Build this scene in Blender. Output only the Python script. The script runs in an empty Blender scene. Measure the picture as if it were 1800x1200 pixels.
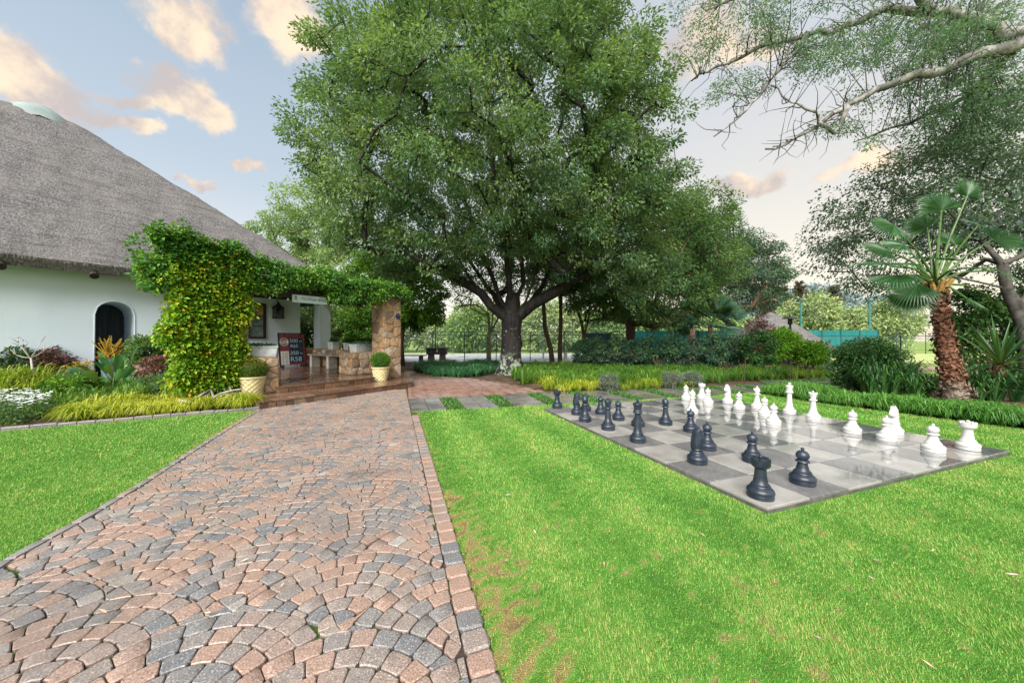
import bpy, math, random
import numpy as np
from mathutils import Vector, Matrix

S = bpy.context.scene
COL = S.collection
R = math.radians
pi = math.pi
EYE = 1.3            # camera height above the lawn, metres
FOC, CX, HY = 600.0, 900.0, 597.0   # survey constants used to read ground positions off the photograph

# ------------------------------------------------------------------ camera
cam_d = bpy.data.cameras.new("camera")
cam = bpy.data.objects.new("camera", cam_d)
COL.objects.link(cam)
cam.location = (0, 0, EYE)
cam.rotation_euler = (R(90), 0, 0)
cam_d.sensor_width = 36
cam_d.lens = 12.0
cam_d.shift_y = -3 / 1800
cam_d.clip_end = 2000
cam_d.clip_start = 0.05
S.camera = cam

# ------------------------------------------------------------------ world
SUN_EL, SUN_AZ = 42.0, 198.0        # elevation; azimuth clockwise from +Y (behind the camera, a little left)
w = bpy.data.worlds.new("World")
S.world = w
w.use_nodes = True
nt = w.node_tree
nt.nodes.clear()
def N(t, **kw):
    n = nt.nodes.new(t)
    for k, v in kw.items():
        setattr(n, k, v)
    return n
def L(a, b):
    nt.links.new(a, b)
out = N('ShaderNodeOutputWorld')
bg = N('ShaderNodeBackground')
bg.inputs['Strength'].default_value = 0.05
L(bg.outputs[0], out.inputs[0])
sky = N('ShaderNodeTexSky', sky_type='NISHITA', sun_disc=False)
sky.sun_elevation = R(SUN_EL)
sky.sun_rotation = R(SUN_AZ)
sky.air_density = 1.0
sky.dust_density = 2.0
tc = N('ShaderNodeTexCoord')
nrm = N('ShaderNodeVectorMath', operation='NORMALIZE')
L(tc.outputs['Generated'], nrm.inputs[0])
sep = N('ShaderNodeSeparateXYZ')
L(nrm.outputs[0], sep.inputs[0])
def M(op, a, b=None, clamp=False):
    n = N('ShaderNodeMath', operation=op, use_clamp=clamp)
    for i, v in enumerate((a, b)):
        if v is None:
            continue
        if isinstance(v, (int, float)):
            n.inputs[i].default_value = v
        else:
            L(v, n.inputs[i])
    return n.outputs[0]
def MIX(f, a, b):
    n = N('ShaderNodeMix', data_type='RGBA')
    for i, v in ((0, f), (6, a), (7, b)):
        if isinstance(v, (int, float)):
            n.inputs[i].default_value = v
        elif isinstance(v, tuple):
            n.inputs[i].default_value = v
        else:
            L(v, n.inputs[i])
    return n.outputs[2]
def RAMP(f, a, b, smooth=True):
    n = N('ShaderNodeMapRange', interpolation_type='SMOOTHSTEP' if smooth else 'LINEAR')
    L(f, n.inputs[0])
    n.inputs[1].default_value = a
    n.inputs[2].default_value = b
    return n.outputs[0]
az = M('ARCTAN2', sep.outputs[0], sep.outputs[1])
el = M('ARCSINE', sep.outputs[2])
HZ = (3.15, 2.95, 2.65, 1)             # bright warm veil low down
MIDC = (1.72, 2.0, 2.25, 1)           # thin grey-blue veil
TOPC = (.98, 1.35, 1.75, 1)
veil = MIX(RAMP(el, 0.0, 0.42), HZ, MIDC)
veil = MIX(RAMP(el, 0.3, 0.95), veil, TOPC)
warm = RAMP(az, -0.75, 0.6)          # the west, to the right, is paler
veil = MIX(M('MULTIPLY', warm, 0.8), veil, MIX(RAMP(el, 0.0, 0.75), (3.35, 2.85, 2.05, 1), (2.2, 2.25, 2.36, 1)))
base = MIX(0.9, sky.outputs[0], veil)
dirn = N('ShaderNodeCombineXYZ')
L(az, dirn.inputs[0]); L(el, dirn.inputs[1])
nz = N('ShaderNodeTexNoise'); nz.inputs['Scale'].default_value = 8; nz.inputs['Detail'].default_value = 8; nz.inputs['Roughness'].default_value = .6
L(nrm.outputs[0], nz.inputs['Vector'])
off = N('ShaderNodeVectorMath', operation='MULTIPLY_ADD')
L(nz.outputs['Color'], off.inputs[0]); off.inputs[1].default_value = (.22, .16, 0); off.inputs[2].default_value = (-.11, -.08, 0)
pos = N('ShaderNodeVectorMath', operation='ADD')
L(dirn.outputs[0], pos.inputs[0]); L(off.outputs[0], pos.inputs[1])
def sky_dir(u, v):
    x, y, z = (u - CX) / FOC, 1.0, (HY - v) / FOC
    return math.atan2(x, y), math.atan2(z, math.hypot(x, y))
clouds = [(325, 35, .115, .075), (512, 45, .12, .095), (70, 150, .12, .065), (215, 215, .085, .026), (235, 165, .06, .022), (335, 175, .11, .062), (440, 300, .06, .02),
          (1320, 322, .10, .042), (1235, 60, .16, .09), (1300, 95, .12, .05), (1560, 280, .14, .03), (350, 330, .05, .014)]
cl = [(*sky_dir(u, v), a, b) for u, v, a, b in clouds]
rg = random.Random(4)
for k in range(13):
    cl.append((1.25 + k * .29 + rg.uniform(-.1, .1), rg.uniform(.25, 1.0), rg.uniform(.12, .25), rg.uniform(.05, .1)))
mask = None
for a0, e0, ra, re in cl:
    if a0 > pi:
        a0 -= 2 * pi
    d = N('ShaderNodeVectorMath', operation='MULTIPLY_ADD')
    L(pos.outputs[0], d.inputs[0])
    ra *= .82; re *= .82
    d.inputs[1].default_value = (1 / ra, 1 / re, 0)
    d.inputs[2].default_value = (-a0 / ra, -e0 / re, 0)
    ln = N('ShaderNodeVectorMath', operation='LENGTH')
    L(d.outputs[0], ln.inputs[0])
    mask = ln.outputs['Value'] if mask is None else M('MINIMUM', mask, ln.outputs['Value'])
nz3 = N('ShaderNodeTexNoise'); nz3.inputs['Scale'].default_value = 26; nz3.inputs['Detail'].default_value = 7; nz3.inputs['Roughness'].default_value = .65
L(nrm.outputs[0], nz3.inputs['Vector'])
cm = RAMP(M('ADD', mask, M('MULTIPLY', M('SUBTRACT', nz3.outputs[0], .5), .9)), 1.05, 0.5)
nz2 = N('ShaderNodeTexNoise'); nz2.inputs['Scale'].default_value = 11; nz2.inputs['Detail'].default_value = 8; nz2.inputs['Roughness'].default_value = .6
L(nrm.outputs[0], nz2.inputs['Vector'])
ccol = MIX(RAMP(nz2.outputs[0], .38, .66), (1.95, 1.72, 1.66, 1), (3.6, 2.85, 2.05, 1))
skyc = MIX(M('MULTIPLY', cm, .9), base, ccol)
L(skyc, bg.inputs['Color'])
w.cycles.sampling_method = 'MANUAL'
w.cycles.sample_map_resolution = 512

# ------------------------------------------------------------------ sun (veiled by thin cloud: soft shadows)
sun_d = bpy.data.lights.new("sun", 'SUN')
sun = bpy.data.objects.new("sun", sun_d)
COL.objects.link(sun)
sun_d.energy = 1.35
sun_d.angle = R(50)
sun_d.color = (1.0, .95, .87)
sd = Vector((math.sin(R(SUN_AZ)) * math.cos(R(SUN_EL)), math.cos(R(SUN_AZ)) * math.cos(R(SUN_EL)), math.sin(R(SUN_EL))))
sun.rotation_euler = sd.to_track_quat('Z', 'Y').to_euler()

S.view_settings.view_transform = 'Standard'
S.view_settings.look = 'None'
S.view_settings.gamma = 1
S.view_settings.exposure = 2.75
S.view_settings.use_curve_mapping = False
S.cycles.max_bounces = 9
S.cycles.diffuse_bounces = 6
S.cycles.glossy_bounces = 3
S.cycles.transparent_max_bounces = 6
S.cycles.transmission_bounces = 6
S.cycles.use_denoising = True

# ------------------------------------------------------------------ helpers
def G(u, v, z=0.0):
    """A point at height z, read off the photograph at (u, v): ground survey."""
    Y = FOC * (EYE - z) / (v - HY)
    return Vector(((u - CX) / FOC * Y, Y, z))
def H(u, v, Y):
    """The point at distance Y in front of the camera, read off the photograph."""
    return Vector(((u - CX) / FOC * Y, Y, EYE + (HY - v) / FOC * Y))
O0 = np.array((-4.73, 6.39)); DS = np.array((.545, .838)); DT = np.array((-.838, .545))
def ST(s, t, z=0.0):
    """House coordinates: s along the terrace front, t inwards."""
    p = O0 + s * DS + t * DT
    return Vector((p[0], p[1], z))

def props(o, label=None, cat=None, group=None, kind=None):
    if label: o['label'] = label
    if cat: o['category'] = cat
    if group: o['group'] = group
    if kind: o['kind'] = kind
    return o
def empty(name, loc=(0, 0, 0), label=None, cat=None, group=None):
    o = bpy.data.objects.new(name, None)
    o.empty_display_size = .1
    COL.objects.link(o)
    o.location = loc
    return props(o, label, cat, group)
def wloc(o):
    v = Vector((0, 0, 0))
    while o is not None:
        v += o.location
        o = o.parent
    return v
def link(name, me, m, parent=None):
    o = bpy.data.objects.new(name, me)
    COL.objects.link(o)
    if m is not None:
        for mm in (m if isinstance(m, (list, tuple)) else [m]):
            me.materials.append(mm)
    if parent is not None:
        o.parent = parent
    return o
def dup(o, parent=None):
    c = o.copy(); COL.objects.link(c)
    if parent is not None: c.parent = parent
    for ch in list(o.children):
        dup(ch, c)
    return c
def fast(name, V, F, m, parent=None, tint=None, smooth=False, origin=None):
    """Mesh from arrays; F is (n,k). World coordinates, moved to the parent's frame."""
    V = np.asarray(V, dtype=np.float32).reshape(-1, 3)
    if parent is not None:
        V = V - np.array(wloc(parent), dtype=np.float32)
    elif origin is not None:
        V = V - np.array(origin, dtype=np.float32)
    F = np.asarray(F, dtype=np.int32)
    n, k = F.shape
    me = bpy.data.meshes.new(name)
    me.vertices.add(len(V)); me.vertices.foreach_set('co', V.ravel())
    me.loops.add(n * k); me.loops.foreach_set('vertex_index', F.ravel())
    me.polygons.add(n); me.polygons.foreach_set('loop_start', np.arange(0, n * k, k, dtype=np.int32))
    me.polygons.foreach_set('use_smooth', np.full(n, smooth))
    me.update(calc_edges=True)
    if tint is not None:
        a = me.attributes.new('tint', 'FLOAT', 'POINT')
        a.data.foreach_set('value', np.asarray(tint, dtype=np.float32))
    o = link(name, me, m, parent)
    if origin is not None and parent is None:
        o.location = origin
    return o

class MB:
    def __init__(s):
        s.v = []; s.f = []; s.t = []; s.mi = []
    def add(s, vs, fs, tint=None, mi=0):
        b = len(s.v)
        s.v += [tuple(p) for p in vs]
        s.f += [tuple(i + b for i in f) for f in fs]
        s.mi += [mi] * len(fs)
        s.t += [random.random() if tint is None else tint] * len(vs)
        return s
    def box(s, c, size, rz=0.0, tint=None, taper=1.0, mi=0):
        x, y, z = size[0] / 2, size[1] / 2, size[2] / 2
        cr, sr = math.cos(rz), math.sin(rz)
        vs = []
        for dz in (-1, 1):
            k = taper if dz > 0 else 1
            for dx, dy in ((-1, -1), (1, -1), (1, 1), (-1, 1)):
                px, py = dx * x * k, dy * y * k
                vs.append((c[0] + px * cr - py * sr, c[1] + px * sr + py * cr, c[2] + dz * z))
        s.add(vs, [(3, 2, 1, 0), (4, 5, 6, 7), (0, 1, 5, 4), (1, 2, 6, 5), (2, 3, 7, 6), (3, 0, 4, 7)], tint, mi)
        return s
    def prism(s, poly, z0, z1, bev=0.0, tint=None, mi=0):
        n = len(poly)
        cx = sum(p[0] for p in poly) / n; cy = sum(p[1] for p in poly) / n
        rings = [[(p[0], p[1], z0) for p in poly]]
        if bev:
            rings.append([(p[0], p[1], z1 - bev) for p in poly])
            q = []
            for p in poly:
                d = math.hypot(p[0] - cx, p[1] - cy) or 1
                k = max(0.0, 1 - bev * 1.3 / d)
                q.append((cx + (p[0] - cx) * k, cy + (p[1] - cy) * k, z1))
            rings.append(q)
        else:
            rings.append([(p[0], p[1], z1) for p in poly])
        vs = [p for r in rings for p in r]
        fs = []
        for r in range(len(rings) - 1):
            for i in range(n):
                j = (i + 1) % n
                fs.append((r * n + i, r * n + j, (r + 1) * n + j, (r + 1) * n + i))
        fs.append(tuple((len(rings) - 1) * n + i for i in range(n)))
        s.add(vs, fs, tint, mi)
        return s
    def tube(s, pts, rad, n=8, cap=True, tint=None, mi=0):
        pts = [Vector(p) for p in pts]
        if isinstance(rad, (int, float)): rad = [rad] * len(pts)
        vs = []; fs = []
        up = Vector((0, 0, 1)); prev = None
        for i, p in enumerate(pts):
            d = (pts[min(i + 1, len(pts) - 1)] - pts[max(i - 1, 0)])
            if d.length < 1e-6: d = Vector((0, 0, 1))
            d.normalize()
            if prev is None:
                a = d.cross(up)
                if a.length < .05: a = d.cross(Vector((1, 0, 0)))
            else:
                a = prev - d * prev.dot(d)
            a.normalize(); prev = a
            b = d.cross(a)
            for k in range(n):
                th = 2 * pi * k / n
                vs.append(p + (a * math.cos(th) + b * math.sin(th)) * rad[i])
        for i in range(len(pts) - 1):
            for k in range(n):
                q = (k + 1) % n
                fs.append((i * n + k, i * n + q, (i + 1) * n + q, (i + 1) * n + k))
        if cap:
            fs.append(tuple(range(n - 1, -1, -1)))
            fs.append(tuple((len(pts) - 1) * n + k for k in range(n)))
        s.add(vs, fs, tint, mi)
        return s
    def lathe(s, prof, n=24, c=(0, 0, 0), tint=None, mi=0):
        vs = []; fs = []
        for r, z in prof:
            for k in range(n):
                th = 2 * pi * k / n
                vs.append((c[0] + r * math.cos(th), c[1] + r * math.sin(th), c[2] + z))
        for i in range(len(prof) - 1):
            for k in range(n):
                q = (k + 1) % n
                fs.append((i * n + k, i * n + q, (i + 1) * n + q, (i + 1) * n + k))
        fs.append(tuple(range(n - 1, -1, -1)))
        fs.append(tuple((len(prof) - 1) * n + k for k in range(n)))
        s.add(vs, fs, tint, mi)
        return s
    def blob(s, c, r, n=8, m=6, tint=None, jit=0.0):
        vs = [(c[0], c[1], c[2] - r[2])]; fs = []
        for i in range(1, m):
            ph = -pi / 2 + pi * i / m
            for k in range(n):
                th = 2 * pi * k / n
                j = 1 + random.uniform(-jit, jit)
                vs.append((c[0] + r[0] * j * math.cos(ph) * math.cos(th), c[1] + r[1] * j * math.cos(ph) * math.sin(th), c[2] + r[2] * j * math.sin(ph)))
        vs.append((c[0], c[1], c[2] + r[2]))
        for k in range(n):
            fs.append((0, 1 + (k + 1) % n, 1 + k))
            fs.append((len(vs) - 1, 1 + (m - 2) * n + k, 1 + (m - 2) * n + (k + 1) % n))
        for i in range(m - 2):
            for k in range(n):
                q = (k + 1) % n
                fs.append((1 + i * n + k, 1 + i * n + q, 1 + (i + 1) * n + q, 1 + (i + 1) * n + k))
        s.add(vs, fs, tint)
        return s
    def build(s, name, m, parent=None, smooth=False, origin=None):
        o = parent and wloc(parent) or (Vector(origin) if origin is not None else Vector((0, 0, 0)))
        me = bpy.data.meshes.new(name)
        me.from_pydata([(p[0] - o[0], p[1] - o[1], p[2] - o[2]) for p in s.v], [], s.f)
        a = me.attributes.new('tint', 'FLOAT', 'POINT')
        a.data.foreach_set('value', np.array(s.t, dtype=np.float32))
        if smooth == 'auto':
            me.polygons.foreach_set('use_smooth', np.full(len(me.polygons), True))
            me.set_sharp_from_angle(angle=R(38))
        elif smooth:
            me.polygons.foreach_set('use_smooth', np.full(len(me.polygons), True))
        if len(set(s.mi)) > 1:
            me.polygons.foreach_set('material_index', np.array(s.mi, dtype=np.int32))
        ob = link(name, me, m, parent)
        if origin is not None and parent is None:
            ob.location = origin
        return ob

# ------------------------------------------------------------------ materials
def newmat(name):
    m = bpy.data.materials.new(name)
    m.use_nodes = True
    t = m.node_tree
    t.nodes.clear()
    o = t.nodes.new('ShaderNodeOutputMaterial')
    return m, t, o
def c4(c):
    return (c[0], c[1], c[2], 1)
class T:
    """A small node-tree writer."""
    def __init__(s, name):
        s.m, s.t, s.o = newmat(name)
        s.p = None
    def n(s, ty, **kw):
        q = s.t.nodes.new(ty)
        for k, v in kw.items(): setattr(q, k, v)
        return q
    def l(s, a, b): s.t.links.new(a, b)
    def put(s, v, sock):
        if isinstance(v, (int, float)): sock.default_value = v
        elif isinstance(v, tuple): sock.default_value = c4(v) if len(v) == 3 and sock.type == 'RGBA' else v
        else: s.l(v, sock)
    def co(s, kind='Object'):
        return s.n('ShaderNodeTexCoord').outputs[kind]
    def noise(s, scale, detail=4, rough=.55, vec=None, stretch=None, dist=0.0):
        q = s.n('ShaderNodeTexNoise')
        q.inputs['Scale'].default_value = scale; q.inputs['Detail'].default_value = detail; q.inputs['Roughness'].default_value = rough
        q.inputs['Distortion'].default_value = dist
        v = vec if vec is not None else s.co()
        if stretch:
            mp = s.n('ShaderNodeMapping'); mp.inputs['Scale'].default_value = stretch
            s.l(v, mp.inputs[0]); v = mp.outputs[0]
        s.l(v, q.inputs['Vector'])
        return q.outputs['Fac']
    def ramp(s, f, a, b):
        q = s.n('ShaderNodeMapRange', interpolation_type='SMOOTHSTEP')
        s.l(f, q.inputs[0]); q.inputs[1].default_value = a; q.inputs[2].default_value = b
        return q.outputs[0]
    def mix(s, f, a, b, mode='MIX'):
        q = s.n('ShaderNodeMix', data_type='RGBA', blend_type=mode)
        s.put(f, q.inputs[0]); s.put(a, q.inputs[6]); s.put(b, q.inputs[7])
        return q.outputs[2]
    def math(s, op, a, b=0.0, clamp=False):
        q = s.n('ShaderNodeMath', operation=op, use_clamp=clamp)
        s.put(a, q.inputs[0]); s.put(b, q.inputs[1])
        return q.outputs[0]
    def attr(s, name='tint'):
        return s.n('ShaderNodeAttribute', attribute_name=name).outputs['Fac']
    def cramp(s, f, stops):
        q = s.n('ShaderNodeValToRGB')
        e = q.color_ramp.elements
        while len(e) < len(stops): e.new(.5)
        for i, (p, c) in enumerate(stops):
            e[i].position = p; e[i].color = c4(c)
        s.put(f, q.inputs[0])
        return q.outputs[0]
    def bsdf(s, col, rough=.6, spec=.5, bump=None, bstr=.3, bdist=.01, metal=0.0, coat=0.0):
        p = s.n('ShaderNodeBsdfPrincipled')
        s.put(col, p.inputs['Base Color']); s.put(rough, p.inputs['Roughness'])
        s.put(spec, p.inputs['Specular IOR Level']); s.put(metal, p.inputs['Metallic'])
        if coat: p.inputs['Coat Weight'].default_value = coat
        if bump is not None:
            b = s.n('ShaderNodeBump'); b.inputs['Strength'].default_value = bstr; b.inputs['Distance'].default_value = bdist
            s.l(bump, b.inputs['Height']); s.l(b.outputs[0], p.inputs['Normal'])
        s.p = p
        return p.outputs[0]
    def done(s, sh):
        s.l(sh, s.o.inputs[0])
        return s.m
def plain(name, col, rough=.6, spec=.4, var=.25, scale=6, bump=.15, metal=0.0):
    t = T(name)
    nn = t.noise(scale, 5)
    c = t.mix(t.ramp(nn, .3, .7), tuple(x * (1 - var) for x in col), tuple(min(1, x * (1 + var)) for x in col))
    return t.done(t.bsdf(c, rough, spec, t.noise(scale * 8, 3), bump, .01, metal))
def leafmat(name, stops, trans=.3, rough=.5, spec=.35):
    t = T(name)
    c = t.cramp(t.attr(), stops)
    p = t.bsdf(c, rough, spec)
    tr = t.n('ShaderNodeBsdfTranslucent')
    q = t.mix(.35, c, (.35, .5, .03))
    t.l(q, tr.inputs[0])
    mx = t.n('ShaderNodeMixShader'); mx.inputs[0].default_value = trans
    t.l(p, mx.inputs[1]); t.l(tr.outputs[0], mx.inputs[2])
    return t.done(mx.outputs[0])
# ------------------------------------------------------------------ ground sheets
def in_poly(P, poly):
    x, y = P[:, 0], P[:, 1]
    r = np.zeros(len(P), bool)
    n = len(poly)
    for i in range(n):
        x1, y1 = poly[i][:2]; x2, y2 = poly[(i + 1) % n][:2]
        c = ((y1 > y) != (y2 > y)) & (x < (x2 - x1) * (y - y1) / (y2 - y1 + 1e-12) + x1)
        r ^= c
    return r
def vnoise(P, scale, seed=0):
    """Smooth value noise on the plane, 0..1."""
    rs = np.random.RandomState(seed)
    g = rs.rand(64, 64)
    q = P[:, :2] * scale + 17.3
    i = np.floor(q).astype(int); f = q - i
    f = f * f * (3 - 2 * f)
    a, b = i[:, 0] % 64, i[:, 1] % 64
    a1, b1 = (a + 1) % 64, (b + 1) % 64
    return (g[a, b] * (1 - f[:, 0]) + g[a1, b] * f[:, 0]) * (1 - f[:, 1]) + (g[a, b1] * (1 - f[:, 0]) + g[a1, b1] * f[:, 0]) * f[:, 1]
def sheet(name, poly, z, m, kind='structure', tess=None):
    mb = MB()
    mb.add([(p[0], p[1], z) for p in poly], [tuple(range(len(poly)))])
    o = mb.build(name, m)
    return props(o, kind=kind)

t = T('turf')
c = t.mix(t.ramp(t.noise(.8, 4), .35, .65), (.060, .17, .018), (.085, .22, .024))
c = t.mix(t.ramp(t.noise(60, 3), .45, .75), c, (.11, .10, .035))
M_turf = t.done(t.bsdf(c, .9, .1, t.noise(90, 3), .6, .02))
t = T('far_turf')
c = t.mix(t.ramp(t.noise(.25, 5), .35, .65), (.16, .25, .06), (.24, .31, .09))
M_farturf = t.done(t.bsdf(c, .9, .1, t.noise(20, 3), .5, .03))
t = T('soil')
c = t.mix(t.ramp(t.noise(3, 5), .35, .65), (.045, .028, .018), (.11, .07, .045))
c = t.mix(t.ramp(t.noise(45, 4), .52, .7), c, (.16, .11, .07))
M_soil = t.done(t.bsdf(c, .85, .25, t.noise(40, 6), .8, .03))
t = T('joint_sand')
c = t.mix(t.ramp(t.noise(2.2, 4), .45, .62), (.05, .038, .03), (.045, .085, .015))
M_joint = t.done(t.bsdf(c, .8, .2, t.noise(120, 3), .5, .01))

ground = sheet('ground', [(-300, -60), (300, -60), (300, 400), (-300, 400)], -.05, M_farturf)

DR0, DR1 = Vector((-.03 + .44, 0)), Vector((-1.676, 6.094))   # right-hand edge of the drive, extended to Y=0
def drive_right(Y): return .41 - .3425 * Y
LEFT_EDGE = [(-1.75, -.6), (-2.35, .6), G(0, 985), G(140, 910), G(250, 845), G(360, 775), G(440, 727), G(456, 718)]
A_STEP, B_STEP = ST(0, 0), ST(3.6, 0)
DRIVE = [(drive_right(-.6), -.6), (drive_right(6.15), 6.15), G(719, 700), ST(3.6, .02), ST(-.02, .02)] + [(p[0], p[1]) for p in LEFT_EDGE[::-1]][1:]
DRIVE = [(p[0], p[1]) for p in DRIVE]
drive = sheet('driveway', DRIVE, -.014, M_joint)

# slab path: near and far edges
PN = [G(723, 723), G(800, 719), G(900, 714), G(968, 710), G(1100, 704), G(1250, 694.5), G(1335, 689), (7.6, 9.0), (12.5, 10.6)]
PF = [G(718, 700), G(790, 698), G(880, 693), G(960, 688), G(1080, 684.5), G(1250, 678.5), G(1345, 673.5), (7.9, 11.0), (12.2, 12.3)]
PN = [(p[0], p[1]) for p in PN]; PF = [(p[0], p[1]) for p in PF]
PATH = PN + PF[::-1]
path = sheet('garden_path', PATH, -.016, M_soil)
BRICK = [PF[0], PF[1], PF[2], PF[3], tuple(G(930, 681))[:2], tuple(G(870, 671))[:2], tuple(G(800, 660.5))[:2], tuple(G(730, 652))[:2], (-6.2, 15.2), (-6.2, 13.2), tuple(ST(4.2, .9))[:2], tuple(ST(3.62, 0))[:2]]
brickpath = sheet('brick_path', BRICK, -.018, M_joint)

# chess board frame of reference
BO = np.array((1.914, 2.557)); th = R(19.4)
BV = np.array((math.cos(th), math.sin(th))); BU = np.array((-math.sin(th), math.cos(th)))
BS = 3.97; TS = BS / 8
def BP(i, j, z=0.0):
    p = BO + BU * i * TS + BV * j * TS
    return Vector((p[0], p[1], z))
BOARD = [tuple(BP(0, 0))[:2], tuple(BP(8, 0))[:2], tuple(BP(8, 8))[:2], tuple(BP(0, 8))[:2]]

LAWN_R = [(drive_right(-.6), -.6)] + [(drive_right(6.1), 6.1)] + PN[0:7] + [(6.0, 8.25), (6.35, 7.0), (6.9, 6.0), (7.5, 5.0), (8.6, 2.6), (10, -.6)]
LAWN_L = [(p[0], p[1]) for p in LEFT_EDGE] + [tuple(G(455, 720))[:2], tuple(G(300, 732))[:2], tuple(G(100, 749))[:2], (-7.6, 4.75), (-11, 3.2), (-11, -.6)]
lawn_r = sheet('lawn_bed', LAWN_R, -.012, M_turf)
lawn_l = sheet('lawn_bed', LAWN_L, -.012, M_turf)
BED_L = [tuple(ST(-.05, 0))[:2], tuple(G(300, 731))[:2], tuple(G(100, 748))[:2], (-7.6, 4.8), (-12, 3.0), (-15, 6), tuple(ST(-6, 7.0))[:2], tuple(ST(-.2, 7.0))[:2], tuple(ST(-.2, 2))[:2]]
bed_l = sheet('flower_bed_soil', BED_L, -.01, M_soil)
BED_M = [(.9, 8.75), (2.2, 9.0)] + PF[5:8] + [(13, 13), (13, 18), (7, 20), (-8, 20), (-5.2, 15.2), tuple(G(800, 660))[:2], tuple(G(870, 670.5))[:2], tuple(G(930, 680.5))[:2]]
bed_m = sheet('planting_bed_soil', BED_M, -.02, M_soil)
BED_R = [(6.0, 8.3), (6.35, 7.05), (6.9, 6.05), (7.5, 5.05), (8.6, 2.7), (10.0, .2), (16, 1), (20, 9), (14, 10.5), (12.4, 10.5), (7.6, 8.9)]
bed_r = sheet('border_soil', BED_R, -.012, M_soil)
lawn_b = sheet('lawn', [(-16, 15.5), (-6.3, 15.3), (-5.0, 15.3), (-8, 20), (-8, 21.5), (-22, 21.5)], -.03, M_turf)
t = T('court_paving')
c = t.mix(t.ramp(t.noise(1.2, 4), .3, .7), (.40, .42, .44), (.52, .53, .53))
M_court = t.done(t.bsdf(c, t.ramp(t.noise(.7, 4), .2, .8), .5))
court = sheet('court', [(-9, 20.6), (9, 20.6), (11, 33), (-18, 33)], -.036, M_court)
apron = sheet('earth_yard', [(14.5, 14.8), (22, 14.8), (20, 19.5), (13.5, 19.5)], -.03, plain('yard_earth', (.26, .19, .15), .9, .2, .3, 2))

# ------------------------------------------------------------------ cobbles laid in fans
t = T('cobble')
tv = t.attr()
base = t.cramp(tv, [(0, (.125, .13, .145)), (.13, (.17, .165, .165)), (.30, (.205, .18, .168)), (.48, (.25, .19, .165)), (.70, (.285, .185, .145)), (.92, (.30, .20, .155)), (.985, (.25, .225, .20)), (1, (.32, .30, .28))])
sp = t.noise(160, 2, .6)
c = t.mix(t.ramp(sp, .55, .72), base, t.mix(.6, base, (.62, .56, .50)))
c = t.mix(t.math('MULTIPLY', t.ramp(sp, .47, .3), .75), c, (.05, .045, .045))
c = t.mix(t.math('MULTIPLY', t.ramp(t.noise(1.1, 5), .48, .72), .5), c, (.12, .10, .09))
c = t.mix(t.math('MULTIPLY', t.ramp(t.noise(11, 5, .65), .5, .75), .4), c, (.13, .115, .105))
c = t.mix(t.math('MULTIPLY', t.ramp(t.noise(2.7, 4, .65), .66, .78), .4), c, (.42, .39, .36))
M_cobble = t.done(t.bsdf(c, t.math('ADD', .24, t.math('MULTIPLY', t.ramp(t.noise(1.6, 4), .35, .65), .3)), .5, t.noise(130, 4), .3, .005))

rs = random.Random(11)
DD = np.array((-.3425, 1.0)); DD /= np.linalg.norm(DD)       # along the drive
DX = np.array((DD[1], -DD[0]))                                # across, to the right
DORG = np.array((.41, 0.0))
def to_d(p): q = np.array(p[:2]) - DORG; return float(q @ DX), float(q @ DD)
def from_d(a, b): q = DORG + DX * a + DD * b; return q[0], q[1]
FR, NR = .53, 6                                               # fan radius, courses per fan
DRN = FR / NR
GAP = .0022
le = [to_d(p) for p in LEFT_EDGE]
def left_at(b):
    for (a0, b0), (a1, b1) in zip(le, le[1:]):
        if b0 <= b <= b1: return a0 + (a1 - a0) * (b - b0) / (b1 - b0 + 1e-9)
    return le[-1][0] if b > le[-1][1] else le[0][0]
EDGE_W = .115
st_n = DT
def legal(a, b):
    p = np.array(from_d(a, b))
    if a > -EDGE_W - .008: return False
    if a < left_at(b) + .075: return False
    q = p - O0
    if q @ DT > -.012: return False
    if p[1] > 6.5 and p[0] > -1.83 - (p[1] - 6.2) * .33: return False
    return True
cobbles = []
XO = -.64
ROWH = .55 * FR
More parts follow.
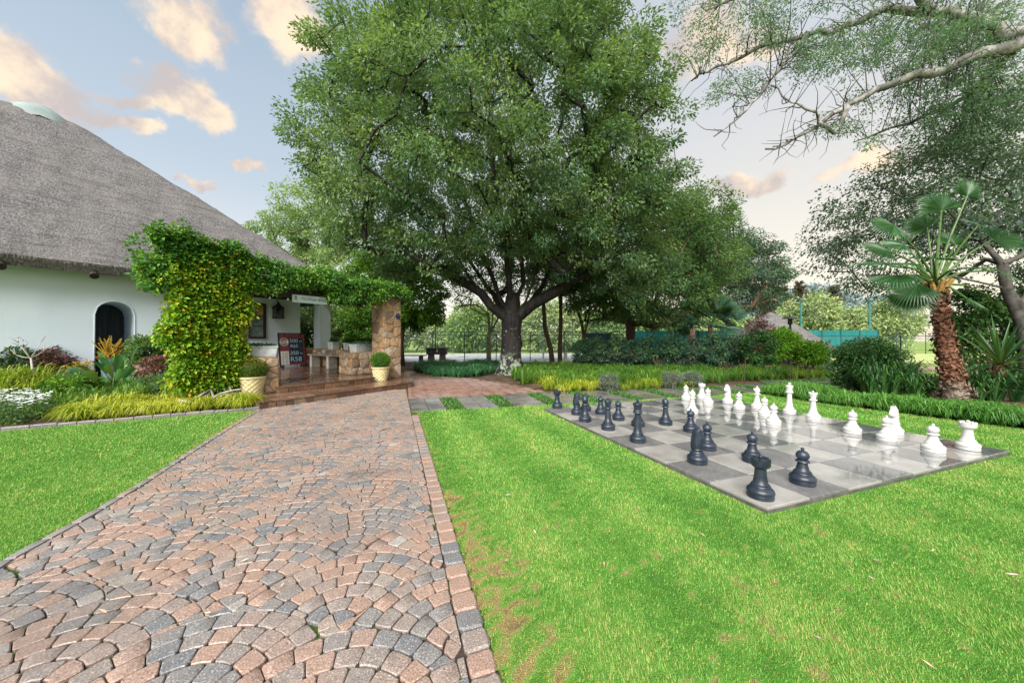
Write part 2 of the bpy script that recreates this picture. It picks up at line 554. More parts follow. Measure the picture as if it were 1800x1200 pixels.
for row in range(-3, 34):
    for col in range(-6, 5):
        cx = XO + 2 * FR * col + (FR if row % 2 else 0)
        cy = row * ROWH + .12
        over = [(cx - FR, cy - ROWH), (cx + FR, cy - ROWH), (cx, cy - 2 * ROWH), (cx - 2 * FR, cy - 2 * ROWH), (cx + 2 * FR, cy - 2 * ROWH), (cx - FR, cy - 3 * ROWH), (cx + FR, cy - 3 * ROWH)]
        for k in range(NR):
            r0, r1 = k * DRN + GAP, (k + 1) * DRN - GAP
            rm = (r0 + r1) / 2
            nseg = max(5, int(round(2 * pi * rm / .104))) if k else 4
            ph0 = rs.uniform(0, 6)
            for sgi in range(nseg):
                t0 = ph0 + 2 * pi * sgi / nseg + GAP / max(rm, .04); t1 = ph0 + 2 * pi * (sgi + 1) / nseg - GAP / max(rm, .04)
                j0 = rs.uniform(-.004, .004)
                pts = []
                for fr in (0, .5, 1): pts.append((r1 + j0, t0 + (t1 - t0) * fr))
                for fr in (1, .5, 0): pts.append((r0, t0 + (t1 - t0) * fr))
                P = [(cx + r * math.sin(a), cy + r * math.cos(a)) for r, a in pts]
                mx = sum(p[0] for p in P) / 6; my = sum(p[1] for p in P) / 6
                if my < -.5 or my > 9.6 or mx < -4.6 or mx > .3: continue
                Q = []
                for x, y in P:
                    for ox, oy in over:
                        d = math.hypot(x - ox, y - oy)
                        if d < FR + GAP:
                            kk = (FR + GAP) / max(d, 1e-6)
                            x, y = ox + (x - ox) * kk, oy + (y - oy) * kk
                    Q.append((x, y))
                ar = abs(sum(Q[i][0] * Q[(i + 1) % 6][1] - Q[(i + 1) % 6][0] * Q[i][1] for i in range(6))) / 2
                if ar < .0013: continue
                mx = sum(p[0] for p in Q) / 6; my = sum(p[1] for p in Q) / 6
                if any(math.hypot(mx - ox, my - oy) < FR for ox, oy in over): continue
                # trim to the drive's edges
                Q2 = []
                for x, y in Q:
                    x = min(x, -EDGE_W - .006); x = max(x, left_at(y) + .07)
                    Q2.append((x, y))
                ar2 = abs(sum(Q2[i][0] * Q2[(i + 1) % 6][1] - Q2[(i + 1) % 6][0] * Q2[i][1] for i in range(6))) / 2
                if ar2 < .0013: continue
                mx = sum(p[0] for p in Q2) / 6; my = sum(p[1] for p in Q2) / 6
                if not legal(mx, my): continue
                cobbles.append(([from_d(*q) for q in Q2], rs.random()))
def round_poly(P, k=.16):
    n = len(P); out = []
    for i in (0, 2, 3, 5):
        pass
    for i in range(n):
        p = P[i]; a = P[i - 1]; b = P[(i + 1) % n]
        if i in (1, 4): out.append(p); continue
        ka = k * (1 if i in (3, 0) else 1)
        out.append((p[0] + (a[0] - p[0]) * ka, p[1] + (a[1] - p[1]) * ka))
        out.append((p[0] + (b[0] - p[0]) * ka * (2 if False else 1), p[1] + (b[1] - p[1]) * ka))
    return out
def orient(P):
    s = sum(P[i][0] * P[(i + 1) % len(P)][1] - P[(i + 1) % len(P)][0] * P[i][1] for i in range(len(P)))
    return P if s > 0 else P[::-1]
def seen(P):
    """Rough size in the picture of a flat piece of paving."""
    c = np.mean(P, axis=0)
    if c[1] < 1.27 or abs(c[0]) > 1.5 * c[1]: return 0
    return 1 / c[1] ** 3
def lay(pieces, name, m, parent, z0, z1, bev, limit=300, stuff_name=None, rnd=True, tilt=.0009):
    order = sorted(range(len(pieces)), key=lambda i: -seen(pieces[i][0]))
    rest = MB()
    for k, i in enumerate(order):
        P, tv = pieces[i]
        P = orient(P)
        if rnd: P = orient(round_poly(P))
        mb = rest if k >= limit else MB()
        mb.prism(P, z0, z1 + rs.uniform(-tilt, tilt), bev, tint=tv)
        if k < limit: mb.build(name, m, parent, smooth='auto')
    if rest.v:
        props(rest.build(stuff_name, m, parent), kind='stuff')
lay(cobbles, 'cobble', M_cobble, drive, -.016, .002, .0035, 300, 'cobbles_beyond')
edge = []
b = -.3
while b < 6.2:
    ln = rs.uniform(.11, .135)
    q = [(-EDGE_W, b + .004), (-EDGE_W * .5, b + .004), (-.004, b + .004), (-.004, b + ln - .004), (-EDGE_W * .5, b + ln - .004), (-EDGE_W, b + ln - .004)]
    q = [(x + rs.uniform(-.004, .004), y + rs.uniform(-.003, .003)) for x, y in q]
    edge.append(([from_d(*p) for p in q], rs.choice([.05, .2, .4, .55, .6, .7, .8])))
    b += ln
b = le[0][1]
while b < le[-1][1]:
    ln = rs.uniform(.19, .22); a = left_at(b + ln / 2)
    a0, a1 = left_at(b), left_at(b + ln)
    q = [(a0 + .005, b + .004), (a0 + .03, b + .004), (a0 + .065, b + .004), (a1 + .065, b + ln - .004), (a1 + .03, b + ln - .004), (a1 + .005, b + ln - .004)]
    edge.append(([from_d(*p) for p in q], rs.uniform(.15, .5)))
    b += ln
lay(edge, 'edge_brick', M_cobble, drive, -.016, .006, .008, 300, 'edge_bricks_beyond')

# ------------------------------------------------------------------ red brick path in herringbone
t = T('red_brick')
c = t.cramp(t.attr(), [(0, (.14, .07, .055)), (.5, (.21, .105, .078)), (1, (.25, .145, .115))])
c = t.mix(t.math('MULTIPLY', t.ramp(t.noise(.35, 4), .42, .62), .6), c, (.24, .19, .18))
M_redbrick = t.done(t.bsdf(c, t.math('ADD', .22, t.math('MULTIPLY', t.ramp(t.noise(.9, 3), .3, .7), .3)), .5, t.noise(70, 3), .4, .006))
mb = MB()
BW, BL = .11, .22
ca, sa = math.cos(R(62)), math.sin(R(62))
cand = []
for i in range(-90, 130):
    for j in range(-20, 40):
        # herringbone: pairs of bricks stepping by one width
        for o in (0, 1):
            x0 = (i) * BW + j * 2 * BL if False else i * BW + 4 * BW * j
            y0 = i * BW
            if o == 0: rect = (x0, y0, BL, BW)
            else: rect = (x0, y0 + BW, BW, BL)
            cand.append(rect)
C = np.array(cand)
cxs = C[:, 0] + C[:, 2] / 2; cys = C[:, 1] + C[:, 3] / 2
WX = cxs * ca - cys * sa - 1.5; WY = cxs * sa + cys * ca + 10.5
ok = in_poly(np.stack([WX, WY], 1), BRICK)
for k in np.nonzero(ok)[0]:
    x, y, ww, hh = C[k]
    g = .006
    q = [(x + g, y + g), (x + ww - g, y + g), (x + ww - g, y + hh - g), (x + g, y + hh - g)]
    mb.prism([(a * ca - b * sa - 1.5, a * sa + b * ca + 10.5) for a, b in q], -.018, rs.uniform(-.003, .001), .005)
props(mb.build('herringbone_bricks', M_redbrick, brickpath), kind='stuff')

# ------------------------------------------------------------------ slab path with grass joints
t = T('wet_slab')
c = t.mix(t.ramp(t.noise(2.4, 5), .3, .7), (.075, .078, .082), (.17, .17, .165))
c = t.mix(t.math('MULTIPLY', t.attr(), .5), c, (.15, .12, .10))
M_slab = t.done(t.bsdf(c, t.math('ADD', .10, t.math('MULTIPLY', t.ramp(t.noise(1.7, 4), .35, .7), .3)), .5, t.noise(60, 5), .2, .006))
def along(poly, f):
    d = [0]
    for a, b in zip(poly, poly[1:]): d.append(d[-1] + math.hypot(b[0] - a[0], b[1] - a[1]))
    x = f * d[-1]
    for i in range(len(poly) - 1):
        if x <= d[i + 1] + 1e-9:
            k = (x - d[i]) / (d[i + 1] - d[i]); return (poly[i][0] + (poly[i + 1][0] - poly[i][0]) * k, poly[i][1] + (poly[i + 1][1] - poly[i][1]) * k)
    return poly[-1]
GRASS_GAPS = []
f = 0.0; k = 0
SL, GP = .0425, .0235
while f < .985:
    f1 = min(1, f + SL)
    # two rows of paired slabs, each its own stone
    for (u0, u1) in ((0, .5), (.5, 1)):
        for (h0, h1) in ((0, .5), (.5, 1)):
            def pt(uu, ff):
                a = along(PN, ff); b2 = along(PF, ff); return (a[0] + (b2[0] - a[0]) * uu, a[1] + (b2[1] - a[1]) * uu)
            fa, fb = f + (f1 - f) * h0 + .0004, f + (f1 - f) * h1 - .0004
            q = orient([pt(u0 + .005, fa), pt(u0 + .005, fb), pt(u1 - .005, fb), pt(u1 - .005, fa)])
            MB().prism(q, -.02, rs.uniform(-.002, .002), .006).build('path_slab', M_slab, path)
    if f1 + GP < 1:
        GRASS_GAPS.append([pt(.04, f1 + .001), pt(.04, f1 + GP - .001), pt(.96, f1 + GP - .001), pt(.96, f1 + .001)])
    f = f1 + GP; k += 1

# ------------------------------------------------------------------ chess board
t = T('board_slab')
sc = t.attr()
n1 = t.noise(3.2, 6, .6); n2 = t.noise(26, 5, .65)
dark = t.mix(t.ramp(n1, .3, .7), (.070, .076, .086), (.13, .138, .15))
light = t.mix(t.ramp(n1, .3, .7), (.20, .195, .185), (.31, .31, .305))
c = t.mix(t.ramp(sc, .4, .6), dark, light)
c = t.mix(t.math('MULTIPLY', t.ramp(n2, .5, .75), .45), c, (.36, .34, .31))
c = t.mix(t.math('MULTIPLY', t.ramp(t.noise(70, 2), .6, .72), .5), c, (.05, .045, .04))
xyz = t.n('ShaderNodeSeparateXYZ'); t.l(t.co(), xyz.inputs[0])
ac = t.math('ADD', t.math('MULTIPLY', xyz.outputs[0], float(BV[0]) * .9 + .25), t.math('MULTIPLY', xyz.outputs[1], float(BV[1]) * .9 - .25))
wet = t.ramp(t.math('ADD', ac, t.math('MULTIPLY', t.math('SUBTRACT', t.noise(.9, 5, .6), .5), 4.5)), -1.3, .3)
c = t.mix(t.math('MULTIPLY', t.math('SUBTRACT', 1.0, wet), .4), c, t.mix(.45, c, (.24, .20, .16)))
c = t.mix(t.math('MULTIPLY', t.ramp(t.noise(1.7, 6, .7), .52, .72), .3), c, (.10, .095, .09))
sh = t.bsdf(c, .45, .5, t.noise(45, 5), .22, .004)
t.l(wet, t.p.inputs['Coat Weight']); t.p.inputs['Coat Roughness'].default_value = .05; t.p.inputs['Coat IOR'].default_value = 2.8
M_board = t.done(sh)
M_edge = plain('wet_concrete_edge', (.09, .085, .08), .5, .4, .3, 8)
board = empty('chess_board', BP(4, 4), 'giant garden chessboard of wet dark and pale concrete slabs set in the lawn', 'chessboard')
mb = MB()
c4_ = [BP(-.0, -.0), BP(8.0, 0), BP(8, 8), BP(0, 8)]
mb.prism(orient([(p[0], p[1]) for p in c4_]), -.02, .022)
mb.build('board_base', M_edge, board)
for i in range(8):
    for j in range(8):
        e = .006
        q = orient([tuple(BP(i + e, j + e))[:2], tuple(BP(i + 1 - e, j + e))[:2], tuple(BP(i + 1 - e, j + 1 - e))[:2], tuple(BP(i + e, j + 1 - e))[:2]])
        MB().prism(q, .022, .042 + rs.uniform(-.0015, .0015), .004, tint=(.75 if (i + j) % 2 == 0 else .2) + rs.uniform(-.08, .08)).build('light_tile' if (i + j) % 2 == 0 else 'dark_tile', M_board, board)
ZB = .042
# ------------------------------------------------------------------ chess pieces
t = T('black_plastic')
c = t.mix(t.ramp(t.noise(9, 4), .35, .7), (.012, .018, .030), (.026, .038, .060))
M_black = t.done(t.bsdf(c, t.math('ADD', .27, t.math('MULTIPLY', t.noise(14, 4), .2)), .5, t.noise(25, 3), .06, .004))
t = T('white_plastic')
c = t.mix(t.ramp(t.noise(7, 5), .3, .75), (.43, .425, .42), (.50, .495, .49))
M_white = t.done(t.bsdf(c, .38, .45, t.noise(25, 3), .05, .004))
BASE = [(.086, 0), (.093, .006), (.093, .03), (.090, .033), (.093, .036), (.097, .052), (.092, .066), (.083, .076), (.072, .082), (.067, .088)]
RING = [(.067, .088), (.070, .094), (.066, .101), (.060, .104), (.061, .110), (.056, .115)]
def collar(z, r, r0): return [(r0, z - .012), (r * .8, z - .006), (r, z), (r * .95, z + .007), (r0 * 1.25, z + .014), (r0, z + .018)]
def ball(z, r, k=1.0, n=8, lo=.35): return [(r * math.sin(a), z - r * k * math.cos(a)) for a in [lo + (pi - lo - .12) * i / n for i in range(n + 1)]]
def piece(kind, m, colour):
    root = empty(colour + '_' + kind)
    MB().lathe(BASE, 32).build('base', m, root, 'auto')
    def part(name, prof, n=28): return MB().lathe(prof, n).build(name, m, root, 'auto')
    if kind == 'pawn':
        part('stem', RING + [(.050, .120), (.043, .145), (.037, .170), (.034, .186)])
        part('collar', collar(.192, .053, .033)); part('head', ball(.245, .0495, .9)); part('finial', [(.010, .285), (.009, .294)] + ball(.302, .0145, .8, 6))
    elif kind == 'rook':
        part('stem', RING + [(.051, .121), (.045, .16), (.041, .20), (.040, .232)])
        hd = MB().lathe([(.040, .232), (.046, .236), (.060, .248), (.066, .256), (.068, .262), (.068, .298), (.052, .2985), (.050, .292), (.001, .2925)], 32)
        for k in range(6):
            a0 = 2 * pi * k / 6
            q = []
            for aa in (a0, a0 + .26, a0 + .52, a0 + .74): q.append((.0685 * math.cos(aa), .0685 * math.sin(aa)))
            for aa in (a0 + .74, a0 + .52, a0 + .26, a0): q.append((.051 * math.cos(aa), .051 * math.sin(aa)))
            hd.prism(orient(q), .290, .316, .002)
        hd.build('turret', m, root, 'auto'); part('finial', [(.014, .292), (.012, .312)] + ball(.324, .016, .7, 6))
    elif kind == 'bishop':
        part('stem', RING + [(.050, .121), (.040, .17), (.035, .22), (.033, .252)])
        part('collar', collar(.262, .052, .032))
        part('head', [(.030, .279), (.040, .296), (.046, .318), (.045, .338), (.037, .360), (.024, .378), (.012, .389)])
        # the mitre's slanting cut: two raised lips
        mb = MB(); pts = [Vector((.030 * math.sin(q) + .012, .047 * math.cos(q), .338 + .030 * math.sin(q) * 1.0)) for q in [i * .3 - .9 for i in range(7)]]
        for sgn in (0, .014): mb.tube([p + Vector((.012 - sgn * .6, 0, sgn)) for p in pts], .0055, 6)
        mb.build('mitre_cut', m, root, True)
        part('finial', [(.010, .384), (.009, .394)] + ball(.401, .0135, .8, 6))
    elif kind == 'queen':
        part('stem', RING + [(.051, .121), (.041, .18), (.035, .24), (.033, .292)])
        part('collar', collar(.302, .056, .033))
        part('head', [(.033, .319), (.036, .335), (.042, .36), (.050, .385), (.054, .398), (.050, .406), (.040, .410), (.024, .418), (.008, .423)])
        mb = MB()
        for k in range(8): mb.blob((.045 * math.cos(k * pi / 4), .045 * math.sin(k * pi / 4), .412), (.0135, .0135, .015), 8, 5)
        mb.build('coronet', m, root, True); part('finial', [(.010, .42), (.009, .428)] + ball(.438, .0145, .8, 6))
    elif kind == 'king':
        part('stem', RING + [(.052, .121), (.042, .19), (.036, .27), (.034, .345)])
        part('collar', [(.034, .345), (.050, .352), (.058, .362), (.054, .371), (.046, .376), (.050, .386), (.046, .394), (.040, .398)])
        part('head', [(.040, .398), (.045, .42), (.053, .455), (.058, .468), (.056, .474), (.040, .480), (.020, .488), (.012, .490)])
        mb = MB().lathe([(.011, .488), (.010, .498)] + ball(.512, .019, .95, 6), 16)
        mb.box((0, 0, .512), (.020, .050, .018)).build('finial', m, root, True)
    elif kind == 'knight':
        part('pedestal', RING + [(.054, .122), (.052, .132), (.060, .145), (.056, .152)])
        # horse's head in profile (x forward)
        out = [(-.044, .145), (.046, .145), (.050, .165), (.040, .195), (.022, .222), (.020, .238), (.034, .246), (.056, .240), (.073, .238), (.082, .250), (.082, .272), (.070, .292), (.048, .318), (.030, .338), (.020, .352), (.016, .372), (.004, .352), (-.014, .345), (-.034, .325), (-.050, .292), (-.058, .255), (-.060, .215), (-.056, .175)]
        n = len(out); mb = MB(); vs = []
        for y, k in ((-.040, .66), (-.034, .88), (0, 1.0), (.034, .88), (.040, .66)):
            for x, z in out:
                zc = min(max(z, .165), .33); xc = -.012 + .02 * (zc > .23)
                th_ = 1.0 if z < .2 else (.86 if x < .03 else .62)
                vs.append((xc + (x - xc) * k, y * th_, z if k == 1.0 or z < .15 else zc + (z - zc) * k))
        fs = []
        for r in range(4):
            for i in range(n): fs.append((r * n + i, r * n + (i + 1) % n, (r + 1) * n + (i + 1) % n, (r + 1) * n + i))
        fs.append(tuple(range(n - 1, -1, -1))); fs.append(tuple(4 * n + i for i in range(n)))
        mb.add(vs, fs)
        mb.build('head', m, root, 'auto')
        mb = MB()
        for k in range(9):
            z = .17 + k * .019; x = -.060 + .0 * k if z < .25 else -.060 + (z - .25) * .42
            mb.box((x, 0, z), (.014, .052 - .002 * k, .011))
        mb.build('mane', m, root)
        for sgn in (-1, 1):
            MB().add([(.02, sgn * .008, .345), (-.006, sgn * .012, .345), (.006, sgn * .030, .342), (.008, sgn * .018, .385)], [(0, 1, 3), (1, 2, 3), (2, 0, 3), (0, 2, 1)]).build('ear', m, root)
            MB().blob((.048, sgn * .021, .30), (.007, .006, .007), 8, 5).build('eye', m, root, True)
    return root
protos = {}
def pose(kind, colour, u, v, label, turn=0.0):
    key = (kind, colour)
    if key not in protos:
        o = protos[key] = piece(kind, M_black if colour == 'black' else M_white, colour)
    else:
        o = dup(protos[key])
    o.location = G(u, v, ZB)
    o.rotation_euler = (R(rs.uniform(-.6, .6)), R(rs.uniform(-.6, .6)), turn)
    props(o, label, 'chess piece', 'black giant chess pieces' if colour == 'black' else 'white giant chess pieces')
FW, BK = R(19.4), R(199.4)
for row in [
    ('rook', 'black', 1336.5, 873, 'black rook at the front corner of the chessboard, nearest to the viewer'),
    ('rook', 'black', 979.5, 716.5, 'black rook alone at the far left corner of the chessboard beside the path'),
    ('knight', 'black', 1225.5, 813, 'nearer black knight with ridged mane, in front of two black pawns', FW),
    ('knight', 'black', 1014, 728, 'farther black knight, close behind the leftmost black bishop', FW),
    ('bishop', 'black', 1170, 746, 'black bishop standing alone on a dark tile between king and white pieces', 1.0),
    ('bishop', 'black', 1028.5, 740, 'black bishop in front of the farther knight at the left edge', 1.6),
    ('queen', 'black', 1069, 754.5, 'black queen with beaded crown, tallest piece left of the black king'),
    ('king', 'black', 1121, 776, 'black king, tallest black piece, on a dark tile at the left edge'),
    ('pawn', 'black', 1410.5, 849, 'black pawn nearest the front edge, right of the corner rook'),
    ('pawn', 'black', 1322.5, 811, 'black pawn half hidden directly behind the corner rook'),
    ('pawn', 'black', 1243, 789, 'black pawn just to the right of the nearer black knight'),
    ('pawn', 'black', 1214, 758, 'black pawn behind the nearer knight, before a white bishop'),
    ('pawn', 'black', 1121.5, 748.5, 'black pawn mostly hidden behind the black king'),
    ('pawn', 'black', 1087, 737.5, 'black pawn just right of the black queen'),
    ('pawn', 'black', 1056, 727, 'black pawn just behind and left of the black queen'),
    ('pawn', 'black', 1029.5, 721.5, 'black pawn farthest left, peeping out behind the left bishop'),
    ('rook', 'white', 1701, 789, 'white rook at the right corner of the chessboard nearest the viewer'),
    ('rook', 'white', 1233.5, 700, 'white rook at the far back corner beside the farthest white pawns'),
    ('knight', 'white', 1571, 762, 'nearer white knight behind a white pawn at the right edge', BK),
    ('knight', 'white', 1279, 708, 'farther white knight facing left beside the back lawn', BK),
    ('bishop', 'white', 1217, 726, 'white bishop moved out to the left, just behind a black pawn', 2.2),
    ('bishop', 'white', 1330.5, 717.5, 'white bishop on the back row between the far knight and the king', 2.0),
    ('king', 'white', 1387.5, 726.5, 'white king, tallest white piece on the back row'),
    ('queen', 'white', 1429.5, 736.5, 'white queen with coronet, next to the white king'),
    ('pawn', 'white', 1640, 793, 'white pawn in front of the right corner rook'),
    ('pawn', 'white', 1558.5, 773.5, 'white pawn standing in front of the nearer white knight'),
    ('pawn', 'white', 1498, 760.5, 'white pawn alone in the gap between the queen and near knight'),
    ('pawn', 'white', 1359.5, 745.5, 'white pawn advanced farthest forward, in front of the king'),
    ('pawn', 'white', 1344, 730, 'white pawn tucked between the king and the advanced pawn'),
    ('pawn', 'white', 1299, 718.5, 'white pawn in front and right of the farther white knight'),
    ('pawn', 'white', 1244.5, 709.5, 'white pawn right in front of the far back rook'),
    ('pawn', 'white', 1206, 702, 'white pawn farthest back, left of the far white rook'),
]:
    pose(row[0], row[1], row[2], row[3], row[4], row[5] if len(row) > 5 else 0.0)
# ------------------------------------------------------------------ materials of the house
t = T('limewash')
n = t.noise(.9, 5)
c = t.mix(t.ramp(n, .3, .7), (.64, .75, .875), (.70, .80, .92))  # blue cast of the sky-lit shade is put into the white's colour
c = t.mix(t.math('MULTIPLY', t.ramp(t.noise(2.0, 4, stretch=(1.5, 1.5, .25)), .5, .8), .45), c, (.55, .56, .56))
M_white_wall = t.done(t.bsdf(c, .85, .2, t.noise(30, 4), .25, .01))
t = T('thatch')
o_ = t.co()
n1 = t.noise(1.0, 5, .6, stretch=(1, 1, 1)); n2 = t.noise(26, 5, .7, stretch=(1, 1, .35)); n3 = t.noise(3, 4, .6, stretch=(.45, .45, 4.5))
c = t.mix(t.ramp(n2, .32, .68), (.058, .056, .060), (.24, .23, .238))
c = t.mix(t.math('MULTIPLY', t.ramp(n1, .4, .68), .45), c, (.20, .188, .175))
c = t.mix(t.math('MULTIPLY', t.ramp(n3, .48, .66), .65), c, (.085, .08, .085))
c = t.mix(t.math('MULTIPLY', t.ramp(t.noise(60, 2, stretch=(1, 1, .3)), .66, .74), .7), c, (.55, .47, .38))
M_thatch = t.done(t.bsdf(c, .9, .15, n2, .7, .05))
M_darkwood = plain('dark_timber', (.028, .021, .018), .6, .35, .35, 12)
M_blackmetal = plain('black_iron', (.012, .012, .013), .45, .5, .2, 12)
t = T('window_glass')
M_glass = t.done(t.bsdf(t.mix(t.ramp(t.noise(2.2, 2), .45, .6), (.012, .018, .022), (.06, .08, .085)), .06, .8))
M_cap = plain('ridge_cement', (.22, .27, .27), .6, .4, .15, 3)
t = T('blue_black_boards')
c = t.mix(t.ramp(t.noise(14, 4, stretch=(1, 1, .08)), .35, .65), (.010, .018, .030), (.028, .042, .062))
M_bluedoor = t.done(t.bsdf(c, .5, .4))
t = T('rubble_stone')
tv = t.attr()
c = t.cramp(tv, [(0, (.20, .15, .11)), (.2, (.36, .24, .145)), (.42, (.44, .27, .14)), (.6, (.50, .34, .20)), (.78, (.38, .30, .23)), (1, (.54, .44, .32))])
c = t.mix(t.ramp(t.noise(7, 6, .65), .38, .7), c, t.mix(.6, c, (.12, .08, .055)))
c = t.mix(t.math('MULTIPLY', t.ramp(t.noise(3, 4), .6, .75), .4), c, (.42, .40, .36))
M_stone = t.done(t.bsdf(c, .7, .3, t.noise(22, 6, .65), .7, .02))
M_mortar = plain('mortar', (.25, .20, .15), .9, .2, .3, 10)
t = T('wet_slate')
tv = t.attr()
c = t.cramp(tv, [(0, (.075, .045, .032)), (.35, (.15, .080, .048)), (.6, (.21, .12, .07)), (.8, (.16, .075, .055)), (1, (.24, .17, .11))])
c = t.mix(t.ramp(t.noise(9, 6, .65), .35, .7), c, t.mix(.55, c, (.05, .035, .028)))
M_slate = t.done(t.bsdf(c, t.math('ADD', .08, t.math('MULTIPLY', t.ramp(t.noise(4, 4), .35, .7), .25)), .5, t.noise(18, 5), .25, .01))

def plane_piece(mb, poly, org, ux, uy, nn, d0, d1, bev, tint):
    """A convex flat stone lying in the plane (org, ux, uy), standing out along nn."""
    n = len(poly); cx = sum(p[0] for p in poly) / n; cy = sum(p[1] for p in poly) / n
    rings = []
    for d, k in ((d0, 1.0), (d1 - bev, .985), (d1, None)):
        r = []
        for p in poly:
            if k is None:
                dd = math.hypot(p[0] - cx, p[1] - cy) or 1; kk = max(.3, 1 - bev * 1.5 / dd)
            else: kk = k
            a, b = cx + (p[0] - cx) * kk, cy + (p[1] - cy) * kk
            r.append(org + ux * a + uy * b + nn * d)
        rings.append(r)
    fs = []
    for q in range(2):
        for i in range(n):
            j = (i + 1) % n; fs.append((q * n + i, q * n + j, (q + 1) * n + j, (q + 1) * n + i))
    fs.append(tuple(2 * n + i for i in range(n)))
    mb.add([p for r in rings for p in r], fs, tint)
def clip_half(poly, px, py, nx, ny):
    out = []
    for i in range(len(poly)):
        a, b = poly[i], poly[(i + 1) % len(poly)]
        da = (a[0] - px) * nx + (a[1] - py) * ny; db = (b[0] - px) * nx + (b[1] - py) * ny
        if da <= 0: out.append(a)
        if da * db < 0:
            k = da / (da - db); out.append((a[0] + (b[0] - a[0]) * k, a[1] + (b[1] - a[1]) * k))
    return out
def rubble(parent, org, ux, uy, nn, w, h, cell, m, name='stone', flat=1.0, gap=.005, depth=.024):
    pts = []
    ny = max(1, round(h / (cell * flat)))
    for r in range(ny):
        nx = max(1, round(w / cell))
        for q in range(nx):
            pts.append(((q + .5 + rs.uniform(-.48, .48) + (.25 if r % 2 else -.25)) * w / nx, (r + .5 + rs.uniform(-.48, .48)) * h / ny))
    for i, p in enumerate(pts):
        poly = [(0, 0), (w, 0), (w, h), (0, h)]
        for j, q in enumerate(pts):
            if i == j: continue
            mx, my = (p[0] + q[0]) / 2, (p[1] + q[1]) / 2
            poly = clip_half(poly, mx, my, q[0] - p[0], q[1] - p[1])
            if len(poly) < 3: break
        if len(poly) < 3: continue
        cx = sum(a[0] for a in poly) / len(poly); cy = sum(a[1] for a in poly) / len(poly)
        q = []
        for a in poly:
            d = math.hypot(a[0] - cx, a[1] - cy) or 1
            k = max(.2, 1 - gap * 1.4 / d)
            q.append((cx + (a[0] - cx) * k, cy + (a[1] - cy) * k))
        # round corners
        n = len(q); rr = []
        for k in range(n):
            a, b, cc = q[k - 1], q[k], q[(k + 1) % n]
            rr.append((b[0] + (a[0] - b[0]) * .2, b[1] + (a[1] - b[1]) * .2)); rr.append((b[0] + (cc[0] - b[0]) * .2, b[1] + (cc[1] - b[1]) * .2))
        s2 = sum(rr[k][0] * rr[(k + 1) % len(rr)][1] - rr[(k + 1) % len(rr)][0] * rr[k][1] for k in range(len(rr)))
        if s2 < 0: rr = rr[::-1]
        mb = MB(); d1 = depth * rs.uniform(.6, 1.3)
        plane_piece(mb, rr, org, ux, uy, nn, -.01, d1, min(.018, d1 * .6), rs.random())
        mb.build(name, m, parent, 'auto')
DS3 = Vector((DS[0], DS[1], 0)); DT3 = Vector((DT[0], DT[1], 0)); UZ = Vector((0, 0, 1))
def stbox(mb, s0, s1, t0, t1, z0, z1, tint=None):
    mb.prism(orient([tuple(ST(s0, t0))[:2], tuple(ST(s1, t0))[:2], tuple(ST(s1, t1))[:2], tuple(ST(s0, t1))[:2]]), z0, z1, 0, tint)
def rubble_box(root, s0, s1, t0, t1, z0, z1, cell, faces='fsrt', flat=.75):
    mb = MB(); stbox(mb, s0, s1, t0, t1, z0, z1); mb.build('mortar_core', M_mortar, root)
    if 'f' in faces: rubble(root, ST(s0, t0, z0), DS3, UZ, -DT3, s1 - s0, z1 - z0, cell, M_stone, flat=flat)
    if 'r' in faces: rubble(root, ST(s1, t0, z0), DT3, UZ, DS3, t1 - t0, z1 - z0, cell, M_stone, flat=flat)
    if 'l' in faces: rubble(root, ST(s0, t1, z0), -DT3, UZ, -DS3, t1 - t0, z1 - z0, cell, M_stone, flat=flat)
    if 't' in faces: rubble(root, ST(s0, t0, z1), DS3, DT3, UZ, s1 - s0, t1 - t0, cell, M_stone, flat=1, depth=.02)

# ------------------------------------------------------------------ thatched house
house = empty('thatched_house', ST(-1, 7.2), 'white thatched house with steep grey reed roof and arched dark doorway', 'house')
TW = 7.0
A0, A1, ASP, ATOP = -1.20, -.46, 1.98, 2.36      # arched opening
def wq(mb, s0, s1, z0, z1, t=TW): mb.add([ST(s0, t, z0), ST(s1, t, z0), ST(s1, t, z1), ST(s0, t, z1)], [(0, 1, 2, 3)])
mb = MB()
wq(mb, -9, A0, -.05, 3.2); wq(mb, A1, 4.0, -.05, 3.2)
arc = [(A0 + (A1 - A0) * k / 16, ASP + (ATOP - ASP) * math.sqrt(max(0, 1 - (2 * k / 16 - 1) ** 2))) for k in range(17)]
for (a, za), (b, zb) in zip(arc, arc[1:]):
    mb.add([ST(a, TW, za), ST(b, TW, zb), ST(b, TW, 3.2), ST(a, TW, 3.2)], [(0, 1, 2, 3)])
    mb.add([ST(a, TW, za), ST(a, TW + 1.5, za), ST(b, TW + 1.5, zb), ST(b, TW, zb)], [(0, 1, 2, 3)])
for s_ in (A0, A1):
    mb.add([ST(s_, TW, -.05), ST(s_, TW + 1.5, -.05), ST(s_, TW + 1.5, ASP), ST(s_, TW, ASP)], [(0, 1, 2, 3)])
mb.add([ST(4.0, TW, -.05), ST(4.0, 17, -.05), ST(4.0, 17, 3.2), ST(4.0, TW, 3.2)], [(0, 1, 2, 3)])
mb.build('wall', M_white_wall, house)
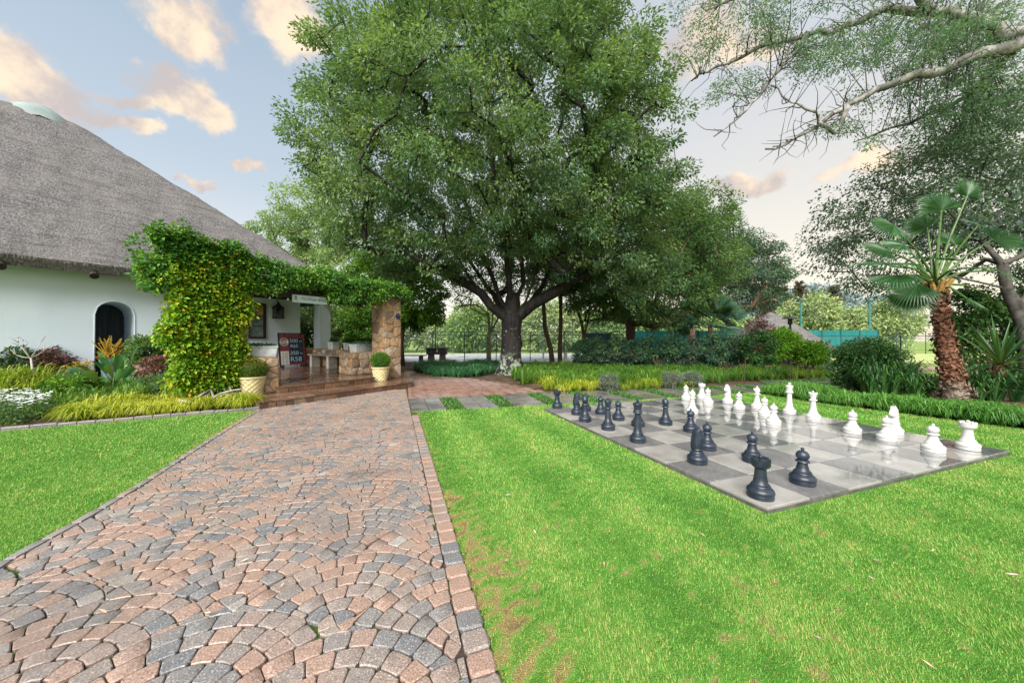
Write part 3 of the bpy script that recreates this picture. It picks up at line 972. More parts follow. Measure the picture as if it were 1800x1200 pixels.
# rounded plaster lip of the arch
mb = MB()
mb.tube([ST(A0 - .01, TW - .0, 0)] + [ST(a, TW - .0, z + .01) for a, z in arc] + [ST(A1 + .01, TW - .0, 0)], .016, 8)
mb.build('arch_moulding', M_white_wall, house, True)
door = empty('door', parent_loc := (0, 0, 0)); door.parent = house
mb = MB(); stbox(mb, A0 - .1, A1 + .1, TW + 1.465, TW + 1.5, 0, 2.5); mb.build('backing', M_bluedoor, door)
for k in range(7):
    s0 = A0 - .05 + k * .12
    mb = MB(); stbox(mb, s0 + .003, s0 + .117, TW + 1.42, TW + 1.46, 0, 2.4); mb.build('plank', M_bluedoor, door)
mb = MB(); stbox(mb, A0 + .62, A0 + .65, TW + 1.36, TW + 1.42, 1.0, 1.14); mb.build('handle', M_blackmetal, door)
# poles showing under the eave
for s_ in [-7.3, -5.8, -4.2, -2.62, -1.28, .3, 1.8, 3.2]:
    MB().tube([ST(s_, 6.30, 2.93), ST(s_, 7.3, 3.6)], .085, 10).build('rafter_pole', M_darkwood, house)
# roof
def smin(a, b, k=.5):
    h = np.clip(.5 + .5 * (b - a) / k, 0, 1)
    return b * (1 - h) + a * h - k * h * (1 - h)
ns, ntt = 150, 90
se, tf, tb = 6.2, 6.35, 17.65
sv = np.linspace(-10.3, se, ns); tv_ = np.linspace(tf, tb, ntt)
SS, TT = np.meshgrid(sv, tv_, indexing='ij')
k1 = (9.12 - 3.25) / 5.65; k2 = (9.12 - 3.25) / (se + 1.2)
zf = 3.25 + (TT - tf) * k1; zh = 3.25 + (se - SS) * k2; zb_ = 3.25 + (tb - TT) * k1; zl = 3.25 + (SS + 10.3) * .735
Z = smin(smin(zf, zb_, .6), smin(zh, zl, .4), .55)
PQ = np.stack([SS.ravel(), TT.ravel()], 1)
nzv = (vnoise(PQ, 1.3, 3) - .5) * .10 + (vnoise(PQ, 4.1, 5) - .5) * .05 + (vnoise(PQ, 11, 6) - .5) * .03
Z = Z + nzv.reshape(Z.shape) * np.clip((Z - 3.2) / .3, 0, 1)
def st_np(s, t, z): return np.stack([O0[0] + s * DS[0] + t * DT[0], O0[1] + s * DS[1] + t * DT[1], z], -1)
V = st_np(SS, TT, Z).reshape(-1, 3)
idx = np.arange(ns * ntt).reshape(ns, ntt)
F = np.stack([idx[:-1, :-1], idx[1:, :-1], idx[1:, 1:], idx[:-1, 1:]], -1).reshape(-1, 4)
# cut edge of the thatch: a lower skin 0.28 m below, joined along the eaves
V2 = st_np(SS * 1.0, TT + .12, Z - .24).reshape(-1, 3)
Fb = F[:, ::-1] + ns * ntt
e1 = idx[:, 0]; e2 = idx[-1, :]
Fe = np.concatenate([np.stack([e1[1:], e1[:-1], e1[:-1] + ns * ntt, e1[1:] + ns * ntt], -1), np.stack([e2[1:], e2[:-1], e2[:-1] + ns * ntt, e2[1:] + ns * ntt], -1)])
roof = fast('roof', np.concatenate([V, V2]), np.concatenate([F, Fb, Fe]), M_thatch, house, smooth=True)
roof.data.set_sharp_from_angle(angle=R(60))
# loose reed ends that fray the surface and the eave
n = 30000
rr = np.random.RandomState(8)
s_ = rr.uniform(-9, se - .05, n); t_ = tf + rr.uniform(0, 1, n) ** 1.3 * 5.8
z_ = smin(smin(3.25 + (t_ - tf) * k1, 3.25 + (tb - t_) * k1, .6), smin(3.25 + (se - s_) * k2, 3.25 + (s_ + 10.3) * .735, .4), .55)
pq = np.stack([s_, t_], 1)
z_ = z_ + (vnoise(pq, 1.3, 3) - .5) * .10 + (vnoise(pq, 4.1, 5) - .5) * .05
onf = (3.25 + (t_ - tf) * k1) < (3.25 + (se - s_) * k2)
P = st_np(s_, t_, z_ - .01)
dn = np.where(onf[:, None], np.array([-DT[0], -DT[1], -k1])[None], np.array([DS[0], DS[1], -k2])[None])
dn /= np.linalg.norm(dn, axis=1, keepdims=True)
dn = dn + rr.normal(0, .16, (n, 3)); up_ = np.where(onf[:, None], np.array([-DT[0] * k1, -DT[1] * k1, 1])[None], np.array([DS[0] * k2, DS[1] * k2, 1])[None]); up_ /= np.linalg.norm(up_, axis=1, keepdims=True)
dn = dn + up_ * rr.uniform(.02, .22, (n, 1)); dn /= np.linalg.norm(dn, axis=1, keepdims=True)
ln = rr.uniform(.06, .2, (n, 1)); sd_ = np.cross(dn, up_); sd_ /= np.linalg.norm(sd_, axis=1, keepdims=True)
Vr = np.stack([P - sd_ * .0035, P + sd_ * .0035, P + dn * ln], 1).reshape(-1, 3)
M_reed = plain('reed_ends', (.18, .17, .172), .85, .2, .5, 30)
reeds = fast('reed_ends', Vr, np.arange(n * 3).reshape(-1, 3), M_reed, roof)
props(reeds, kind='stuff')
# cement ridge cap
mb = MB(); prof = [(-.62, -.50), (-.42, -.16), (-.18, .03), (0, .08), (.18, .03), (.42, -.16), (.62, -.50)]
vs = []; fs = []
stn = [(-2.75, 8.62), (-2.45, 8.78), (-2.15, 8.95), (-1.85, 9.06), (-1.6, 9.02), (-1.35, 8.86), (-1.1, 8.62)]
for s1, z1 in stn:
    for a, b in prof: vs.append(ST(s1, 12 + a, z1 + b))
for i in range(len(stn) - 1):
    for k in range(6): fs.append((i * 7 + k, (i + 1) * 7 + k, (i + 1) * 7 + k + 1, i * 7 + k + 1))
mb.add(vs, fs); rc = mb.build('ridge_cap', M_cap, house, True)
# window in the veranda wall
win = empty('window'); win.parent = house
W0, W1, WZ0, WZ1 = 1.35, 2.80, 1.34, 2.62
mb = MB()
for a, b, c_, d in ((W0, W1, WZ1 - .07, WZ1), (W0, W1, WZ0, WZ0 + .07)): stbox(mb, a, b, TW - .07, TW - .003, c_, d)
for a, b in ((W0, W0 + .07), (W1 - .07, W1)): stbox(mb, a, b, TW - .068, TW - .002, WZ0 + .07, WZ1 - .07)
mb.build('frame', M_darkwood, win)
M_litpaint = plain('glass_painted_lit', (.32, .24, .09), .12, .6, .5, 5)  # amber colour stands in for lamplight indoors; no lit room behind
M_skyglass = plain('glass_painted_sky', (.10, .15, .17), .06, .8, .4, 5)  # pale colour stands in for sky mirrored in the panes
for q in range(3):
    for r in range(3):
        a0 = W0 + .07 + q * .437; b0 = WZ0 + .07 + r * .38
        mb = MB(); stbox(mb, a0 + .012, a0 + .425, TW - .035, TW - .02, b0 + .012, b0 + .368)
        mb.build('pane', M_litpaint if (q, r) == (2, 2) else (M_skyglass if q == 2 else M_glass), win)
mb = MB()
for q in (1, 2): stbox(mb, W0 + .058 + q * .437, W0 + .082 + q * .437, TW - .055, TW - .01, WZ0 + .07, WZ1 - .07)
for r in (1, 2): stbox(mb, W0 + .07, W1 - .07, TW - .053, TW - .011, WZ0 + .058 + r * .38, WZ0 + .082 + r * .38)
mb.build('glazing_bars', M_darkwood, win)

# ------------------------------------------------------------------ veranda
pil = empty('white_column', ST(4.78, 6.82, .28), 'square white plastered column at the back of the veranda', 'column')
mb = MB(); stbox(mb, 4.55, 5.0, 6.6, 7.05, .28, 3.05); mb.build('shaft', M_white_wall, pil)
mb = MB(); stbox(mb, 4.52, 5.03, 6.57, 7.08, .28, .40); mb.build('plinth', M_edge, pil)

terr = empty('terrace', ST(2, 2), 'raised veranda floor and two steps of wet brown slate', 'terrace')
LOW = [ST(0, 0), ST(3.6, 0), ST(4.32, .85), ST(4.32, 2.2), ST(-.1, 2.2)]
UPP = [ST(.66, .84), ST(3.02, .84), ST(3.1, 1.6), ST(4.9, 1.6), ST(4.9, 7.0), ST(-.3, 7.0), ST(-.3, 2.1), ST(.80, 1.72)]
mb = MB(); mb.prism(orient([(p[0], p[1]) for p in LOW]), -.03, .108); mb.build('lower_core', M_mortar, terr)
mb = MB(); mb.prism(orient([(p[0], p[1]) for p in UPP]), .05, .248); mb.build('upper_core', M_mortar, terr)
def riser(a, b, z0, z1, nm='riser_stone'):
    d = (b - a); Ln = d.length; d.normalize(); nn = Vector((d[1], -d[0], 0)); x = 0
    while x < Ln - .02:
        w_ = min(rs.uniform(.13, .26), Ln - x)
        if Ln - x - w_ < .07: w_ = Ln - x
        mb = MB(); plane_piece(mb, [(x + .004, 0), (x + w_ - .004, 0), (x + w_ - .004, z1 - z0), (x + .004, z1 - z0)], Vector((a[0], a[1], z0)), d, UZ, nn, -.02, rs.uniform(.008, .02), .006, rs.random())
        mb.build(nm, M_slate, terr); x += w_
for z0, z1, path_ in ((-.01, .108, [LOW[4], LOW[0], LOW[1], LOW[2]]), (.14, .248, [UPP[7], UPP[0], UPP[1], UPP[2]])):
    for a, b in zip(path_, path_[1:]): riser(a, b, z0, z1)
# treads and floor: slate flags
def flags(poly, z, s0, s1, t0, t1, ws, wt, over=.0):
    P2 = [(float((np.array(p[:2]) - O0) @ DS), float((np.array(p[:2]) - O0) @ DT)) for p in poly]
    P2 = orient(P2)
    t_ = t0
    while t_ < t1:
        h_ = wt * rs.uniform(.85, 1.15); s_ = s0 - rs.uniform(0, ws)
        while s_ < s1:
            w_ = ws * rs.uniform(.75, 1.3)
            q = [(s_ + .006, t_ + .006), (s_ + w_ - .006, t_ + .006), (s_ + w_ - .006, t_ + h_ - .006), (s_ + .006, t_ + h_ - .006)]
            for i in range(len(P2)):
                a, b = P2[i], P2[(i + 1) % len(P2)]
                if len(q) >= 3: q = clip_half(q, a[0], a[1], b[1] - a[1], -(b[0] - a[0]))
            s_ += w_
            if len(q) < 3: continue
            ar = abs(sum(q[i][0] * q[(i + 1) % len(q)][1] - q[(i + 1) % len(q)][0] * q[i][1] for i in range(len(q)))) / 2
            if ar < .004: continue
            MB().prism(orient([tuple(ST(*p))[:2] for p in q]), z - .03, z + rs.uniform(-.002, .002), .005).build('floor_flag', M_slate, terr)
        t_ += h_
flags([ST(-.015, -.03), ST(3.62, -.03), ST(4.34, .85), ST(4.34, 2.2), ST(-.1, 2.2)], .138, -.1, 4.4, -.03, 2.2, .42, .33)
flags([ST(.63, .81), ST(3.04, .81), ST(3.1, 1.6), ST(.78, 1.72)], .278, .5, 3.4, .81, 1.7, .42, .3)
flags([ST(.79, 1.7), ST(3.2, 1.6), ST(4.9, 1.6), ST(4.9, 7.0), ST(.2, 7.0), ST(.2, 2.1)], .278, 0, 5, 1.6, 7, .55, .5)

spill = empty('stone_pillar', ST(3.91, 1.5, .14), 'tall square pillar of honey coloured rubble stone at the veranda corner', 'pillar')
rubble_box(spill, 3.62, 4.2, 1.2, 1.8, .14, 2.62, .29, 'frlt', .8)
pier = empty('stone_pier', ST(.12, 1.75, 0), 'honey stone pier half hidden under the yellow green creeper', 'pillar')
rubble_box(pier, -.08, .34, 1.55, 1.95, 0, 2.4, .2, 'frl', .9)
stub = empty('low_stone_wall', ST(.5, 1.5, .14), 'short low stone wall left of the steps, carrying a white trough', 'wall')
rubble_box(stub, .36, .74, 1.0, 2.3, .14, .90, .2, 'frlt')
blk = empty('low_stone_wall', ST(3.4, 2.1, .28), 'low stone wall right of the steps, next to the tall pillar', 'wall')
rubble_box(blk, 3.0, 3.75, 1.85, 2.5, .279, .90, .24, 'flt')
fw = empty('low_stone_wall', ST(4.5, 4.5, .28), 'long low stone wall behind the bench along the veranda side', 'wall')
rubble_box(fw, 4.25, 4.62, 2.0, 6.55, .279, .92, .26, 'lt')
bw = empty('low_stone_wall', ST(4.3, 7.2, .28), 'low stone wall at the veranda back, behind the chalkboard', 'wall')
rubble_box(bw, 4.02, 4.54, 7.02, 7.35, .279, .95, .22, 'ft')

perg = empty('pergola', ST(2, 1.5, 2.3), 'dark timber pergola beam and poles carrying the creeper', 'pergola')
def bar(mb, a, b, w_, h_, tint=None):
    a, b = Vector(a), Vector(b); d = (b - a).normalized(); sx = d.cross(UZ).normalized() * w_ / 2; sz = sx.cross(d).normalized() * h_ / 2
    vs = [p + x * sx + z * sz for p in (a, b) for x, z in ((-1, -1), (1, -1), (1, 1), (-1, 1))]
    mb.add(vs, [(0, 1, 2, 3), (7, 6, 5, 4), (0, 4, 5, 1), (1, 5, 6, 2), (2, 6, 7, 3), (3, 7, 4, 0)], tint)
mb = MB(); bar(mb, ST(-.9, 1.72, 2.46), ST(3.8, 1.5, 2.48), .16, .26); mb.build('front_beam', M_darkwood, perg)
mb = MB(); bar(mb, ST(-.3, 4.3, 2.64), ST(4.8, 4.2, 2.64), .14, .2); mb.build('middle_beam', M_darkwood, perg)
mb = MB(); bar(mb, ST(4.3, 1.3, 2.52), ST(4.75, 6.9, 2.92), .16, .24); mb.build('side_beam', M_darkwood, perg)
for k in range(14):
    s_ = -.2 + k * .36
    MB().tube([ST(s_, 1.35, 2.68), ST(s_ + .1, 6.9, 3.0)], .05, 8).build('pole', M_darkwood, perg)

# ------------------------------------------------------------------ things on the veranda
def text(body, size, org, ux, uy, m, parent, name='lettering', align='LEFT', shear=0.0):
    cu = bpy.data.curves.new(name, 'FONT'); cu.body = body; cu.size = size; cu.extrude = .002; cu.align_x = align; cu.shear = shear; cu.resolution_u = 3
    tmp = bpy.data.objects.new('tmp', cu); COL.objects.link(tmp)
    me = bpy.data.meshes.new_from_object(tmp.evaluated_get(bpy.context.evaluated_depsgraph_get()))
    bpy.data.objects.remove(tmp)
    nn = ux.cross(uy); o = Vector(org) - wloc(parent)
    for v in me.vertices:
        p = v.co; v.co = o + ux * p[0] + uy * p[1] + nn * p[2]
    me.name = name
    me.materials.clear()
    return link(name, me, m, parent)
M_red = plain('dull_red_board', (.21, .045, .06), .45, .4, .15, 5)
M_chalkb = plain('chalk_board', (.022, .033, .05), .5, .4, .4, 6)
M_chalk = plain('chalk', (.42, .56, .72), .9, .1, .1, 30)
M_paper = plain('white_print', (.70, .68, .66), .6, .3, .1, 20)
M_ink = plain('grey_print', (.16, .15, .16), .6, .3, .1, 20)
cb = empty('chalkboard_stand', ST(3.47, 6.3, .28), 'red framed chalkboard price stand with chalk figures, propped before the veranda wall', 'chalkboard')
tl = .14
CU = (UZ - (-DT3) * tl).normalized()          # leans back
co = ST(3.03, 6.35, .32); CN = DS3.cross(CU).normalized()
def cbox(name, a0, a1, b0, b1, d0, d1, m, par=None):
    mb = MB(); vs = [co + DS3 * a + CU * b + CN * d for d in (d0, d1) for a, b in ((a0, b0), (a1, b0), (a1, b1), (a0, b1))]
    mb.add(vs, [(3, 2, 1, 0), (4, 5, 6, 7), (0, 1, 5, 4), (1, 2, 6, 5), (2, 3, 7, 6), (3, 0, 4, 7)]); return mb.build(name, m, par or cb)
cbox('panel', 0, .86, .04, 1.2, 0, .03, M_red)
cbox('board', .31, .80, .12, 1.06, .031, .037, M_chalkb)
mb = MB()
for a, b in ((-.03, 0), (.86, .89)):
    vs = [co + DS3 * x + CU * y + CN * d for d in (-.01, .04) for x, y in ((a, -.03), (b, -.03), (b, 1.24), (a, 1.24))]
    mb.add(vs, [(3, 2, 1, 0), (4, 5, 6, 7), (0, 1, 5, 4), (1, 2, 6, 5), (2, 3, 7, 6), (3, 0, 4, 7)])
vs = [co + DS3 * x + CU * y + CN * d for d in (-.01, .04) for x, y in ((0, 1.21), (.86, 1.21), (.86, 1.24), (0, 1.24))]
mb.add(vs, [(3, 2, 1, 0), (4, 5, 6, 7), (0, 1, 5, 4), (1, 2, 6, 5), (2, 3, 7, 6), (3, 0, 4, 7)])
mb.build('frame', M_blackmetal, cb)
for x in (.16, .72): cbox('hanger', x, x + .025, 1.1, 1.21, .032, .04, M_blackmetal)
for tx, sz, a, b in (('500ml', .20, .33, .88), ('R65', .17, .35, .69), ('350ml', .20, .33, .42), ('R58', .25, .33, .17)):
    o = text(tx[:3] if 'ml' in tx else tx, sz, co + DS3 * a + CU * b + CN * .039, DS3, CU, M_chalk, cb)
    if 'ml' in tx: text('ml', .09, co + DS3 * (a + .345) + CU * (b + .02) + CN * .039, DS3, CU, M_chalk, cb)
mb = MB()
mb.tube([co + DS3 * (.155 + .135 * math.cos(q)) + CU * (.90 + .14 * math.sin(q)) + CN * .036 for q in [i * 2 * pi / 28 for i in range(29)]], .012, 6, cap=False)
vs = [co + DS3 * (.155 + a) + CU * (.90 + b) + CN * .036 for a, b in ((-.11, -.05), (.0, -.075), (.12, -.04), (.12, .05), (0, .075), (-.11, .03))]
mb.add(vs, [(0, 1, 2, 3, 4, 5)])
mb.build('oval_emblem', M_paper, cb)
mb = MB()
for q in (-.03, .0, .03): mb.tube([co + DS3 * (.155 + x) + CU * (.90 + q + .012 * math.sin(x * 70 + q * 90)) + CN * .038 for x in [-.08 + i * .016 for i in range(11)]], .006, 4)
mb.build('emblem_strokes', M_ink, cb)
cbox('price_list', .02, .29, .06, .56, .031, .035, M_paper)
mb = MB()
for k in range(9):
    y = .10 + k * .048; a = .05 + rs.uniform(0, .03)
    for x0, x1 in ((a, a + rs.uniform(.05, .09)), (.16 + rs.uniform(-.02, .02), .26)):
        vs = [co + DS3 * x + CU * yy + CN * .0375 for x, yy in ((x0, y), (x1, y), (x1, y + .016), (x0, y + .016))]; mb.add(vs, [(0, 1, 2, 3)])
mb.build('printed_lines', M_ink, cb)
for x in (.03, .78): cbox('foot', x, x + .05, -.04, .04, -.02, .10, M_blackmetal)
mb = MB()
for x in (.05, .8): mb.tube([co + DS3 * x + CU * 1.15, ST(3.03 + x, 6.85, .285)], .012, 6)
mb.build('rear_strut', M_blackmetal, cb)

lan = empty('wall_lantern', ST(3.16, 6.85, 2.1), 'black iron lantern with pointed cap hung on the veranda wall', 'lantern')
mb = MB(); c0 = ST(3.16, 6.84, 0); rz = math.atan2(DS[1], DS[0])
for dx in (-.13, .13):
    for dy in (-.13, .13):
        p = c0 + DS3 * dx + DT3 * dy; mb.tube([(p[0], p[1], 2.12), (p[0], p[1], 2.48)], .012, 6)
mb.box((c0[0], c0[1], 2.11), (.31, .31, .03), rz); mb.box((c0[0], c0[1], 2.485), (.31, .31, .03), rz); mb.build('cage', M_blackmetal, lan)
MB().lathe([(.20, 2.5), (.13, 2.56), (.06, 2.62), (.05, 2.66), (.02, 2.69), (.02, 2.76)], 4 * 4, (c0[0], c0[1], 0)).build('cap', M_blackmetal, lan)
mb = MB(); mb.box((c0[0], c0[1], 2.3), (.25, .25, .34), rz); mb.build('glass', M_glass, lan)
MB().tube([c0 + UZ * 2.13, c0 + UZ * 2.22], .025, 8).build('candle', M_paper, lan)
mb = MB(); bar(mb, c0 + UZ * 2.74, ST(3.16, 7.0, 2.74), .02, .02); mb.build('bracket', M_blackmetal, lan)

M_signw = plain('pale_blue_sign', (.50, .62, .68), .6, .3, .12, 9)
sg = empty('hanging_sign', ST(1.6, 1.38, 2.2), 'pale blue painted name board hung from the pergola beam', 'sign')
sa, sb = ST(1.2, 1.42, 2.20), ST(2.0, 1.36, 2.20); sx = (sb - sa).normalized(); sn = sx.cross(UZ).normalized()
mb = MB(); vs = [sa + sx * a + UZ * z + sn * d for d in (0, .022) for a, z in ((0, 0), (.8, 0), (.8, .185), (0, .185))]
mb.add(vs, [(3, 2, 1, 0), (4, 5, 6, 7), (0, 1, 5, 4), (1, 2, 6, 5), (2, 3, 7, 6), (3, 0, 4, 7)]); mb.build('board', M_signw, sg)
M_signink = plain('sign_lettering', (.10, .17, .24), .6, .3, .1, 9)
text('The Village Grand', .085, sa + sx * .17 + UZ * .075 + sn * .024, sx, UZ, M_signink, sg, 'lettering', 'LEFT', .35)
mb = MB()
for a, b, w_, h_ in ((.06, .11, .035, .05), (.05, .075, .055, .025)):
    vs = [sa + sx * x + UZ * z + sn * .0245 for x, z in ((a, b), (a + w_, b), (a + w_, b + h_), (a, b + h_))]; mb.add(vs, [(0, 1, 2, 3)])
mb.build('emblem', M_signink, sg)
for a in (.1, .7): MB().tube([sa + sx * a + UZ * .185, sa + sx * a + UZ * .24], .006, 5).build('hook', M_blackmetal, sg)

M_bulb = plain('bulb_glass', (.82, .82, .80), .15, .6, .05, 5)
stl = empty('string_lights', ST(1.6, 1.4, 2.33), 'black cord of small white bulbs strung along the pergola beam', 'string lights')
bs = [.25, .75, 1.12, 1.78, 2.2, 2.62, 3.05, 3.4]
pts = []
for k in range(33):
    s_ = 0 + k * .11; pts.append(ST(s_, 1.52 - .06 * s_ / 1.2, 2.335 - .03 * abs(math.sin(k * .8))))
MB().tube(pts, .006, 5).build('cord', M_blackmetal, stl)
for s_ in bs:
    p = ST(s_, 1.50 - .06 * s_ / 1.2, 2.26); b = MB().blob(p, (.024, .024, .03), 10, 8).build('bulb', M_bulb, stl, True)
    MB().tube([p + UZ * .028, p + UZ * .075], .012, 6).build('holder', M_blackmetal, b)

M_greywood = plain('weathered_plank', (.26, .225, .19), .65, .3, .3, 9)
M_paleleg = plain('pale_plaster_leg', (.46, .44, .41), .8, .2, .2, 9)
bn = empty('veranda_bench', ST(4.0, 4.6, .28), 'plank bench on pale block legs against the veranda side wall', 'bench')
for k, tt in enumerate((3.78, 3.98)):
    mb = MB(); stbox(mb, tt, tt + .185, 3.3, 6.0, .72, .765); mb.build('seat_plank', M_greywood, bn)
for t_ in (3.42, 4.6, 5.75):
    mb = MB(); stbox(mb, 3.82, 4.12, t_, t_ + .14, .28, .72); mb.build('leg', M_paleleg, bn)

# white troughs
M_wash = plain('whitewash_trough', (.58, .62, .65), .7, .3, .18, 7)
def trough(c, ang, ln, wd, ht, label):
    root = empty('planter_trough', c, label, 'planter', 'white planter troughs on the veranda walls')
    cr, sr = math.cos(ang), math.sin(ang)
    mb = MB(); rings = [(ln * .9, wd * .84, 0), (ln, wd, ht), (ln * 1.04, wd * 1.12, ht), (ln * 1.04, wd * 1.12, ht + .03), (ln * .95, wd * .9, ht + .03), (ln * .93, wd * .86, ht - .03)]
    vs = []
    for a, b, z in rings:
        for x, y in ((-a / 2, -b / 2), (a / 2, -b / 2), (a / 2, b / 2), (-a / 2, b / 2)): vs.append((c[0] + x * cr - y * sr, c[1] + x * sr + y * cr, c[2] + z))
    fs = [(3, 2, 1, 0)] + [(r * 4 + i, r * 4 + (i + 1) % 4, (r + 1) * 4 + (i + 1) % 4, (r + 1) * 4 + i) for r in range(5) for i in range(4)]
    mb.add(vs, fs); mb.build('box', M_wash, root)
    mb = MB(); mb.box((c[0], c[1], c[2] + ht - .03), (ln * .92, wd * .85, .02), ang); mb.build('soil', M_soil, root)
    return root
TROUGHS = []
def tro(c, ang, ln, wd, ht, label): trough(c, ang, ln, wd, ht, label); TROUGHS.append((Vector(c) + UZ * ht, ang, ln, wd))
tro(ST(.50, 1.45, .92), .62, .74, .26, .21, 'white trough with low succulents on the short wall left of the steps')
tro(ST(3.50, 2.16, .92), rz + .35, .80, .25, .22, 'largest right hand white trough, beside the tall stone pillar')
tro(ST(4.42, 3.35, .94), rz + pi / 2, .75, .24, .22, 'white trough behind the bench, second from the stone pillar')
tro(ST(4.42, 4.35, .94), rz + pi / 2, .30, .24, .22, 'small square white planter between two others on the long wall')
tro(ST(4.42, 5.35, .94), rz + pi / 2, .36, .26, .25, 'small white planter on the long wall, nearest the white column')

# basket-weave pots
M_pot = plain('cream_glazed_pot', (.62, .53, .30), .5, .4, .12, 10)
def pot(c, label):
    root = empty('woven_pot', c, label, 'pot', 'cream basket weave pots by the steps')
    n, mz, r0, r1, h_ = 72, 26, .165, .235, .36
    vs = []; fs = []
    for i in range(mz + 1):
        z = h_ * i / mz; r_ = r0 + (r1 - r0) * (i / mz) ** .9; row = int(z / .048)
        f_ = (z / .048) % 1
        for k in range(n):
            a = 2 * pi * k / n
            wv = math.sin(a * 12 + (pi if row % 2 else 0) + (f_ - .5) * 1.6) * .012 * math.sin(pi * min(1, f_ * 1.05)) if i < mz - 1 else 0
            vs.append((c[0] + (r_ + wv) * math.cos(a), c[1] + (r_ + wv) * math.sin(a), c[2] + z))
    for i in range(mz):
        for k in range(n): fs.append((i * n + k, i * n + (k + 1) % n, (i + 1) * n + (k + 1) % n, (i + 1) * n + k))
    fs.append(tuple(range(n - 1, -1, -1)))
    MB().add(vs, fs).build('body', M_pot, root, True)
    MB().lathe([(.234, h_ - .01), (.255, h_), (.258, h_ + .03), (.225, h_ + .032), (.215, h_ - .03), (.01, h_ - .03)], 48, c).build('rim', M_pot, root, 'auto')
    MB().lathe([(.21, h_ - .028), (.21, h_ - .02)], 24, c).build('soil', M_soil, root)
POT1, POT2 = G(443, 694, .139), ST(3.32, .97, .139)
pot(POT1, 'cream woven pot left of the steps under the brown tinged ball bush')
pot(POT2, 'cream woven pot right of the steps in front of the stone pillar')

M_blue = plain('dark_blue_iron', (.015, .028, .09), .4, .5, .2, 10)
em = empty('wall_ornament', ST(4.1, 1.2, 2.2), 'small dark blue star shaped iron ornament on the stone pillar', 'ornament')
mb = MB(); c0 = ST(4.06, 1.165, 2.02)
ring = []
for k in range(12):
    r_ = .105 if k % 2 == 0 else .05; a = k * pi / 6; ring.append((r_ * math.cos(a), r_ * math.sin(a)))
vs = [c0 + DS3 * a + UZ * b - DT3 * d for d in (0, .03) for a, b in ring]
mb.add(vs, [tuple(range(11, -1, -1)), tuple(range(12, 24))] + [(i, (i + 1) % 12, 12 + (i + 1) % 12, 12 + i) for i in range(12)])
mb.build('star', M_blue, em); MB().blob(c0 - DT3 * .035, (.035, .035, .035), 8, 6).build('boss', M_blue, em, True)
# ------------------------------------------------------------------ foliage tools
def unit(a): return a / (np.linalg.norm(a, axis=-1, keepdims=True) + 1e-9)
def quads(P, A, Nn, Ln, Wd, tint, curl=.12):
    """Pointed leaf quads: base, side, tip, side."""
    Sd = unit(np.cross(A, Nn)); Nv = np.cross(Sd, A)
    Ln = np.asarray(Ln).reshape(-1, 1); Wd = np.asarray(Wd).reshape(-1, 1)
    mid = P + A * Ln * .45
    tip = P + A * Ln - Nv * Ln * curl
    V = np.stack([P, mid + Sd * Wd / 2 + Nv * Wd * .12, tip, mid - Sd * Wd / 2 + Nv * Wd * .12], 1).reshape(-1, 3)
    F = np.arange(len(P) * 4).reshape(-1, 4)
    return V, F, np.repeat(tint, 4)
def clump_leaves(C, rad, n, Ln, Wd, rg, droop=.45, flat=.65, spread=1.0, tvar=.22, seedc=None, outw=None):
    """n leaves in each clump centre C (k,3) of radius rad (k,)."""
    k = len(C)
    ct = rg.uniform(.12, .88, k)
    idx = np.repeat(np.arange(k), n)
    d = unit(rg.normal(0, 1, (k * n, 3)))
    r_ = rg.uniform(.15, 1, (k * n, 1)) ** .55
    rad = np.asarray(rad)[idx][:, None]
    P = C[idx] + d * r_ * rad * np.array([1, 1, flat])
    A = unit(d * .8 * spread + np.array([0, 0, -droop]) + rg.normal(0, .55, (k * n, 3)))
    if outw is not None: A = unit(A + outw[idx] * .5)
    Nn = unit(np.array([0, 0, .9]) + d * .5 + rg.normal(0, .5, (k * n, 3)))
    t_ = np.clip(ct[idx] + rg.normal(0, tvar, k * n), 0, 1)
    L_ = Ln * rg.uniform(.65, 1.25, k * n)
    return quads(P, A, Nn, L_, L_ * Wd, t_)
def join(parts):
    V = []; F = []; Tt = []; o = 0
    for v, f, t_ in parts:
        V.append(v); F.append(f + o); Tt.append(t_); o += len(v)
    return np.concatenate(V), np.concatenate(F), np.concatenate(Tt)
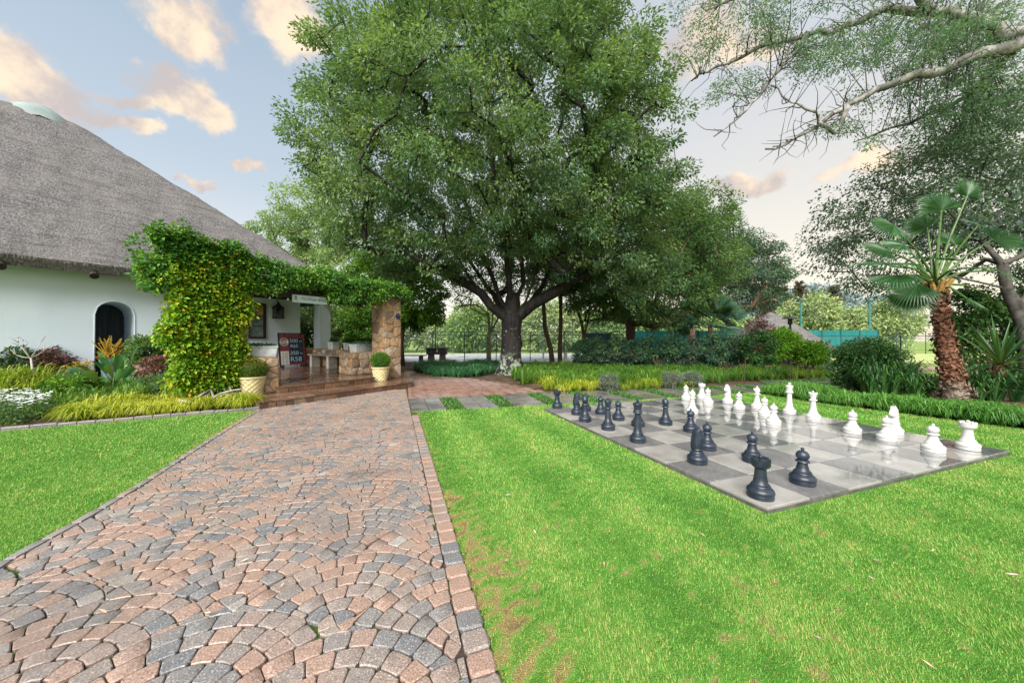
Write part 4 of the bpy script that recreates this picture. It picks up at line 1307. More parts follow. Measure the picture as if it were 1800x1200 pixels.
def skeleton(limbs, targets, rg, step=.6, arch=.12, jit=.08):
    """Grow branches from given limbs to each target; returns nodes, parents, and leaf counts."""
    P = []; par = []
    def add(p, q): P.append(np.array(p, float)); par.append(q); return len(P) - 1
    for limb in limbs:
        q = -1
        if P:
            d = np.linalg.norm(np.array(P) - np.array(limb[0]), axis=1); q = int(np.argmin(d))
        pts = [np.array(p, float) for p in limb]
        first = True
        for a, b in zip(pts, pts[1:]):
            if first and q < 0: q = add(a, -1)
            first = False
            m = max(1, int(np.linalg.norm(b - a) / step))
            for i in range(1, m + 1): q = add(a + (b - a) * i / m + rg.normal(0, jit * .5, 3), q)
    root = P[0]
    order = np.argsort(np.linalg.norm(targets - root, axis=1))
    ends = []
    for ti in order:
        tg = targets[ti]; A = np.array(P)
        d = np.linalg.norm(A - tg, axis=1) + .35 * np.maximum(0, A[:, 2] - tg[2]) + .3 * np.maximum(0, np.linalg.norm(A - root, axis=1) - np.linalg.norm(tg - root))
        q = int(np.argmin(d)); a = P[q]; dist = np.linalg.norm(tg - a)
        m = max(1, int(dist / step))
        for i in range(1, m + 1):
            f = i / m
            p = a + (tg - a) * f + np.array([0, 0, arch * dist * math.sin(pi * f) * .6])
            if i < m: p = p + rg.normal(0, jit, 3)
            q = add(p, q)
        ends.append(q)
    n = len(P); cnt = np.zeros(n)
    for e in ends: cnt[e] += 1
    for i in range(n - 1, -1, -1):
        if par[i] >= 0: cnt[par[i]] += cnt[i]
    return np.array(P), np.array(par), np.maximum(cnt, .6)
def wood(P, par, rad, sides=6):
    """One frustum per edge, as arrays."""
    e = np.nonzero(par >= 0)[0]
    a = P[par[e]]; b = P[e]; ra = np.minimum(rad[par[e]], rad[e] * 1.35); rb = rad[e]
    d = unit(b - a); u = np.cross(d, np.array([.31, .17, .93])); u = unit(u); v = np.cross(d, u)
    th_ = np.arange(sides) * 2 * pi / sides
    ring = u[:, None] * np.cos(th_)[None, :, None] + v[:, None] * np.sin(th_)[None, :, None]
    a2 = a - d * (ra * .3)[:, None]
    V = np.concatenate([a2[:, None] + ring * ra[:, None, None], b[:, None] + ring * rb[:, None, None]], 1).reshape(-1, 3)
    k = np.arange(sides); k2 = (k + 1) % sides
    f = np.stack([k, k2, k2 + sides, k + sides], 1)
    F = (f[None] + (np.arange(len(e)) * 2 * sides)[:, None, None]).reshape(-1, 4)
    return V, F
def fill(blobs, n, rg, shell=.55, test=None):
    """Clump centres spread through a union of ellipsoids, denser towards the outside."""
    vol = np.array([b[3] * b[4] * b[5] for b in blobs]); out = []
    while len(out) < n:
        b = blobs[rg.choice(len(blobs), p=vol / vol.sum())]
        d = unit(rg.normal(0, 1, 3)); r_ = rg.uniform(shell ** 3, 1) ** (1 / 3)
        if rg.rand() < .25: r_ = rg.uniform(.2, 1)
        p = np.array(b[:3]) + d * r_ * np.array(b[3:6])
        # skip what is deep inside another blob
        deep = False
        for c in blobs:
            if c is b: continue
            q = (p - np.array(c[:3])) / np.array(c[3:6])
            if q @ q < .35: deep = True
        if deep and rg.rand() < .7: continue
        if test is not None and not test(p): continue
        out.append(p)
    return np.array(out)
def tree(name, label, cat, base, trunk, blobs, n, per, crad, Ln, Wd, mleaf, mbark, seed, limbs=(), tipr=.012, power=.5, test=None, droop=.45, flat=.65, shell=.55, group=None, kind=None, step=.6, leaf_extra=None):
    rg = np.random.RandomState(seed)
    root = empty(name, base, label, cat, group)
    C = fill(blobs, n, rg, shell, test)
    P, par, cnt = skeleton([[tuple(p[:3]) for p in trunk]] + [list(l) for l in limbs], C, rg, step)
    rad = tipr * cnt ** power
    V, F = wood(P, par, rad, 6)
    fast('branches', V, F, mbark, root, smooth=True)
    mb = MB(); mb.tube([p[:3] for p in trunk], [p[3] for p in trunk], 12); mb.build('trunk', mbark, root, True)
    cr = rg.uniform(.7, 1.25, n) * crad
    outw = unit(C - C.mean(0))
    V, F, Tt = clump_leaves(C, cr, per, Ln, Wd, rg, droop, flat, outw=outw)
    fast('crown', V, F, mleaf, root, Tt)
    return root
def strips(B, D, h, reach, wd, rg, tint, seg=4, sag=.55, tw=.0):
    """Arching strap leaves: bases B, flat directions D, height, reach, width."""
    n = len(B); h = np.asarray(h).reshape(-1, 1); reach = np.asarray(reach).reshape(-1, 1); wd = np.asarray(wd).reshape(-1, 1)
    Sd = np.stack([-D[:, 1], D[:, 0], np.zeros(n)], 1); D3 = np.stack([D[:, 0], D[:, 1], np.zeros(n)], 1)
    rows = []
    for i in range(seg + 1):
        f = i / seg
        fp = 1 - .5 * min(1.0, sag)
        c = B + D3 * reach * (f ** 1.15) + np.array([0, 0, 1.0]) * h * (1 - ((f - fp) / fp) ** 2)
        w_ = wd * (1 - f ** 2.2) * .5 + wd * .03
        rows.append(np.stack([c - Sd * w_, c + Sd * w_], 1))
    V = np.stack(rows, 1).reshape(-1, 3)
    base = (np.arange(n) * (2 * (seg + 1)))[:, None, None]
    f = np.array([[2 * i, 2 * i + 1, 2 * i + 3, 2 * i + 2] for i in range(seg)])
    F = (base + f[None]).reshape(-1, 4)
    return V, F, np.repeat(tint, 2 * (seg + 1))
def scatter(poly, n, rg):
    P = np.array([p[:2] for p in poly]); lo, hi = P.min(0), P.max(0); out = np.zeros((0, 2))
    while len(out) < n:
        q = rg.uniform(lo, hi, (n * 2, 2)); out = np.concatenate([out, q[in_poly(q, poly)]])
    return out[:n]
def tufts(C, per, h, reach, wd, rg, seg=4, tmean=.5, tvar=.25, z=0.0, spread=.05, sag=.55):
    k = len(C); idx = np.repeat(np.arange(k), per); n = k * per
    a = rg.uniform(0, 2 * pi, n); D = np.stack([np.cos(a), np.sin(a)], 1)
    B = np.concatenate([C[idx] + D * rg.uniform(0, spread, (n, 1)), np.full((n, 1), z)], 1)
    sc = rg.uniform(.7, 1.2, k)[idx]
    sc = sc * (.62 + .75 * vnoise(C, 1.7, per)[idx])
    hh = h * sc * rg.uniform(.6, 1.15, n); rc = reach * sc * rg.uniform(.3, 1.2, n)
    tt = np.clip(tmean + (vnoise(C, 1.3, per + 7)[idx] - .5) * .6 + rg.normal(0, tvar * .6, k)[idx] + rg.normal(0, tvar, n), 0, 1)
    return strips(B, D, hh, rc, wd * rg.uniform(.7, 1.2, n), rg, tt, seg, sag)
def bush(name, label, cat, base, blobs, n, per, crad, Ln, Wd, mleaf, mbark, seed, stems=5, droop=.2, group=None, test=None, shell=.6, tip=.006):
    rg = np.random.RandomState(seed)
    root = empty(name, base, label, cat, group)
    C = fill(blobs, n, rg, shell, test)
    b = np.array(base)
    limbs = []
    top = np.mean([bl[:3] for bl in blobs], axis=0)
    for k in range(stems):
        d = rg.normal(0, .25, 3) * np.array([blobs[0][3], blobs[0][4], 0]) * 1.6
        limbs.append([tuple(b + rg.normal(0, .04, 3) * np.array([1, 1, 0])), tuple(b + (top - b) * .55 + d * .6), tuple(top + d)])
    P, par, cnt = skeleton(limbs, C, rg, .25, jit=.02)
    V, F = wood(P, par, np.minimum(tip * cnt ** .5, .05), 5); fast('stems', V, F, mbark, root)
    V, F, Tt = clump_leaves(C, rg.uniform(.7, 1.2, n) * crad, per, Ln, Wd, rg, droop, .8, outw=unit(C - top))
    fast('foliage', V, F, mleaf, root, Tt)
    return root

# ------------------------------------------------------------------ foliage materials
ML_big = leafmat('celtis_leaf', [(0, (.044, .115, .060)), (.35, (.085, .180, .078)), (.7, (.140, .240, .086)), (1, (.23, .31, .095))], .4, .4, .5)
ML_second = leafmat('second_leaf', [(0, (.032, .095, .045)), (.5, (.075, .165, .055)), (1, (.15, .25, .065))], .4, .5)
ML_blue = leafmat('blue_green_leaf', [(0, (.030, .070, .055)), (.5, (.060, .125, .080)), (1, (.11, .19, .10))], .25, .45)
ML_acacia = leafmat('acacia_leaf', [(0, (.05, .115, .085)), (.5, (.085, .18, .115)), (1, (.16, .28, .12))], .4, .5)
ML_right = leafmat('dusky_leaf', [(0, (.05, .095, .085)), (.5, (.095, .16, .125)), (1, (.16, .23, .14))], .4, .4, .5)
ML_bright = leafmat('bright_leaf', [(0, (.035, .12, .015)), (.5, (.09, .23, .02)), (1, (.19, .36, .03))], .3, .5)
ML_lime = leafmat('lime_leaf', [(0, (.07, .24, .02)), (.5, (.16, .40, .03)), (1, (.30, .52, .05))], .4, .5)  # lime leaf, brightened in colour to offset tree shade on the shrubs
ML_pale = leafmat('pale_leaf', [(0, (.12, .21, .08)), (.5, (.20, .32, .10)), (1, (.32, .42, .14))], .3, .6)
ML_hedge = leafmat('hedge_leaf', [(0, (.014, .050, .034)), (.45, (.030, .090, .058)), (.85, (.060, .15, .075)), (1, (.15, .25, .06))], .2, .45)
ML_dark = leafmat('dark_leaf', [(0, (.015, .058, .02)), (.5, (.034, .115, .030)), (1, (.08, .20, .04))], .2, .4, .5)
ML_creep = leafmat('creeper_leaf', [(0, (.025, .11, .028)), (.45, (.055, .19, .03)), (.8, (.11, .28, .03)), (1, (.25, .38, .03))], .3, .45)
ML_creepy = leafmat('yellow_creeper_leaf', [(0, (.07, .21, .02)), (.4, (.16, .34, .02)), (.75, (.29, .45, .02)), (.93, (.46, .48, .03)), (1, (.5, .30, .03))], .3, .45)
ML_yel = leafmat('yellow_grass', [(0, (.13, .22, .015)), (.4, (.30, .36, .02)), (.8, (.50, .50, .04)), (1, (.60, .56, .16))], .3, .5)
ML_lily = leafmat('lilyturf', [(0, (.030, .12, .022)), (.5, (.07, .22, .03)), (1, (.16, .35, .06))], .3, .35, .5)
ML_lirio = leafmat('mondo', [(0, (.015, .09, .035)), (.5, (.035, .16, .06)), (1, (.09, .24, .08))], .25, .4, .5)
ML_bedg = leafmat('bed_grass', [(0, (.035, .11, .015)), (.5, (.085, .21, .025)), (1, (.22, .33, .035))], .3, .45)
ML_grass = leafmat('lawn_blade', [(0, (.055, .17, .022)), (.3, (.10, .29, .038)), (.55, (.17, .38, .06)), (.72, (.31, .40, .11)), (.86, (.46, .37, .12)), (1, (.36, .22, .09))], .25, .55, .25)
ML_white = leafmat('white_petal', [(0, (.70, .72, .80)), (1, (.84, .84, .86))], .25, .6)
ML_purple = leafmat('purple_leaf', [(0, (.045, .015, .022)), (.5, (.11, .035, .045)), (1, (.20, .085, .075))], .2, .45)
ML_grey = leafmat('grey_green', [(0, (.06, .085, .075)), (1, (.17, .21, .17))], .2, .6)
ML_orange = leafmat('orange_stem', [(0, (.40, .20, .02)), (.5, (.55, .33, .03)), (1, (.45, .40, .06))], .2, .5)
ML_succ = leafmat('succulent', [(0, (.05, .15, .09)), (1, (.14, .30, .19))], .15, .45)
ML_boxb = leafmat('brown_tinged_box', [(0, (.030, .10, .012)), (.5, (.09, .17, .014)), (.8, (.22, .17, .02)), (1, (.34, .17, .03))], .2, .5)
ML_palm = leafmat('palm_leaf', [(0, (.010, .045, .018)), (.5, (.024, .085, .026)), (1, (.07, .17, .045))], .25, .33, .5)
ML_far = leafmat('haze_pale_leaf', [(0, (.16, .22, .12)), (.5, (.27, .36, .16)), (1, (.40, .46, .20))], .2, .7, .1)  # pale leaf colour stands in for haze over the far trees
ML_farblue = leafmat('haze_blue_leaf', [(0, (.13, .20, .23)), (1, (.26, .34, .37))], .2, .7, .1)  # blue grey distance haze is put into the leaf colour
ML_brown = leafmat('brown_conifer', [(0, (.060, .045, .032)), (.6, (.10, .075, .05)), (1, (.07, .09, .06))], .1, .7, .1)
ML_dead = leafmat('dry_leaf', [(0, (.42, .33, .24)), (.6, (.58, .50, .42)), (1, (.50, .30, .20))], .2, .6)
t = T('dark_bark')
z_ = t.n('ShaderNodeSeparateXYZ'); t.l(t.co(), z_.inputs[0])
c = t.mix(t.ramp(t.noise(9, 6, .65, stretch=(1, 1, .25)), .35, .68), (.008, .007, .008), (.034, .028, .027))
lich = t.math('MULTIPLY', t.ramp(t.noise(5.5, 4, .6), .47, .57), t.ramp(z_.outputs[2], 1.0, .25))
lich2 = t.math('MULTIPLY', t.ramp(t.noise(6.5, 3, .6), .62, .66), t.ramp(z_.outputs[2], 2.6, 1.0))
c = t.mix(t.math('MAXIMUM', lich, lich2), c, (.28, .34, .26))
M_bark = t.done(t.bsdf(c, .75, .35, t.noise(14, 6, .7, stretch=(1, 1, .2)), .9, .05))
t = T('pale_bark')
c = t.mix(t.ramp(t.noise(5, 5, .6), .4, .66), (.09, .085, .08), (.33, .315, .30))
M_palebark = t.done(t.bsdf(c, .75, .3, t.noise(16, 5), .5, .03))
M_greybark = plain('grey_bark', (.11, .10, .085), .8, .3, .4, 8, .6)
M_duskbark = plain('dusky_bark', (.065, .06, .055), .8, .3, .45, 8, .7)
M_brownbark = plain('brown_bark', (.09, .06, .04), .8, .3, .4, 10, .5)
M_greenbark = plain('greenish_bark', (.20, .20, .12), .8, .3, .35, 7, .4)
M_pinkbark = plain('pinkish_bark', (.34, .20, .14), .8, .3, .3, 7, .4)
M_vine = plain('vine_stem', (.36, .33, .29), .8, .3, .25, 14, .4)

# ------------------------------------------------------------------ the great tree
TB = Vector((-.05, 13.3, 0))
def tb(x, y, z): return (TB[0] + x, TB[1] + y, z)
trunk = [tb(0, 0, -.1) + (.70,), tb(0, 0, .12) + (.56,), tb(0, 0, .5) + (.43,), tb(.0, 0, 1.1) + (.37,), tb(.02, 0, 1.7) + (.38,), tb(.05, 0, 2.1) + (.41,), tb(.05, 0, 2.5) + (.34,), tb(.1, .1, 3.1) + (.25,)]
limbs = [[tb(.0, 0, 1.9), tb(-.75, -.3, 2.55), tb(-1.5, -.5, 3.6), tb(-2.1, -.7, 4.6), tb(-3.4, -.8, 5.6)],
         [tb(.0, 0, 2.1), tb(-.4, .2, 3.0), tb(-1.0, .3, 4.3), tb(-1.6, .6, 6.2), tb(-2.6, .6, 8.4)],
         [tb(.05, .1, 2.3), tb(.0, -.4, 3.4), tb(-.3, -1.2, 5.2), tb(-.6, -1.9, 7.3), tb(-.8, -2.2, 9.6)],
         [tb(.1, .1, 2.3), tb(.4, .2, 3.6), tb(.5, .3, 5.6), tb(.9, .6, 8.0), tb(1.2, .6, 11)],
         [tb(.1, .1, 2.1), tb(.6, -.2, 2.8), tb(1.0, -.5, 4.2), tb(1.9, -.9, 6.0), tb(2.6, -1.2, 8.4)],
         [tb(.1, 0, 1.95), tb(.9, -.1, 2.6), tb(1.6, -.2, 3.1), tb(2.7, -.3, 3.7), tb(4.1, -.2, 4.6)],
         [tb(.1, .1, 2.0), tb(.8, .6, 2.9), tb(1.6, 1.2, 4.2), tb(2.8, 1.6, 6.2)],
         [tb(-.1, .2, 2.1), tb(-.7, .9, 3.1), tb(-1.7, 1.6, 4.6), tb(-3.2, 2.0, 6.5)],
         [tb(-1.1, -.4, 3.0), tb(-1.9, -.3, 3.55), tb(-3.0, -.2, 4.0), tb(-4.3, -.2, 4.9)]]
bl = [(-.9, 13.3, 9.3, 6.6, 5.6, 6.6), (-3.9, 12.6, 7.2, 3.6, 4.0, 3.6), (2.2, 12.8, 8.2, 4.2, 4.2, 4.4), (-.8, 9.9, 7.8, 4.0, 2.6, 3.2), (-4.6, 12.0, 5.2, 2.6, 2.4, 1.6), (-6.0, 12.2, 5.7, 1.7, 1.7, 1.3), (-2.6, 11.4, 4.6, 1.9, 1.8, 1.1), (3.4, 12.4, 5.4, 2.6, 2.4, 1.9), (1.4, 10.8, 5.2, 1.8, 1.6, 1.2), (4.6, 13, 3.9, 1.9, 1.8, 1.2)]
def under(p):
    r_ = math.hypot(p[0] - TB[0], p[1] - TB[1])
    lo = 3.6 - .08 * r_ if p[0] < TB[0] else 3.6 - .2 * r_
    if abs(p[0] - TB[0]) < 1.7 and p[1] < 13.5: lo = 4.2
    return lo < p[2] < 15.5 and p[1] > 6.6 and p[2] - 1.3 < 1.25 * p[1] + 1.0
tree('shade_tree', 'huge spreading shade tree with dark forked trunk and lichen at its foot', 'tree', TB, trunk, bl, 1500, 185, .5, .118, .5, ML_big, M_bark, 21, limbs, .0085, .52, under, .32, .72, .62)
# ------------------------------------------------------------------ trees to its right and left
B2 = Vector((6.5, 18.4, 0))
tree('shade_tree', 'rounded mid green tree behind the long hedge, right of the huge tree', 'tree', B2,
     [(6.5, 18.4, -.1, .2), (6.5, 18.4, 1.2, .16), (6.3, 18.3, 2.2, .13), (6.0, 18.2, 3.2, .1)],
     [(6.4, 17.6, 5.6, 4.2, 3.0, 3.9), (4.4, 17, 4.4, 2.4, 2.2, 2.3), (8.6, 17.6, 6.0, 3.2, 2.5, 3.4), (7.2, 16.4, 3.4, 2.6, 1.8, 1.5)], 560, 140, .55, .15, .42, ML_second, M_brownbark, 5, tipr=.011, test=lambda p: p[2] > 1.9)
B3 = Vector((11.7, 22.2, 0))
tree('shade_tree', 'airy blue green tree with pinkish trunk behind the fan palm', 'tree', B3,
     [(11.7, 22.2, -.1, .2), (11.6, 22.2, 2, .17), (11.55, 22.2, 4.4, .13), (12, 22.2, 6.2, .08)],
     [(14.2, 22, 5.6, 3.3, 2.6, 2.6), (12.3, 22, 6.8, 2.6, 2.4, 2.6), (10.4, 21.4, 7.4, 2.6, 2.2, 2.6), (16.0, 22, 4.9, 1.9, 1.8, 1.8)], 460, 120, .55, .17, .4, ML_blue, M_pinkbark, 6, tipr=.012, shell=.4, test=lambda p: p[2] > 2.4)
B4 = Vector((-5.55, 17.2, 0))
tree('garden_tree', 'bushy dark green tree behind the stone pillar, over the garden bench', 'tree', B4,
     [(-5.55, 17.2, -.1, .17), (-5.6, 17.2, 1.0, .14), (-5.5, 17.2, 2.1, .12), (-5.4, 17.2, 2.9, .09)],
     [(-5.1, 16.8, 3.4, 1.7, 1.6, 1.5), (-6.4, 17.2, 4.3, 1.9, 1.6, 1.7), (-4.6, 17, 2.7, 1.1, 1.2, .9)], 150, 140, .45, .17, .5, ML_bright, M_brownbark, 8, test=lambda p: p[2] > 1.75)
B5 = Vector((-19, 31, 0))
tree('pale_tree', 'feathery pale green tree rising behind the thatched roof', 'tree', B5,
     [(-19, 31, -.1, .35), (-19, 31, 4, .28), (-18.7, 31, 8, .2), (-18.6, 31, 12, .1)],
     [(-18.6, 31, 13, 3.0, 2.8, 3.6), (-17.0, 31, 10.5, 3.2, 3, 3.0), (-20.5, 31, 11, 2.8, 3, 3), (-15.8, 30, 7.2, 2.6, 2.6, 2.8)], 190, 110, .75, .26, .4, ML_pale, M_greybark, 9, tipr=.02, shell=.35)
B6 = Vector((-.95, 19.8, 0))
tree('bare_tree', 'small pale multi stemmed tree with thin leaves left of the huge trunk', 'tree', B6,
     [(-1.35, 19.8, -.1, .16), (-1.35, 19.8, .6, .13), (-1.35, 19.8, 1.5, .13)],
     [(-1.3, 19.8, 4.0, 2.7, 1.4, 1.4), (-3.2, 19.8, 3.8, 1.6, 1.2, 1.0)], 70, 34, .4, .13, .4, ML_pale, M_greenbark, 10,
     [[(-1.35, 19.8, 1.4), (-1.9, 19.8, 2.4), (-2.9, 19.8, 3.0), (-4.0, 19.8, 3.4)], [(-1.35, 19.8, 1.4), (-1.4, 19.8, 2.8), (-1.5, 19.8, 4.2)], [(-1.35, 19.8, 1.4), (-.8, 19.8, 2.6), (-.5, 19.8, 4.0)], [(-1.35, 19.8, 1.4), (-1.1, 20, 2.7), (-1.0, 20, 4.4)]], tipr=.013)
for base_, lab, sd, tr in ((Vector((2.1, 17.6, 0)), 'slender dark stemmed tree just right of the huge trunk', 12, [(2.1, 17.6, -.1, .15), (2.0, 17.6, .8, .12), (1.7, 17.6, 1.9, .11), (1.6, 17.6, 3.6, .09)]),
                           (Vector((2.55, 17.8, 0)), 'upright dark tree with fork, second right of the huge trunk', 13, [(2.5, 17.8, -.1, .13), (2.5, 17.8, 1.1, .11), (2.55, 17.8, 2.4, .1), (2.5, 17.8, 4.0, .07)]),
                           (Vector((3.3, 18, 0)), 'thin leaning sapling nearest the hedge, right of the huge trunk', 14, [(3.2, 18, -.1, .06), (3.55, 18, .9, .05), (4.0, 18, 2.2, .045), (4.1, 18, 3.2, .03)])):
    b = tr[-1]
    tree('slender_tree', lab, 'tree', base_, tr, [(b[0], b[1], b[2] + 1.1, 1.5, 1.3, 1.3)], 50, 80, .42, .14, .42, ML_second, M_brownbark, sd, [[(b[0], b[1], 2.0 if b[2] > 3.5 else 1.6), (b[0] - .9, b[1], 3.2)]], group=None, shell=.3)
# ------------------------------------------------------------------ right-hand tree with dusky crown, and the overhanging acacia
B7 = Vector((11.4, 7.55, 0))
tree('dusky_tree', 'dusky small leaved tree with grey forked trunk at the right edge, behind the palm', 'tree', B7,
     [(11.45, 7.55, -.1, .17), (11.4, 7.55, .6, .12), (11.3, 7.55, 1.6, .10), (10.95, 7.55, 2.4, .09), (10.85, 7.55, 2.95, .085)],
     [(10.7, 9.0, 4.9, 2.3, 2.0, 1.3), (12.6, 8.6, 5.4, 3.0, 2.2, 1.8), (9.7, 9.4, 4.3, 1.3, 1.4, 1.2), (13.5, 8, 3.7, 2.2, 2, 1.4), (9.3, 9.5, 3.2, .75, 1.0, .8), (10.5, 9.3, 3.6, 1.5, 1.4, 1.0), (9.4, 6.3, 3.75, .8, .6, .5), (12.4, 8.0, 4.6, 1.8, 1.4, 1.2), (11.6, 7.6, 5.9, 1.8, 1.4, 1.0)], 520, 84, .42, .09, .5, ML_right, M_duskbark, 15,
     [[(10.9, 7.55, 2.9), (10.7, 7.7, 3.6), (10.2, 8.1, 4.6), (9.2, 8.7, 5.3)], [(10.9, 7.55, 2.8), (11.5, 7.5, 3.4), (12.4, 7.8, 4.6)], [(10.95, 7.55, 2.5), (10.1, 7.9, 2.75), (9.0, 8.6, 3.3)]], tipr=.0045, shell=.3, droop=.5, step=.4)
rg = np.random.RandomState(33)
B8 = Vector((15.0, 6.3, 0))
aca = empty('acacia_tree', B8, 'pale barked acacia leaning in from the right, branches over the lawn', 'tree')
limbA = [H(1960, 20, 6.2), H(1800, 72, 6.4), H(1700, 108, 6.5), H(1640, 128, 6.6), H(1560, 150, 6.8), H(1490, 183, 7.0), H(1460, 205, 7.1), H(1400, 245, 7.3), H(1345, 262, 7.5)]
limbB = [H(1960, 20, 6.2), H(1765, 60, 6.8), H(1720, 30, 7.0), H(1640, 22, 7.2), H(1560, 14, 7.5), H(1480, 48, 7.7), H(1420, 62, 7.9), H(1330, 88, 8.2), H(1260, 120, 8.5), H(1215, 143, 8.7)]
limbC = [limbB[6], H(1380, 110, 7.6), H(1345, 155, 7.4), H(1310, 195, 7.3), H(1255, 240, 7.3)]
limbD = [limbB[3], H(1600, -40, 7.0), H(1480, -60, 7.2), H(1350, -30, 7.6), H(1240, 20, 8.0)]
limbE = [limbA[5], H(1465, 235, 7.0), H(1430, 200, 7.1), H(1385, 180, 7.2), H(1355, 150, 7.4)]
limbF = [limbA[1], H(1700, 170, 7.6), H(1600, 215, 8.0), H(1500, 250, 8.3)]
def radii(l, a, b): return [a + (b - a) * (i / (len(l) - 1)) ** .8 for i in range(len(l))]
mb = MB(); mb.tube([B8, (14.6, 6.3, 2.5), (13.6, 6.2, 5.2), limbA[0], ], [.4, .34, .26, .2], 12); mb.build('trunk', M_palebark, aca, True)
mb = MB()
for l, a, b in ((limbA, .135, .018), (limbB, .135, .02), (limbC, .06, .014), (limbD, .09, .02), (limbE, .05, .012), (limbF, .07, .015)):
    # smooth the limb with a few jittered in-between points
    pts = []
    for p, q in zip(l, l[1:]):
        for k in range(3): pts.append(p.lerp(q, k / 3) + Vector(rg.normal(0, .025, 3)))
    pts.append(l[-1]); mb.tube(pts, radii(pts, a, b), 9)
mb.build('limbs', M_palebark, aca, True)
NODES = []
for l in (limbA[2:], limbB[2:], limbC, limbD, limbE, limbF):
    for p, q in zip(l, l[1:]):
        for k in range(4): NODES.append(np.array(p.lerp(q, k / 4)))
NODES = np.array(NODES)
TG = []
for (u, v, Y, ru, rv, n) in ((1230, 60, 8.3, 70, 60, 26), (1350, 60, 7.8, 90, 70, 44), (1440, 100, 7.5, 90, 50, 36), (1560, 60, 7.3, 110, 60, 52), (1700, 50, 7.0, 120, 60, 80), (1660, 190, 7.6, 150, 60, 80), (1600, 110, 7.3, 100, 50, 40), (1760, 110, 7.2, 90, 60, 40), (1700, 250, 8.0, 120, 40, 40), (1290, 150, 7.6, 60, 40, 14), (1480, 230, 7.6, 60, 30, 8), (1760, 170, 7.4, 70, 60, 34), (1620, -50, 7, 200, 60, 50), (1400, -40, 7.5, 160, 50, 30)):
    for k in range(n):
        TG.append(np.array(H(u + rg.normal(0, .5) * ru, v + rg.normal(0, .5) * rv, Y + rg.normal(0, .5))))
TG = np.array(TG)
bP = []; bpar = []; brad = []
tws = MB()
for tg in TG:
    q = NODES[np.argmin(np.linalg.norm(NODES - tg, axis=1))]
    d = np.linalg.norm(tg - q); m = q + (tg - q) * .5 + np.array([0, 0, .1 * d]) + rg.normal(0, .06, 3)
    tws.tube([q, m, tg], [.004 + .006 * d, .004 + .003 * d, .003], 4, cap=False)
for k in range(150):
    q = NODES[rg.randint(len(NODES))]; p = [Vector(q)]; d = unit(np.array([rg.normal(-.5, .5), rg.normal(0, .5), rg.normal(-.25, .45)]))
    for i in range(4): d = unit(d + rg.normal(0, .35, 3)); p.append(p[-1] + Vector(d) * rg.uniform(.1, .22))
    tws.tube(p, [.012, .009, .007, .005, .003], 4, cap=False)
tws.build('twigs', M_duskbark, aca)
V, F, Tt = clump_leaves(TG, rg.uniform(.16, .34, len(TG)), 88, .062, .36, rg, .25, .55)
fast('crown', V, F, ML_acacia, aca, Tt)
# ------------------------------------------------------------------ palms
def fan(mb_, hub, axis, normal, rad, rg, n=26, span=2.5, tw=.5):
    """A fan-palm blade: folded strips spreading from the hub."""
    axis = unit(np.array(axis, float)); normal = unit(np.array(normal, float) - axis * (np.array(normal, float) @ axis)); sd = np.cross(normal, axis)
    for k in range(n):
        a = -span / 2 + span * k / (n - 1); r_ = rad * (1 - .22 * abs(a / span * 2) ** 2) * rg.uniform(.9, 1.06)
        d = axis * math.cos(a) + sd * math.sin(a); w_ = rad * span / n * .62
        p = np.cross(normal, d); h = np.array(hub)
        fold = normal * w_ * .35
        m1 = h + d * r_ * .5; m2 = h + d * r_ * .78 - normal * r_ * .03; tip = h + d * r_ - normal * r_ * .12 + np.array([0, 0, -.06 * rad])
        mb_.add([h, m1 - p * w_ * .5 - fold, m1 + fold * .6, m1 + p * w_ * .5 - fold, m2 - p * w_ * .32, m2 + p * w_ * .32, tip],
                [(0, 1, 2), (0, 2, 3), (1, 4, 2), (2, 4, 5), (2, 5, 3), (4, 6, 5)], tint=float(np.clip(rg.normal(.5, .2), 0, 1)))
t = T('palm_fibre')
c = t.mix(t.ramp(t.noise(16, 5, .65), .35, .68), (.055, .026, .018), (.27, .125, .075))
zz = t.n('ShaderNodeSeparateXYZ'); t.l(t.co(), zz.inputs[0])
c = t.mix(t.ramp(zz.outputs[2], .62, .25), c, t.mix(t.ramp(t.noise(22, 4), .4, .65), (.10, .075, .06), (.30, .25, .20)))
M_fibre = t.done(t.bsdf(c, .85, .2, t.noise(30, 5), .8, .03))
PB = Vector((8.97, 6.9, 0)); PT = Vector((8.58, 6.9, 2.4))
palm = empty('fan_palm', PB, 'short fan palm with shaggy red brown trunk in the right border', 'palm')
rg = np.random.RandomState(3)
MB().tube([PB + Vector((0, 0, -.05)), PB + Vector((-.02, 0, .3)), PB.lerp(PT, .35), PB.lerp(PT, .7), PT], [.23, .165, .13, .11, .09], 16).build('trunk', M_fibre, palm, True)
mb = MB()
for k in range(520):
    f = rg.uniform(.04, 1) ; a = rg.uniform(0, 2 * pi) if k % 13 else k
    p = PB.lerp(PT, f); r_ = .20 * (1 - f) ** 6 + .138 - .045 * f
    d = Vector((math.cos(a), math.sin(a), 0)); sd = Vector((-d[1], d[0], 0)); L_ = rg.uniform(.08, .17); w_ = rg.uniform(.04, .085)
    b = p + d * r_ * .9; lean = rg.uniform(-.7, .7)
    tip = b + Vector((0, 0, 1)) * L_ * .75 + sd * L_ * lean + d * rg.uniform(.015, .06)
    mb.add([b - sd * w_ / 2, b + sd * w_ / 2, tip + sd * w_ * .22, tip - sd * w_ * .22, (b + tip) / 2 + d * .03 + sd * w_ * .45, (b + tip) / 2 + d * .03 - sd * w_ * .45], [(0, 1, 4, 5), (5, 4, 2, 3)])
props(mb.build('leaf_bases', M_fibre, palm), kind='stuff')
M_petiole = plain('palm_petiole', (.07, .13, .035), .5, .4, .3, 12)
M_skirt = plain('petiole_base', (.34, .20, .07), .6, .3, .3, 12)
